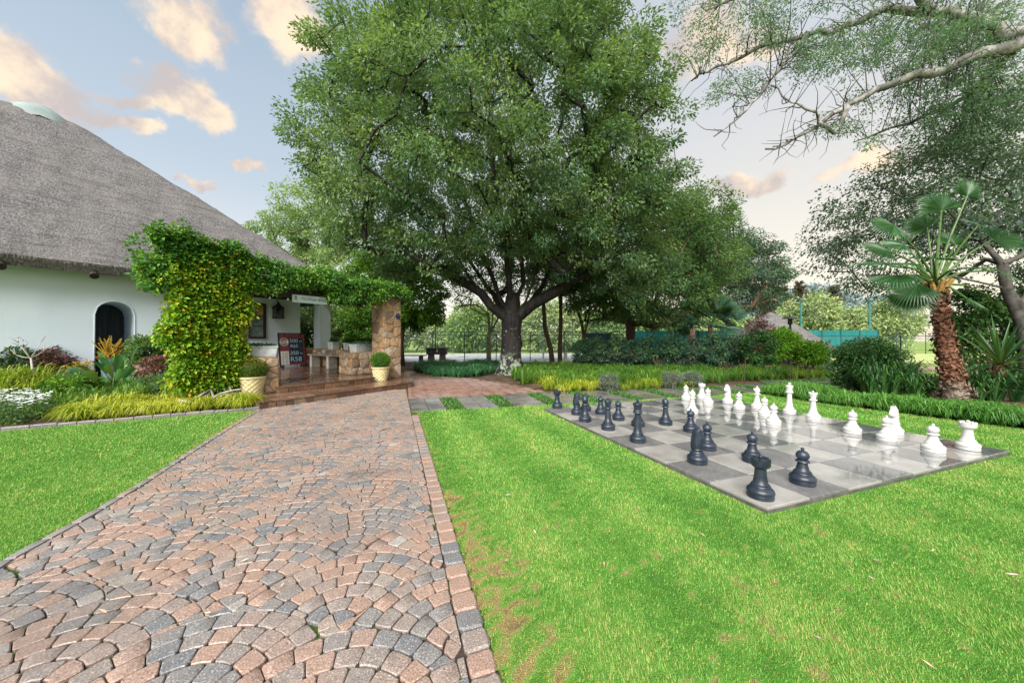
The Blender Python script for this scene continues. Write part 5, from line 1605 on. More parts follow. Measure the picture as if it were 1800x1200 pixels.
fr = [(H(1572, 396, 6.5), (-.75, -.15, -.25), (-.3, -.85, .45), .60), (H(1568, 462, 6.5), (-1, -.1, -.04), (.05, -.25, 1), .95), (H(1575, 484, 6.3), (-.9, -.3, -.34), (-.2, -.35, .9), .72), (H(1612, 500, 6.8), (-.8, .1, -.5), (-.5, -.5, .6), .75),
      (H(1655, 370, 7.0), (-.2, .1, 1), (-.2, -1, .1), .62), (H(1700, 345, 6.9), (.3, 0, .9), (.1, -1, .3), .66), (H(1630, 400, 7.4), (-.5, .5, .7), (-.3, -.9, .4), .6), (H(1745, 420, 6.6), (.9, -.2, .1), (0, -.8, .6), .70),
      (H(1752, 475, 6.9), (.95, 0, -.35), (.2, -.6, .75), .68), (H(1720, 395, 7.6), (.6, .6, .4), (0, -.8, .6), .6), (H(1640, 455, 6.1), (-.4, -.8, -.1), (0, -.4, .9), .55), (H(1700, 470, 6.1), (.4, -.8, -.2), (.1, -.4, .9), .55), (H(1590, 430, 7.2), (-.9, .3, .1), (-.1, -.6, .8), .65)]
fr += [(H(1560, 440, 7.0), (-.9, .1, .1), (-.1, -.7, .7), .62), (H(1600, 520, 6.9), (-.6, -.2, -.8), (-.6, -.6, .3), .6), (H(1740, 520, 7.2), (.7, 0, -.6), (.5, -.6, .5), .65), (H(1680, 430, 7.5), (.2, .4, .8), (0, -.9, .4), .6), (H(1700, 525, 6.4), (.5, -.5, -.6), (.3, -.6, .6), .5)]
for hub, ax, nm, rd in fr:
    mb = MB(); fan(mb, hub, ax, nm, rd * rg.uniform(.66, .88), rg, 34, 3.1); f_ = mb.build('frond', ML_palm, palm)
    a = PT + Vector(rg.normal(0, .04, 3)); m = a.lerp(hub, .5) + Vector((0, 0, .10))
    MB().tube([a, m, hub], [.028, .02, .013], 6).build('petiole', M_petiole, f_)
for k in range(9):
    a = k * .7; p = PT + Vector((math.cos(a) * .10, math.sin(a) * .10, -.12))
    MB().tube([p, p + Vector((math.cos(a) * .12, math.sin(a) * .12, .22))], [.05, .03], 6).build('leaf_stub', M_skirt, palm)
# small dark fan palm behind the hedge
yp = Vector((9.4, 16.2, 0)); ypalm = empty('young_palm', yp, 'young dark fan palm rising behind the long hedge', 'palm')
MB().tube([yp, yp + Vector((0, 0, 2.1))], [.13, .10], 10).build('trunk', M_brownbark, ypalm, True)
for k in range(22):
    a = k * 2.4; el_ = rg.uniform(-.7, 1.2); d = np.array([math.cos(a) * math.cos(el_), math.sin(a) * math.cos(el_) - .25, math.sin(el_)])
    hub = np.array(yp) + np.array([0, 0, 2.1]) + unit(d) * rg.uniform(.6, .95)
    mb = MB(); fan(mb, hub, d, np.cross(np.cross(d, [0, 0, 1]), d) + np.array([0, -.8, 0]), rg.uniform(.75, .95), rg, 20, 2.7); f_ = mb.build('frond', ML_hedge, ypalm)
    MB().tube([yp + Vector((0, 0, 2.05)), Vector(hub)], [.022, .012], 5).build('petiole', M_petiole, f_)
# yucca rosette beside the palm
yb = H(1758, 640, 7.4); yuc = empty('yucca', (yb[0], yb[1], 0), 'spiky dark green yucca rosette right of the palm trunk', 'plant')
MB().tube([(yb[0], yb[1], 0), yb], [.13, .10], 10).build('stem', M_fibre, yuc, True)
for k in range(58):
    a = k * 2.39996; el_ = 1.35 - 1.7 * (k / 58); d = np.array([math.cos(a) * math.cos(el_), math.sin(a) * math.cos(el_), math.sin(el_)])
    sd = unit(np.cross(d, [0, 0, 1.0])); nn = np.cross(sd, d); L_ = rg.uniform(1.0, 1.35); w_ = .05; h = np.array(yb)
    q = [h - sd * w_ * .4, h + sd * w_ * .4, h + d * L_ * .45 + sd * w_ * .6 - nn * .0, h + d * L_ * .45 - sd * w_ * .6, h + d * L_ * .45 - nn * .012, h + d * L_ - np.array([0, 0, .08])]
    MB().add(q, [(0, 1, 2, 4), (0, 4, 3), (4, 2, 5), (3, 4, 5)], tint=float(np.clip(rg.normal(.55, .25), 0, 1))).build('leaf', ML_palm, yuc)

# ------------------------------------------------------------------ hedge and shrubs
rg = np.random.RandomState(17)
hx0, hx1 = H(1022, 640, 15.2), H(1312, 645, 13.2)
hb = []
for k in range(9):
    p = hx0.lerp(hx1, (k + .3) / 8.6); hb.append((p[0], p[1] + .35, .72 + .06 * (k % 3) + (.12 if k > 5 else 0), .62, .62, .62 + (.06 if k > 5 else 0)))
bush('hedge', 'long loose dark green hedge across the middle of the garden', 'hedge', hx0.lerp(hx1, .5), hb, 420, 90, .2, .095, .45, ML_hedge, M_brownbark, 18, 12, .35, test=lambda p: p[2] > .12)
bush('purple_shrub', 'thin purplish shrub between the hedge and the bright green shrubs', 'shrub', (9.0, 12.8, 0), [(9.1, 12.8, 1.0, .5, .5, .6), (9.2, 12.8, 1.7, .45, .45, .4)], 60, 60, .2, .085, .45, ML_purple, M_brownbark, 19, 4)
bush('leafy_shrub', 'dark leafy shrub at the right end of the hedge', 'shrub', (8.9, 12.6, 0), [(9.0, 12.5, .95, .55, .5, .65)], 60, 80, .2, .09, .5, ML_dark, M_brownbark, 20, 4)
bush('bright_shrub', 'bright green shrub on bare stems in front of the thatched hut, left of two', 'shrub', (9.9, 12.7, 0), [(9.95, 12.7, 1.15, .68, .6, .52), (9.6, 12.7, .9, .4, .4, .45)], 120, 90, .22, .09, .55, ML_lime, M_brownbark, 22, 5, test=lambda p: p[2] > .5)
bush('bright_shrub', 'bright green shrub in front of the thatched hut, right of two, lower', 'shrub', (10.9, 12.6, 0), [(11.0, 12.6, .86, .55, .5, .40)], 80, 90, .2, .09, .55, ML_lime, M_brownbark, 23, 5, test=lambda p: p[2] > .5)
rb = G(1528, 684, 0); rb = Vector((8.55, 8.3, 0))
bush('round_shrub', 'dense rounded dark green shrub left of the palm, at the path corner', 'shrub', rb, [(rb[0] + .05, rb[1], .62, .66, .62, .56), (rb[0] + .1, rb[1], .85, .62, .6, .45)], 170, 110, .17, .055, .6, ML_dark, M_brownbark, 24, 6)
bush('leafy_shrub', 'tall dark leafy bush behind the yucca at the right edge', 'shrub', (13.0, 9.2, 0), [(13.2, 9.3, 1.4, 1.2, .9, 1.2), (14.6, 8.9, 1.7, 1.3, .9, 1.4), (12.6, 9.3, 2.0, .6, .6, .7)], 230, 100, .26, .10, .6, ML_dark, M_brownbark, 25, 7)
for k, (x, y, zr, lab) in enumerate(((-9.6, 20.5, 2.0, 'pale green bush seen through the veranda, left of the white column'), (-8.0, 19.2, 2.6, 'yellow green tree seen through the veranda, left of the stone pillar'), (-11.6, 20, 2.2, 'dark bush seen in the gap between veranda wall and column'))):
    bush('garden_bush', lab, 'bush', (x, y, 0), [(x, y, zr, 1.6, 1.3, zr * .95)], 150, 80, .4, .17, .5, (ML_pale, ML_bright, ML_second)[k], M_brownbark, 40 + k, 5)
# far side treeline
k = 0
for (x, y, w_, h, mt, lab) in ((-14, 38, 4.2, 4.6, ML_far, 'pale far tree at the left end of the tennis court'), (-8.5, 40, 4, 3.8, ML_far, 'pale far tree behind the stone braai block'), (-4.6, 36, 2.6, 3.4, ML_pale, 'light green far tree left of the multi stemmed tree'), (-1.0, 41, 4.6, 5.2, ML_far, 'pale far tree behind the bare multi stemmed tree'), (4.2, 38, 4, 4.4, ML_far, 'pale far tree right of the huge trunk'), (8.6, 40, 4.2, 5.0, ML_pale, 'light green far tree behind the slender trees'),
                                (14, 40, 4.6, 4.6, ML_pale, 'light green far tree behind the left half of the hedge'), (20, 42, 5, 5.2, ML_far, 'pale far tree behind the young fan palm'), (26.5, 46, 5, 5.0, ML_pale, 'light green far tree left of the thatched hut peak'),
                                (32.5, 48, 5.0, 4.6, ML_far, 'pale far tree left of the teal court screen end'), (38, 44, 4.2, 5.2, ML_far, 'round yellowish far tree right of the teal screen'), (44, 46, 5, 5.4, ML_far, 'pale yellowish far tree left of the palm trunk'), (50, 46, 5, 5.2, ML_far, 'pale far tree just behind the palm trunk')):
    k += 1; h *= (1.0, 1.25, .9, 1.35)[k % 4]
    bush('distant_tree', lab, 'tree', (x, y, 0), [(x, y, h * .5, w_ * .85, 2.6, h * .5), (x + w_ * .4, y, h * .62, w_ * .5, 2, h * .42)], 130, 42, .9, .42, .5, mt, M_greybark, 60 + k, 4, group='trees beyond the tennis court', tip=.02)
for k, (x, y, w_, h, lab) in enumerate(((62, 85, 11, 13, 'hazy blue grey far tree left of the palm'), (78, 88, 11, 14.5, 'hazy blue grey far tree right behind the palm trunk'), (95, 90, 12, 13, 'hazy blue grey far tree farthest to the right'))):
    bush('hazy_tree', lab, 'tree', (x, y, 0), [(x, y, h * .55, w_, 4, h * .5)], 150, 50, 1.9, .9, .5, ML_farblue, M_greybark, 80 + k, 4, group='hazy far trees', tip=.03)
rg = np.random.RandomState(5)
def conifer(x, y, h, w_, lab):
    root = empty('spiky_conifer', (x, y, 0), lab, 'tree', 'brown spiky conifers on the skyline')
    MB().tube([(x, y, 0), (x, y, h)], [.3, .04], 7).build('trunk', M_brownbark, root)
    P = []; A = []
    for k in range(150):
        f = rg.uniform(.2, 1) ** .8; a = rg.uniform(0, 2 * pi); d = np.array([math.cos(a), math.sin(a), .55]); L_ = w_ * (1.08 - f) * rg.uniform(.5, 1.1) + .3
        for q in range(14): P.append(np.array([x, y, h * f]) + unit(d) * L_ * (q / 13) + rg.normal(0, .06, 3)); A.append(unit(d + rg.normal(0, .6, 3)))
    P = np.array(P); V, F, Tt = quads(P, np.array(A), unit(rg.normal(0, 1, P.shape)), rg.uniform(.3, .6, len(P)), .16 + 0 * P[:, 0], rg.uniform(0, 1, len(P)))
    fast('crown', V, F, ML_brown, root, Tt)
for x, h, lab in ((44.5, 8.6, 'dark spiky conifer on the skyline, far left of the row'), (47.6, 10.4, 'dark spiky conifer on the skyline, second in the row'), (50.6, 11.2, 'tallest dark spiky conifer on the skyline'), (53.6, 8.8, 'dark spiky conifer in the low dip of the skyline row'), (56.6, 10.4, 'dark spiky conifer on the skyline, far right of the row')):
    conifer(x, 60, h, 3.2, lab)
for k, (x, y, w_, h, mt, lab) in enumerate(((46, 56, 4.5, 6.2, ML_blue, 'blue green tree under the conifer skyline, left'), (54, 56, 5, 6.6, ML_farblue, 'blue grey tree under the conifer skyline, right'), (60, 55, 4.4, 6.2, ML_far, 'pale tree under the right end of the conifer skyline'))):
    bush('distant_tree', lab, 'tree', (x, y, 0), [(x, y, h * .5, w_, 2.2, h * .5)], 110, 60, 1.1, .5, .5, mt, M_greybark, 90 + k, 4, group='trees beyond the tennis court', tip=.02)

# ------------------------------------------------------------------ ground cover
rg = np.random.RandomState(41)
def cover(name, poly, n, per, h, reach, wd, m, seed, z=0.0, tm=.5, sag=.55, seg=4, spread=.06):
    rg = np.random.RandomState(seed)
    C = scatter(poly, n, rg); C = C[vnoise(C, 2.1, seed) > .22]; V, F, Tt = tufts(C, per, h, reach, wd, rg, seg, tm, .2, z, spread, sag)
    return props(fast(name, V, F, m, None, Tt), kind='stuff')
LT = [(6.03, 8.2), (6.38, 7.02), (6.93, 6.02), (7.53, 5.02), (8.6, 2.8), (9.9, 3.2), (8.85, 5.2), (8.2, 6.3), (7.5, 7.4), (7.2, 8.6)]
cover('lilyturf_border', LT, 1250, 26, .21, .30, .014, ML_lily, 42, sag=.85, seg=5)
cover('lily_clumps', [(7.9, 7.6), (8.6, 7.2), (9.3, 7.6), (9.9, 8.5), (8.6, 8.5)], 90, 22, .62, .5, .04, ML_dark, 43, sag=.6, seg=5)
cover('lily_clumps', [(9.8, 7.2), (11.3, 7.0), (11.3, 7.9), (9.8, 8.0)], 50, 22, .5, .45, .035, ML_dark, 49, sag=.6, seg=5)
cover('mondo_carpet', [G(735, 654), G(760, 661), G(810, 664), G(845, 660), G(880, 654), (.6, 14.6), (-.5, 17.2), (-4.4, 17.0), G(726, 650)], 1300, 20, .24, .26, .018, ML_lirio, 44, sag=.8, seg=5)
cover('green_bed_grass', [G(900, 662), G(925, 674), G(960, 680), (3.6, 9.6), G(1180, 681), G(1330, 668), (9.8, 11.4), (8.6, 12.4), (4.5, 14.2), (2.6, 15.4), (.5, 15.2)], 1250, 20, .27, .36, .018, ML_bedg, 45, sag=.8, seg=5, tm=.38)
cover('green_bed_grass', [(9.4, 11.3), (13, 12.4), (13, 14.2), (9, 13.2)], 300, 20, .24, .34, .02, ML_bedg, 46, tm=.75, sag=.75)
cover('yellow_bed_grass', [G(945, 682), G(975, 689), G(1060, 688), G(1075, 684), G(1060, 676), G(960, 676)], 48, 24, .24, .36, .014, ML_yel, 47, tm=.36, sag=.85)
cover('yellow_bed_grass', [G(1090, 687), G(1180, 684), G(1240, 680), G(1210, 673), G(1095, 677)], 34, 22, .22, .36, .014, ML_yel, 48, tm=.26, sag=.85)
for k, (u, v) in enumerate(((1072, 686), (1185, 681), (1218, 679))):
    b = G(u, v + 1)
    bush('grey_shrub', ('grey lavender shrub at the path edge, leftmost between the yellow grasses', 'grey lavender shrub in the middle of the bed edge', 'grey lavender shrub nearest the white rook at the far corner')[k], 'shrub', b, [(b[0], b[1] + .1, .22, .26, .24, .2)], 40, 50, .1, .05, .3, ML_grey, M_brownbark, 100 + k, 4)
for k, (u, v) in enumerate(((905, 668), (928, 672), (918, 676))):
    b = G(u, v); C = np.array([[b[0], b[1]]]); V, F, Tt = tufts(C, 20, .42, .22, .035, rg, 5, .6)
    o = fast('iris_clump', V, F, ML_bedg, None, Tt, origin=b); props(o, ('iris clump nearest the huge trunk', 'pale striped iris clump right of the huge trunk', 'low iris clump at the tip of the brick path')[k], 'plant', 'iris clumps')

# ------------------------------------------------------------------ left flower bed
YB = [tuple(G(455, 712))[:2], tuple(G(455, 718))[:2], tuple(G(300, 729.5))[:2], tuple(G(100, 745))[:2], tuple(G(130, 728))[:2], tuple(G(300, 712))[:2], tuple(G(400, 702))[:2]]
cover('yellow_border_grass', YB, 330, 36, .25, .34, .011, ML_yel, 51, tm=.5, sag=.85, seg=5, spread=.04)
cover('bed_undergrowth', [tuple(G(60, 735))[:2], tuple(G(300, 708))[:2], tuple(G(400, 695))[:2], (-6.6, 7.6), (-8.4, 9.0), (-11.4, 8.2), (-13.0, 5.6), (-11.0, 4.0), (-9.0, 4.6)], 620, 20, .30, .32, .018, ML_bedg, 52, tm=.55, sag=.75)
cover('bed_undergrowth', [tuple(G(5, 720))[:2], tuple(G(70, 712))[:2], tuple(G(95, 700))[:2], tuple(G(0, 700))[:2], (-11, 6)], 150, 26, .55, .5, .02, ML_yel, 53, tm=.15, sag=.6)
# white flowers
rg = np.random.RandomState(55)
WF = [tuple(G(2, 751))[:2], tuple(G(75, 744))[:2], tuple(G(95, 728))[:2], tuple(G(60, 716))[:2], tuple(G(0, 716))[:2], (-9.5, 5.5), (-8.8, 4.6)]
wf = empty('white_flower_mound', G(40, 735), 'mound of small white flowers at the left end of the bed', 'flowers')
C = scatter(WF, 500, rg); C = np.concatenate([C, rg.uniform(.05, .3, (500, 1))], 1)
V, F, Tt = clump_leaves(C, rg.uniform(.06, .12, 500), 18, .055, .4, rg, 0, .8); fast('foliage', V, F, ML_second, wf, Tt)
C = scatter(WF, 420, rg); C = np.concatenate([C, rg.uniform(.26, .40, (420, 1))], 1)
n = 420; a = np.tile(np.arange(5) * 2 * pi / 5, n); idx = np.repeat(np.arange(n), 5)
A = np.stack([np.cos(a), np.sin(a), np.full(len(a), .15)], 1); A = unit(A + rg.normal(0, .2, A.shape)); V, F, Tt = quads(C[idx], A, np.tile([[0, -.4, 1.0]], (len(a), 1)), np.full(len(a), .030), np.full(len(a), .022), rg.uniform(0, 1, len(a)))
props(fast('blossom', V, F, ML_white, wf, Tt), kind='stuff')
# strelitzias
def paddle(hub, d, L_, W_, root, rg, m):
    d = unit(np.array(d, float)); sd = unit(np.cross(d, [0, 0, 1.0])); nn = np.cross(sd, d); h = np.array(hub)
    ro = rg.uniform(-1.3, 1.3); sd, nn = sd * math.cos(ro) + nn * math.sin(ro), nn * math.cos(ro) - sd * math.sin(ro)
    mb = MB(); vs = []; fs = []
    for i in range(7):
        f = i / 6; w_ = W_ * math.sin(pi * min(1, .08 + f * .92)) ** .75 * .5; c = h + d * L_ * (.45 + .55 * f) - np.array([0, 0, 1]) * L_ * .22 * f * f
        vs += [c - sd * w_ + nn * w_ * .35, c, c + sd * w_ + nn * w_ * .35]
    for i in range(6): fs += [(3 * i, 3 * i + 1, 3 * i + 4, 3 * i + 3), (3 * i + 1, 3 * i + 2, 3 * i + 5, 3 * i + 4)]
    mb.add(vs, fs, tint=float(np.clip(rg.normal(.55, .25), 0, 1))); lf = mb.build('leaf', m, root, True)
    MB().tube([h, h + d * L_ * .47], [.012, .008], 5).build('stalk', M_petiole, lf)
ML_strel = leafmat('strelitzia_leaf', [(0, (.015, .075, .025)), (.5, (.03, .13, .035)), (1, (.10, .25, .06))], .2, .38, .5)
for (u, v, lab, n_, sc) in ((192, 699, 'large green strelitzia clump in the middle of the flower bed', 22, 1.08), (212, 688, 'taller strelitzia clump behind, under the arched doorway', 15, 1.3), (-20, 690, 'strelitzia clump cut by the left edge of the view', 9, 1.0)):
    b = G(u, v + 2); st = empty('strelitzia', b, lab, 'plant', 'strelitzias in the flower bed')
    for k in range(n_):
        a = k * 2.4 + .4; e = rg.uniform(.35 if sc < 1.2 else .8, 1.35); L_ = rg.uniform(.85, 1.2) * sc
        paddle(b + Vector((math.cos(a) * .05, math.sin(a) * .05, .02)), (math.cos(a) * math.cos(e), math.sin(a) * math.cos(e), math.sin(e)), L_, rg.uniform(.12, .17), st, rg, ML_strel)
bush('purple_shrub', 'low wine red shrub left of the creeper column', 'shrub', G(295, 690), [(*G(292, 692)[:2], .55, .5, .4, .36)], 90, 60, .14, .075, .45, ML_purple, M_brownbark, 111, 5)
bush('purple_shrub', 'wine red shrub against the white wall, left of the strelitzias', 'shrub', G(90, 690), [(*G(92, 688)[:2], .82, .34, .3, .24)], 40, 50, .14, .075, .45, ML_purple, M_brownbark, 112, 5)
bush('garden_bush', 'dark glossy bush against the white wall at the far left', 'bush', G(10, 680), [(*G(8, 692)[:2], .66, .75, .5, .5)], 110, 70, .16, .09, .5, ML_dark, M_brownbark, 113, 5)
bush('garden_bush', 'small leafy green bush right of the arched doorway', 'bush', G(258, 680), [(*G(262, 684)[:2], .85, .42, .4, .55)], 90, 70, .16, .08, .55, ML_second, M_brownbark, 114, 5)
bush('garden_bush', 'low grey green mound in front of the creeper trunk', 'bush', G(280, 702), [(G(270, 702)[0], G(280, 702)[1] + .2, .25, .65, .35, .25)], 110, 60, .12, .05, .5, ML_second, M_brownbark, 115, 6)
bush('garden_bush', 'light green leafy bush between the white flowers and the strelitzia', 'bush', G(125, 708), [(*G(125, 708)[:2], .3, .45, .35, .28)], 80, 60, .12, .07, .5, ML_bright, M_brownbark, 116, 5)
bush('garden_bush', 'grey green bush in front of the wine red shrub by the creeper', 'bush', G(318, 702), [(*G(318, 702)[:2], .32, .45, .35, .3)], 80, 60, .12, .06, .5, ML_second, M_brownbark, 117, 5)
for nm, uu, vv, hh, mm, lb in (('orange_flowers', 140, 690, .72, ML_orange, 'cluster of orange flowers beside the strelitzia near the white wall'), ('pink_flowers', 262, 694, .62, leafmat('pink_petal', [(0, (.50, .26, .26)), (1, (.62, .40, .38))], .25, .6), 'cluster of small pale pink flowers right of the strelitzia')):
    rg = np.random.RandomState(uu); b = G(uu, vv); fl = empty(nm, b, lb, 'flowers')
    n = 26; hd = np.stack([b[0] + rg.normal(0, .16, n), b[1] + rg.normal(0, .12, n), hh * rg.uniform(.75, 1.1, n)], 1)
    mb = MB()
    for p in hd: mb.tube([(b[0] + (p[0] - b[0]) * .4, b[1] + (p[1] - b[1]) * .4, 0), p], [.006, .004], 4, cap=False)
    mb.build('stems', M_petiole, fl)
    V, F, Tt = clump_leaves(hd, np.full(n, .035), 14, .045, .5, rg, -.4, .8); fast('blossom', V, F, mm, fl, Tt)
    V, F, Tt = clump_leaves(hd * np.array([1, 1, .6]), np.full(n, .09), 12, .08, .35, rg, .2, .9); fast('leaves', V, F, ML_second, fl, Tt)
# orange pencil plant in its pot by the door
op = ST(-.95, 6.7, 0); opl = empty('orange_stem_plant', op, 'orange stemmed pencil plant standing in the arched doorway', 'plant')
mb = MB(); rg = np.random.RandomState(71)
for k in range(46):
    a = rg.uniform(0, 2 * pi); r_ = rg.uniform(.05, .30); h = rg.uniform(.95, 1.42) - r_ * .6
    e0 = op + Vector((math.cos(a) * r_ * .6, math.sin(a) * r_ * .6, .75 + (h - .75) * .6)); mb.tube([e0, e0 + Vector(rg.normal(0, .07, 3)) + UZ * .06, e0 + Vector(rg.normal(0, .1, 3)) + UZ * .14], [.009, .008, .006], 5, tint=rg.rand())
    mb.tube([op + UZ * .75, op + Vector((math.cos(a) * r_ * .5, math.sin(a) * r_ * .5, .75 + (h - .75) * .5)), op + Vector((math.cos(a) * r_, math.sin(a) * r_, h)), op + Vector((math.cos(a) * (r_ + .04), math.sin(a) * (r_ + .04), h + .08))], [.012, .011, .011, .008], 5, tint=rg.rand())
mb.build('stems', ML_orange, opl)
pt_ = empty('tall_pot', op, 'tall blue grey pot holding the orange plant by the doorway', 'pot')
MB().lathe([(.13, 0), (.16, .3), (.20, .7), (.22, .74), (.22, .78), (.19, .78), (.18, .72), (.01, .72)], 24, op).build('body', plain('blue_grey_pot', (.20, .26, .33), .4, .4), pt_, 'auto')
# bare frangipani
fb = G(57, 705); fp = empty('bare_shrub', fb, 'bare little frangipani tree against the white wall at left', 'shrub')
mb = MB(); tp = fb + Vector((-.03, 0, .92)); mb.tube([fb, fb + Vector((.02, 0, .5)), tp], [.026, .021, .016], 7)
for d in ((-.35, .1, .22), (-.2, -.1, .42), (.15, .1, .45), (.1, -.2, .3), (-.42, 0, .08), (.3, .05, .2)):
    e = tp + Vector(d) * .75; mb.tube([tp, tp.lerp(e, .5) + Vector((0, 0, -.02)), e], [.011, .008, .005], 5)
    mb.tube([e, e + Vector((d[0] * .4, .03, .12))], [.007, .004], 4); mb.tube([e, e + Vector((-.06, d[1], .13))], [.007, .004], 4)
mb.build('branches', M_vine, fp, True)
rg = np.random.RandomState(72); C = np.array([tuple(tp + Vector(d) * .95) for d in ((-.35, .1, .42), (.3, .05, .2), (-.42, 0, .08))])
V, F, Tt = clump_leaves(C, np.full(3, .06), 5, .06, .4, rg); fast('leaves', V, F, ML_purple, fp, Tt)
# edging bricks of the bed
ed = empty('bed_edging', G(250, 736), 'row of grey edging blocks between the flower bed and the left lawn', 'edging')
line = [G(456, 719.5), G(400, 724), G(300, 732), G(200, 740.5), G(100, 749), G(0, 757.5), Vector((-8.4, 4.3, 0))]
x = 0; seg = 0
for a, b in zip(line, line[1:]):
    d = b - a; n_ = max(1, round(d.length / .21)); d.normalize(); nn = Vector((-d[1], d[0], 0))
    for k in range(n_):
        l0 = (b - a).length * k / n_ + .004; l1 = (b - a).length * (k + 1) / n_ - .004
        q = [a + d * l0, a + d * l1, a + d * l1 + nn * -.09, a + d * l0 + nn * -.09]
        MB().prism(orient([(p[0], p[1]) for p in q]), -.02, .045 + rs.uniform(-.006, .006), .008, tint=rs.uniform(0, .3)).build('edging_block', M_cobble, ed)

# ------------------------------------------------------------------ creepers
rg = np.random.RandomState(81)
cr = empty('creeper', ST(.0, 1.5, 0), 'yellow green creeper covering the left stone pier like a tall column', 'creeper')
def wallpts(n, s0, s1, z0, z1, tf_, tb_, fshape=None):
    s = rg.uniform(s0, s1, n); z = rg.uniform(z0, z1, n); t_ = rg.uniform(tf_, tb_, n)
    e = rg.rand(n) < .55; t_[e] = tf_ + rg.uniform(0, .12, e.sum())
    P = np.stack([O0[0] + s * DS[0] + t_ * DT[0], O0[1] + s * DS[1] + t_ * DT[1], z], 1)
    return s, z, P
s, z, P = wallpts(1650, -1.15, .42, .36, 3.62, 1.1, 1.75)
wv = .10 * np.sin(z * 3.1) + .08 * np.sin(z * 7 + 1)
lo = np.where(z < 1.0, -.92, np.where(z < 2.4, -.90, -1.05)) + wv; hi = np.where(z < 1.2, .06 + (z - .6) * .2, .20) + wv * .6
top = 3.28 + .12 * np.sin(s * 5) - np.maximum(0, s - .1) * .9
k_ = (s > lo) & (s < hi) & (z < top)
P1 = P[k_]; z1 = z[k_]
outn = np.tile(np.array([-DT[0], -DT[1], -.15]), (len(P1), 1))
V, F, Tt = clump_leaves(P1, rg.uniform(.10, .2, len(P1)), 40, .085, .62, rg, .35, .8, outw=outn * 1.6)
lo_ = np.repeat(z1 < 2.55, 40 * 4)
up = np.repeat(z1, 160); q = rg.rand(len(P1))
yl = np.repeat((z1 + rg.normal(0, .35, len(P1))) < 2.65, 160)
fi = yl[::4]
def sub(V, F, Tt, mask4):
    m = np.repeat(mask4, 4); V2 = V[m]; return V2, np.arange(len(V2)).reshape(-1, 4), Tt[m]
a_, b_, c_ = sub(V, F, Tt, fi); fast('yellow_foliage', a_, b_, ML_creepy, cr, c_)
a_, b_, c_ = sub(V, F, Tt, ~fi); fast('green_foliage', a_, b_, ML_creep, cr, c_)
# side spray over the house wall
n = 55; s = rg.uniform(-1.36, -.9, n); z = 2.62 + rg.normal(0, .24, n) - (np.abs(s + 1.0)) * .2; t_ = rg.uniform(1.2, 1.8, n)
P = np.stack([O0[0] + s * DS[0] + t_ * DT[0], O0[1] + s * DS[1] + t_ * DT[1], z], 1)
V, F, Tt = clump_leaves(P, rg.uniform(.08, .16, n), 34, .08, .6, rg, .3, .8); fast('side_spray', V, F, ML_creep, cr, Tt)
mb = MB()
for k in range(10):
    s0 = rg.uniform(-.75, .0); a = ST(s0, 1.0 + rg.uniform(-.1, .2), 0); e = rg.uniform(-.7, .3)
    p = [a, ST(s0 + rg.uniform(-.3, .3), .95 + rg.uniform(-.1, .25), .22), ST((s0 + e) / 2 + rg.uniform(-.2, .2), 1.15, .5), ST(e, 1.25, .95), ST(e + .1, 1.4, 1.8)]
    mb.tube(p, [.022, .02, .018, .014, .01], 6)
for k in range(5):
    pts = [ST(-.9 + .9 * i / 6 + .0, .85 + .08 * math.sin(k + i), .10 + .10 * k * abs(i / 6 - .4) + .05 * math.sin(i + k)) for i in range(7)]; mb.tube(pts, .02, 6)
mb.build('stems', M_vine, cr, True)
pc = empty('creeper', ST(2, 1.8, 2.6), 'green creeper trailing over the top of the pergola beam', 'creeper')
n = 1100; s = rg.uniform(.1, 4.35, n); topz = 3.08 - .05 * s + .07 * np.sin(s * 4); botz = 2.63 - .0 * s - .25 * np.clip(np.sin(s * 2.3 + .6), 0, 1) ** 3 - np.where(np.abs(s - 2.3) < .35, .28, 0) - np.where(np.abs(s - .75) < .2, .12, 0)
z = botz + (topz - botz) * rg.uniform(0, 1, n); t_ = 1.28 - .1 * s / 4 + np.where(rg.rand(n) < .55, rg.uniform(-.2, .1, n), rg.uniform(0, 3.0, n)); z = np.where(t_ > 1.5, np.clip(z, 2.72, 2.95), z)
P = np.stack([O0[0] + s * DS[0] + t_ * DT[0], O0[1] + s * DS[1] + t_ * DT[1], z], 1)
V, F, Tt = clump_leaves(P, rg.uniform(.10, .2, n), 42, .07, .6, rg, .45, .8); fast('foliage', V, F, ML_creep, pc, Tt)
mb = MB()
for k in range(8): mb.tube([ST(.1 + i * .6, 1.4 + .3 * math.sin(i + k), 2.78 + .12 * math.sin(i * 1.7 + k)) for i in range(8)], .016, 5)
mb.build('stems', M_vine, pc, True)
n = 700; s = rg.uniform(-.3, 4.9, n); t_ = rg.uniform(1.4, 6.8, n); z = 2.78 + .05 * t_ + rg.uniform(-.02, .18, n)
P = np.stack([O0[0] + s * DS[0] + t_ * DT[0], O0[1] + s * DS[1] + t_ * DT[1], z], 1)
V, F, Tt = clump_leaves(P, rg.uniform(.18, .3, n), 40, .09, .6, rg, .4, .6); fast('roof_foliage', V, F, ML_creep, pc, Tt)

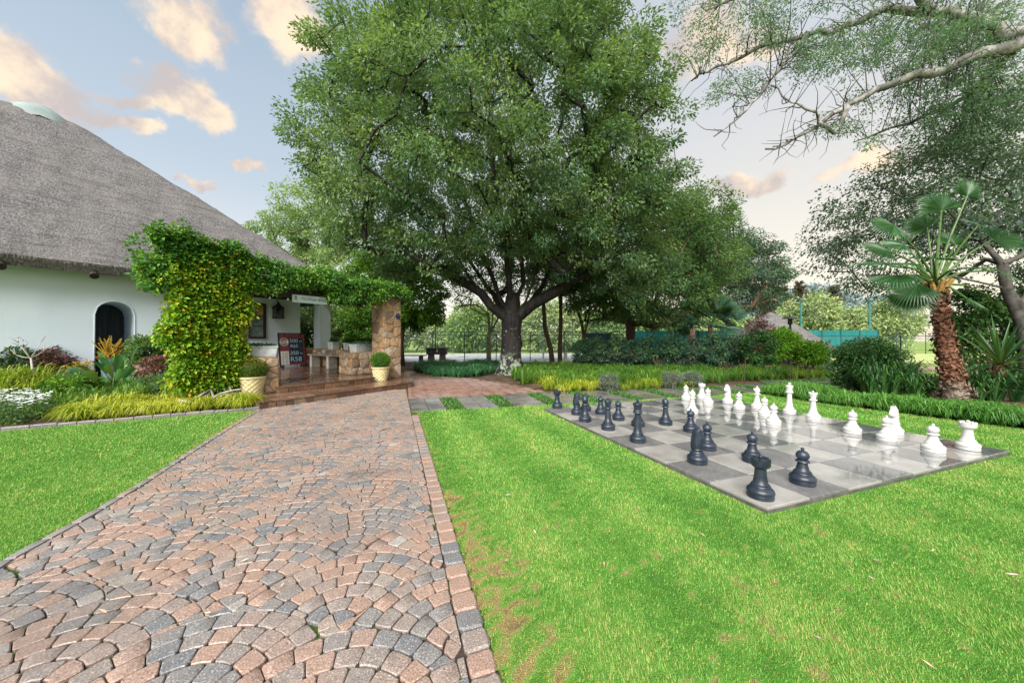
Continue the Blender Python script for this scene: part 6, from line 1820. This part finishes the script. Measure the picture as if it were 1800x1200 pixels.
# ------------------------------------------------------------------ potted plants
def ball_bush(c, r_, label, m, seed):
    rg = np.random.RandomState(seed); root = empty('ball_bush', c, label, 'topiary')
    MB().tube([(c[0], c[1], c[2] - r_ * .95), c], [.02, .015], 6).build('stem', M_brownbark, root)
    n = 5200; d = unit(rg.normal(0, 1, (n, 3))); P = np.array(c) + d * (r_ * rg.uniform(.72, 1.0, (n, 1)) * np.array([1, 1, .86]))
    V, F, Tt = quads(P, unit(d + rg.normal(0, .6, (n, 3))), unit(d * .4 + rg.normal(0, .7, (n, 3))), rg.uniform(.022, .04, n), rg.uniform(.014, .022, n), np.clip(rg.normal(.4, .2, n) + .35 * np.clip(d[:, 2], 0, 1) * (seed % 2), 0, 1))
    fast('foliage', V, F, m, root, Tt)
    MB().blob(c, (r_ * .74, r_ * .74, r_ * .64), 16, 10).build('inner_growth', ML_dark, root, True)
ball_bush(POT1 + UZ * .55, .275, 'brown tinged clipped ball bush in the left woven pot', ML_boxb, 201)
ball_bush(POT2 + UZ * .58, .26, 'fresh green clipped ball bush in the right woven pot', ML_bright, 202)
rg = np.random.RandomState(210)
for k, (c, ang, ln, wd) in enumerate(TROUGHS):
    n = int(160 * ln / .8); x = rg.uniform(-ln / 2, ln / 2, n) * .9; y = rg.uniform(-wd / 2, wd / 2, n) * .85
    C = np.stack([c[0] + x * math.cos(ang) - y * math.sin(ang), c[1] + x * math.sin(ang) + y * math.cos(ang), c[2] + rg.uniform(0, .05 if k < 2 else .16, n)], 1)
    V, F, Tt = clump_leaves(C, np.full(n, .045), 16, .045, .5, rg, -.5, .8)
    o = fast('trough_plant', V, F, ML_succ if k < 2 else ML_dark, None, Tt, origin=c)
    props(o, ('low blue green succulents filling the trough left of the steps', 'low blue green succulents in the trough beside the stone pillar', 'dark green clipped plants in the trough behind the bench', 'dark green plant in the little square planter on the long wall', 'dark green plant in the planter nearest the white column')[k], 'plant')

# ------------------------------------------------------------------ lawns
def lawn_tone(P, stripes):
    st_ = np.sin((P @ np.array([BV[0], BV[1]])) * 2 * pi / .82 + .6 + 1.2 * (vnoise(P, .8, 16) - .5))
    tone = .45 + .09 * st_ * stripes + (vnoise(P, 1.1, 14) - .5) * .16 + (vnoise(P, 4.5, 15) - .5) * .16 + (vnoise(P, 14, 17) - .5) * .2 + (vnoise(P, 33, 18) - .5) * .2
    return tone, st_
def bareness(P):
    return np.clip((vnoise(P, 1.3, 4) * .34 + vnoise(P, 8.3, 9) * .36 + vnoise(P, 23, 19) * .30 - .64) * 8, 0, .8)
def lawn(name, poly, seed, dens, dry_fn, stripes):
    rg = np.random.RandomState(seed); out = []
    A = np.array([p[:2] for p in poly])
    # the turf itself: a fine grid that carries the same greens, dry and worn places
    cs = .05; x0, x1 = max(A[:, 0].min(), -14), min(A[:, 0].max(), 10.5); y0, y1 = .9, A[:, 1].max()
    gx = np.arange(x0, x1, cs); gy = np.arange(y0, y1, cs); XX, YY = np.meshgrid(gx, gy, indexing='ij'); P = np.stack([XX.ravel(), YY.ravel()], 1)
    tone, st_ = lawn_tone(P, stripes); dry = dry_fn(P); br = bareness(P) * stripes
    tt = np.clip(tone * .8 + rg.normal(0, .06, len(P)), 0, .7); tt = np.where(rg.rand(len(P)) < dry * .7, np.clip(rg.normal(.9, .07, len(P)), .6, 1), tt); tt = np.where(rg.rand(len(P)) < br * .35, rg.uniform(.85, 1.0, len(P)), tt)
    V = np.concatenate([P, np.full((len(P), 1), -.006)], 1); idx = np.arange(len(P)).reshape(XX.shape)
    F = np.stack([idx[:-1, :-1], idx[1:, :-1], idx[1:, 1:], idx[:-1, 1:]], -1).reshape(-1, 4)
    cen = P[F].mean(1); ins = in_poly(cen, poly) & (np.abs(cen[:, 0]) < 2.1 * cen[:, 1] + 1.2); F = F[ins]
    used = np.unique(F); mp = np.zeros(len(P), int); mp[used] = np.arange(len(used))
    props(fast('lawn', V[used], mp[F], M_turfgrid, None, tt[used]), kind='structure')
    for (y0, y1, dn, h, w_) in dens:
        lo = np.array([max(A[:, 0].min(), -1.9 * y1 - 1), y0]); hi = np.array([min(A[:, 0].max(), 1.9 * y1 + 1), y1])
        n = int((hi - lo).prod() * dn); P = rg.uniform(lo, hi, (n, 2))
        k_ = in_poly(P, poly) & (np.abs(P[:, 0]) < 1.9 * P[:, 1] + 1)
        q = P - BO; u_ = q @ BU / TS; v_ = q @ BV / TS
        k_ &= ~((u_ > -.03) & (u_ < 8.03) & (v_ > -.03) & (v_ < 8.03))
        P = P[k_]; n = len(P)
        if not n: continue
        keep = rg.rand(n) > bareness(P) * .35 * stripes
        P = P[keep]; n = len(P); dry = dry_fn(P)
        tone, st_ = lawn_tone(P, stripes)
        tt = np.clip(tone + rg.normal(0, .17, n) + np.where(rg.rand(n) < .08, .4, 0), 0, .8)
        dd = rg.rand(n) < dry
        tt = np.where(dd, np.clip(rg.normal(.86, .1, n), .6, 1), tt)
        a = rg.uniform(0, 2 * pi, n); ln = h * rg.uniform(.5, 1.25, n) * (1 + .12 * st_ * stripes) * (1 - .35 * dd)
        lean = np.stack([np.cos(a), np.sin(a)], 1) * rg.uniform(.15, .95, (n, 1)) + BU[None] * (.26 * st_ * stripes)[:, None]
        sd = np.stack([-np.sin(a), np.cos(a), np.zeros(n)], 1) * (w_ * rg.uniform(.6, 1.2, (n, 1)) / 2)
        B = np.concatenate([P, np.full((n, 1), -.008)], 1)
        tip = B + np.concatenate([lean * ln[:, None], ln[:, None]], 1)
        V = np.stack([B - sd, B + sd, tip], 1).reshape(-1, 3)
        out.append((V, np.arange(n * 3).reshape(-1, 3), np.repeat(tt, 3)))
    V, F, Tt = join(out)
    props(fast(name, V, F, ML_grass, None, Tt), kind='stuff')
t = T('turf_thatch')
c = t.cramp(t.attr(), [(0, (.04, .12, .018)), (.3, (.07, .20, .028)), (.55, (.12, .27, .042)), (.72, (.19, .23, .07)), (.86, (.27, .21, .09)), (1, (.14, .095, .055))])
c = t.mix(t.math('MULTIPLY', t.ramp(t.noise(220, 2), .5, .7), .5), c, (.10, .09, .03))
M_turfgrid = t.done(t.bsdf(c, .9, .1, t.noise(150, 3), .7, .02))
def dry_r(P):
    d = P[:, 0] - (.41 - .3425 * P[:, 1])
    near = np.clip((3.3 - P[:, 1]) / .9, 0, 1)
    e = np.clip(1.5 - 1.5 * d / (.08 + .34 * near * (.5 + .5 * vnoise(P, 2.3, 22) + .25 * vnoise(P, 9, 25))), 0, 1) * (.35 + .65 * near)
    sp = np.clip((vnoise(P, 1.6, 23) * .6 + vnoise(P, 6, 24) * .4 - .5) * 3, 0, .8) * np.clip((3.6 - P[:, 1]) / 2, .1, 1)
    return np.clip(e * (.55 + .9 * vnoise(P, 19, 26)) + sp * .16 + .04, 0, .9)
def dry_l(P):
    q = np.array([to_d(p) for p in P]) if len(P) < 200000 else np.zeros((len(P), 2)); la = np.interp(q[:, 1], [b for a, b in le], [a for a, b in le])
    return np.clip(1 - (la - q[:, 0]) / .16, 0, 1) * np.clip((P[:, 1] - 3.0) / 1.5, .1, .8)
lawn('lawn_grass', LAWN_R, 301, [(1.15, 1.8, 32000, .0145, .0042), (1.8, 2.6, 20000, .0155, .0052), (2.6, 3.8, 11500, .017, .007), (3.8, 5.5, 6000, .019, .010), (5.5, 9.2, 3000, .022, .016)], dry_r, 1.0)
lawn('lawn_grass', LAWN_L, 302, [(1.15, 2.6, 20000, .015, .0052), (2.6, 3.8, 11500, .017, .007), (3.8, 5.0, 6500, .018, .010), (5.0, 7.0, 3600, .020, .014)], dry_l, 0.0)
rg = np.random.RandomState(310)
V = [];
for gp in GRASS_GAPS:
    n = 700; c = np.array([p[:2] for p in gp]); a, b = rg.rand(n, 1), rg.rand(n, 1)
    P = (c[0] * (1 - a) + c[1] * a) * (1 - b) + (c[3] * (1 - a) + c[2] * a) * b; an = rg.uniform(0, 2 * pi, n); D = np.stack([np.cos(an), np.sin(an)], 1)
    V.append(strips(np.concatenate([P, np.full((n, 1), -.016)], 1), D, rg.uniform(.03, .06, n), rg.uniform(.01, .05, n), np.full(n, .012), rg, np.clip(rg.normal(.3, .2, n), 0, 1), 2))
v, f, t_ = join(V); props(fast('path_grass', v, f, ML_lily, None, t_), kind='stuff')
# moss between the nearer cobbles
n = 26000; P = np.stack([rg.uniform(-4, .4, n), rg.uniform(1.1, 4.5, n)], 1); P = P[in_poly(P, DRIVE)]; P = P[vnoise(P, 1.2, 31) * .6 + vnoise(P, 4, 32) * .4 > .53]
n = len(P); an = rg.uniform(0, 2 * pi, n); D = np.stack([np.cos(an), np.sin(an)], 1)
v, f, t_ = strips(np.concatenate([P, np.full((n, 1), -.016)], 1), D, rg.uniform(.006, .0145, n), rg.uniform(.002, .007, n), np.full(n, .004), rg, np.clip(rg.normal(.35, .2, n), 0, .7), 1)
props(fast('joint_moss', v, f, ML_grass, None, t_), kind='stuff')
# fallen leaves
FL = [(1235, 940), (1062, 992), (1640, 968), (1532, 1016), (1440, 1122), (1720, 900), (893, 870), (1540, 985), (1650, 880), (998, 742), (977, 748), (965, 823), (980, 826), (1050, 780), (940, 935), (1632, 1168), (1780, 1010), (890, 985),
      (365, 1078), (180, 1075), (640, 925), (495, 1030), (715, 775), (705, 1027), (610, 890), (430, 985), (585, 668), (560, 668), (1525, 692), (1660, 770), (1750, 770)]
M_dl = ML_dead
for k, (u, v) in enumerate(FL):
    on = v < 670 and u < 700
    p = G(u, v, .285 if on else .012); a = rg.uniform(0, 6.28); d = Vector((math.cos(a), math.sin(a), .05)); sd = Vector((-d[1], d[0], 0)); L_ = rg.uniform(.014, .03)
    mb = MB(); q = [p - d * L_, p + sd * L_ * .3 + UZ * .006, p + d * L_ + UZ * .012, p - sd * L_ * .3 + UZ * .006, p - UZ * .002]
    mb.add(q, [(0, 4, 1), (1, 4, 2), (2, 4, 3), (3, 4, 0)], tint=rg.rand())
    o = mb.build('fallen_leaf', M_dl, None, False, origin=p); props(o, 'small dry leaf lying loose on the paving or lawn', 'leaf', 'dry fallen leaves')
# ------------------------------------------------------------------ fences, screens and far things
M_fence = plain('green_fence_paint', (.03, .075, .065), .5, .4, .2, 10)
M_darkfence = plain('dark_fence_paint', (.02, .035, .04), .5, .4, .2, 10)
M_wire = plain('green_wire', (.10, .17, .14), .5, .3, .2, 20)
def fence(pts, h, gap, label, m, mesh=True, rails=(1.0,), pr=.03, cell=.16):
    root = empty('mesh_fence', (*pts[0][:2], 0), label, 'fence')
    pts = [Vector((p[0], p[1], 0)) for p in pts]
    net = MB()
    for a, b in zip(pts, pts[1:]):
        d = b - a; Ln = d.length; d.normalize(); n = max(1, round(Ln / gap))
        for k in range(n + 1):
            p = a + d * Ln * k / n
            MB().tube([p - UZ * .05, p + UZ * (h + .02)], pr, 6).build('post', m, root)
        for r_ in rails:
            MB().tube([a + UZ * h * r_, b + UZ * h * r_], pr * .55, 5).build('rail', m, root)
        if mesh:
            nn = int(Ln / cell)
            for k in range(-int(h / cell), nn):
                for sgn in (1, -1):
                    x0 = k * cell if sgn > 0 else k * cell + h; x1 = x0 + h * sgn
                    za, zb = 0.04, h
                    if x0 < 0: za = za + (0 - x0) / sgn if sgn > 0 else za; x0 = max(x0, 0)
                    if x1 > Ln: zb = h - (x1 - Ln); x1 = Ln
                    if x1 < 0: zb = zb + x1; x1 = 0
                    if x0 > Ln: za = za + (x0 - Ln); x0 = Ln
                    if zb - za < .1: continue
                    p, q = a + d * x0 + UZ * za, a + d * x1 + UZ * zb; w_ = d * .0035
                    net.add([p - w_, p + w_, q + w_, q - w_], [(0, 1, 2, 3)])
    if net.v: props(net.build('wire_mesh', M_wire, root), kind='stuff')
    return root
fence([(-9.0, 21.5), (-1, 21.6), (7.6, 21.6)], 1.78, 2.0, 'green wire mesh fence along the pale court behind the huge tree', M_fence, rails=(1.0, .9))
fence([(-12, 34), (12, 34)], 3.0, 3.0, 'taller wire fence at the far side of the pale court', M_fence, rails=(1.0, .5))
fence([(16.6, 18.6), (20.5, 18.0), (24, 17.5)], 1.5, 1.9, 'dark mesh fence in front of the far tennis lawn, left of the palm', M_darkfence, rails=(1.0,))
fence([(27, 34), (40, 33), (50, 32)], 2.1, 2.6, 'dark post fence at the back of the far tennis lawn', M_darkfence, rails=(1.0,), cell=.3)
# tennis lawn
t = T('tennis_lawn')
M_tl = t.done(t.bsdf(t.mix(t.ramp(t.noise(.3, 4), .3, .7), (.30, .36, .12), (.40, .43, .17)), .9, .1))
sheet('tennis_lawn', [(17.5, 19.8), (26, 18.6), (56, 31), (28, 33.5)], -.03, M_tl)
M_lineP = plain('white_line_paint', (.72, .72, .70), .8, .2, .08, 5)
for a, b in (((19, 21.4), (46, 25.8)), ((24, 30), (52, 30.5))):
    a, b = Vector((*a, 0)), Vector((*b, 0)); d = (b - a).normalized(); n_ = Vector((-d[1], d[0], 0)) * .09
    mb = MB(); mb.add([a - n_ - UZ * .026, b - n_ - UZ * .026, b + n_ - UZ * .026, a + n_ - UZ * .026], [(0, 1, 2, 3)]); props(mb.build('court_line', M_lineP), kind='structure')
t = T('teal_screen_cloth')
M_teal = t.done(t.bsdf(t.mix(t.ramp(t.noise(6, 4, stretch=(1, 1, .15)), .3, .7), (.006, .10, .11), (.010, .15, .155)), .7, .3))
def screen(a, b, z0, z1, label, m=None, nb=5):
    root = empty('court_screen', (*a, 0), label, 'windscreen'); a, b = Vector((*a, 0)), Vector((*b, 0)); d = b - a
    for k in range(nb):
        p, q = a + d * (k / nb), a + d * ((k + 1) / nb); n_ = Vector((-d[1], d[0], 0)).normalized() * .02
        mb = MB(); vs = []
        for i in range(7):
            f = i / 6; c = p.lerp(q, .004 + f * .992) + n_ * math.sin(f * pi) * 3
            vs += [c + UZ * z0, c + UZ * z1, c + n_ + UZ * z0, c + n_ + UZ * z1]
        fs = []
        for i in range(6): fs += [(4 * i, 4 * i + 4, 4 * i + 5, 4 * i + 1), (4 * i + 2, 4 * i + 3, 4 * i + 7, 4 * i + 6), (4 * i + 1, 4 * i + 5, 4 * i + 7, 4 * i + 3)]
        mb.add(vs, fs); mb.build('cloth_panel', m or M_teal, root)
    for k in range(nb + 1):
        p = a + d * (k / nb); n_ = Vector((d[1], -d[0], 0)).normalized() * .05
        MB().tube([p + n_, p + n_ + UZ * (z1 + .05)], .04, 6).build('post', M_fence, root)
screen((23.0, 27.0), (29.6, 27.6), .2, 2.05, 'teal cloth windscreen on the tennis fence, right of the thatched hut', nb=4)
screen((9.0, 27), (20.5, 27), .5, 2.0, 'teal cloth windscreen glimpsed behind the long hedge', nb=6)
screen((4.9, 23.0), (6.6, 23.0), 1.1, 1.75, 'small dark blue screen on the fence left of the hedge', plain('navy_cloth', (.03, .05, .08), .7, .3), 1)
# thatched hut
hut = empty('thatched_hut', (15.0, 19.8, 0), 'low thatched hut with brown grey roof beyond the bright shrubs', 'hut')
prof = [(2.8, .62), (2.92, .75), (2.4, 1.18), (1.75, 1.7), (1.05, 2.25), (.4, 2.7), (.05, 2.82)]
V = MB(); V.lathe(prof, 40, (15.0, 19.8, 0)); V.build('roof', M_thatch, hut, True)
MB().lathe([(2.2, 0), (2.2, .9)], 32, (15.0, 19.8, 0)).build('wall', plain('hut_wall', (.10, .075, .06), .8, .2), hut)
for k in range(10):
    a = k * pi / 5; p = Vector((15.0 + 2.4 * math.cos(a), 19.8 + 2.4 * math.sin(a), 0)); MB().tube([p, p + UZ * .95], .06, 6).build('post', M_darkwood, hut)
MB().lathe([(.5, 2.5), (.32, 2.72), (.12, 2.86), (.02, 2.9)], 20, (15.0, 19.8, 0)).build('ridge_cap', M_thatch, hut, True)
# lamp post
def lamp(x, y, h, label):
    root = empty('lamp_post', (x, y, 0), label, 'lamp post')
    MB().tube([(x, y, 0), (x, y, h)], [.055, .04], 8).build('post', M_blackmetal, root)
    MB().lathe([(.06, h), (.09, h + .03), (.08, h + .22), (.07, h + .24)], 12, (x, y, 0)).build('lamp', M_blackmetal, root)
    MB().lathe([(.30, h + .25), (.28, h + .28), (.06, h + .34), (.02, h + .40)], 16, (x, y, 0)).build('shade', M_blackmetal, root)
lamp(11.9, 14.6, 1.95, 'black lamp post with flat round shade in front of the thatched hut')
for x, y, h, lab in ((25.4, 30, 4.6, 'tall teal floodlight mast rising from behind the thatched hut'), (33.0, 31.5, 4.8, 'tall teal floodlight mast right of the teal windscreen')):
    root = empty('floodlight_mast', (x, y, 0), lab, 'mast'); MB().tube([(x, y, 0), (x, y, h)], [.09, .06], 8).build('pole', M_fence if h < 4 else plain('mast_teal', (.02, .14, .15), .5, .4), root)
    mb = MB(); mb.box((x, y, h + .1), (.5, .2, .2)); mb.build('lamp_head', M_fence, root)
# black slatted bench by the hut
bb = empty('garden_bench', (11.4, 14.9, 0), 'black slatted bench under the bright shrubs', 'bench')
for z in (.34, .46, .58):
    mb = MB(); mb.box((11.4, 15.0, z), (1.7, .04, .09)); mb.build('back_slat', M_blackmetal, bb)
for y in (14.55, 14.7, 14.85):
    mb = MB(); mb.box((11.4, y, .30), (1.7, .11, .03)); mb.build('seat_slat', M_blackmetal, bb)
for x in (10.7, 12.1):
    mb = MB(); mb.box((x, 14.75, .14), (.06, .5, .29)); mb.build('leg', M_blackmetal, bb)
# timber posts of a small play frame near the hut
M_postb = plain('blue_black_post', (.025, .035, .05), .5, .4, .2, 10)
for k, (u, yb) in enumerate(((1444, 642), (1458, 636))):
    p = G(u, yb); root = empty('gate_post', p, ('dark gate post before the teal windscreen, nearer of a pair', 'dark gate post before the teal windscreen, farther of a pair')[k], 'post')
    MB().tube([p, p + UZ * 1.25], .05, 8).build('shaft', M_postb, root); MB().lathe([(.06, 1.25), (.06, 1.28), (.02, 1.31)], 8, p).build('cap', M_postb, root)
# stakes in the planting bed
M_stake = plain('rusty_stake', (.06, .045, .035), .8, .2, .3, 20)
for k, (u, v0, v1, lab) in enumerate(((1309, 674, 628, 'slim iron stake at the right end of the hedge'), (1389, 672, 634, 'slim iron stake below the bright shrubs, left'), (1422, 672, 636, 'slim iron stake below the bright shrubs, right'), (1466, 676, 634, 'leaning dark stake beside the pale path'), (1462, 655, 636, 'thin stake farther back near the gate posts'))):
    p = G(u, v0); h = (v0 - v1) / FOC * p[1]; o = MB().tube([p - UZ * .02, p + Vector((.02 + .05 * (k == 3), 0, h))], [.014, .012], 6).build('stake', M_stake, None, False, origin=p); props(o, lab, 'stake')
# braai block of dark stone
sb_ = G(768, 633); br = empty('stone_braai', sb_, 'dark stone braai block with slab top on the far lawn', 'braai')
M_dstone = plain('soot_stone', (.055, .05, .05), .85, .3, .45, 5, .5); M_brk = plain('brown_brickwork', (.16, .10, .075), .85, .3, .4, 8, .5)
x, y = sb_[0], sb_[1]
for dx in (-.36, .36):
    mb = MB(); mb.box((x + dx, y, .18), (.36, .4, .38), 0, None, .92); mb.build('pier', M_brk, br)
    mb = MB(); mb.box((x + dx, y, .55), (.52, .5, .36), 0, None, .94); mb.build('fire_box', M_dstone, br)
mb = MB(); mb.box((x, y + .08, .45), (.2, .2, .2)); mb.build('middle_slab', M_greywood, br)
mb = MB(); mb.box((x, y, .755), (1.3, .55, .05)); mb.build('top_slab', M_dstone, br)
MB().tube([(x - .1, y, .78), (x - .1, y, 2.2)], [.035, .03], 8).build('flue', M_blackmetal, br)
# park bench behind the pillar
pb = G(722, 640); pk = empty('garden_bench', pb, 'brown plank bench on the lawn behind the stone pillar', 'bench')
for k in range(3):
    mb = MB(); mb.box((pb[0] - .2, pb[1] + .18 * k, .46), (1.9, .16, .05)); mb.build('seat_plank', M_rw if False else M_brk, pk)
for dx in (-.9, .5):
    mb = MB(); mb.box((pb[0] + dx, pb[1] + .18, .2), (.12, .45, .44)); mb.build('leg', M_darkwood, pk)
# low white court furniture
ub = H(958, 627, 24); ct = empty('court_bench', (2.3, 24, 0), 'white bench on the pale court behind the huge trunk', 'bench')
mb = MB(); mb.box((3.0, 24, .42), (1.9, .4, .06)); mb.build('seat', M_paleleg, ct)
for dx in (-.8, .8):
    mb = MB(); mb.box((3.0 + dx, 24, .19), (.1, .35, .4)); mb.build('leg', M_paleleg, ct)
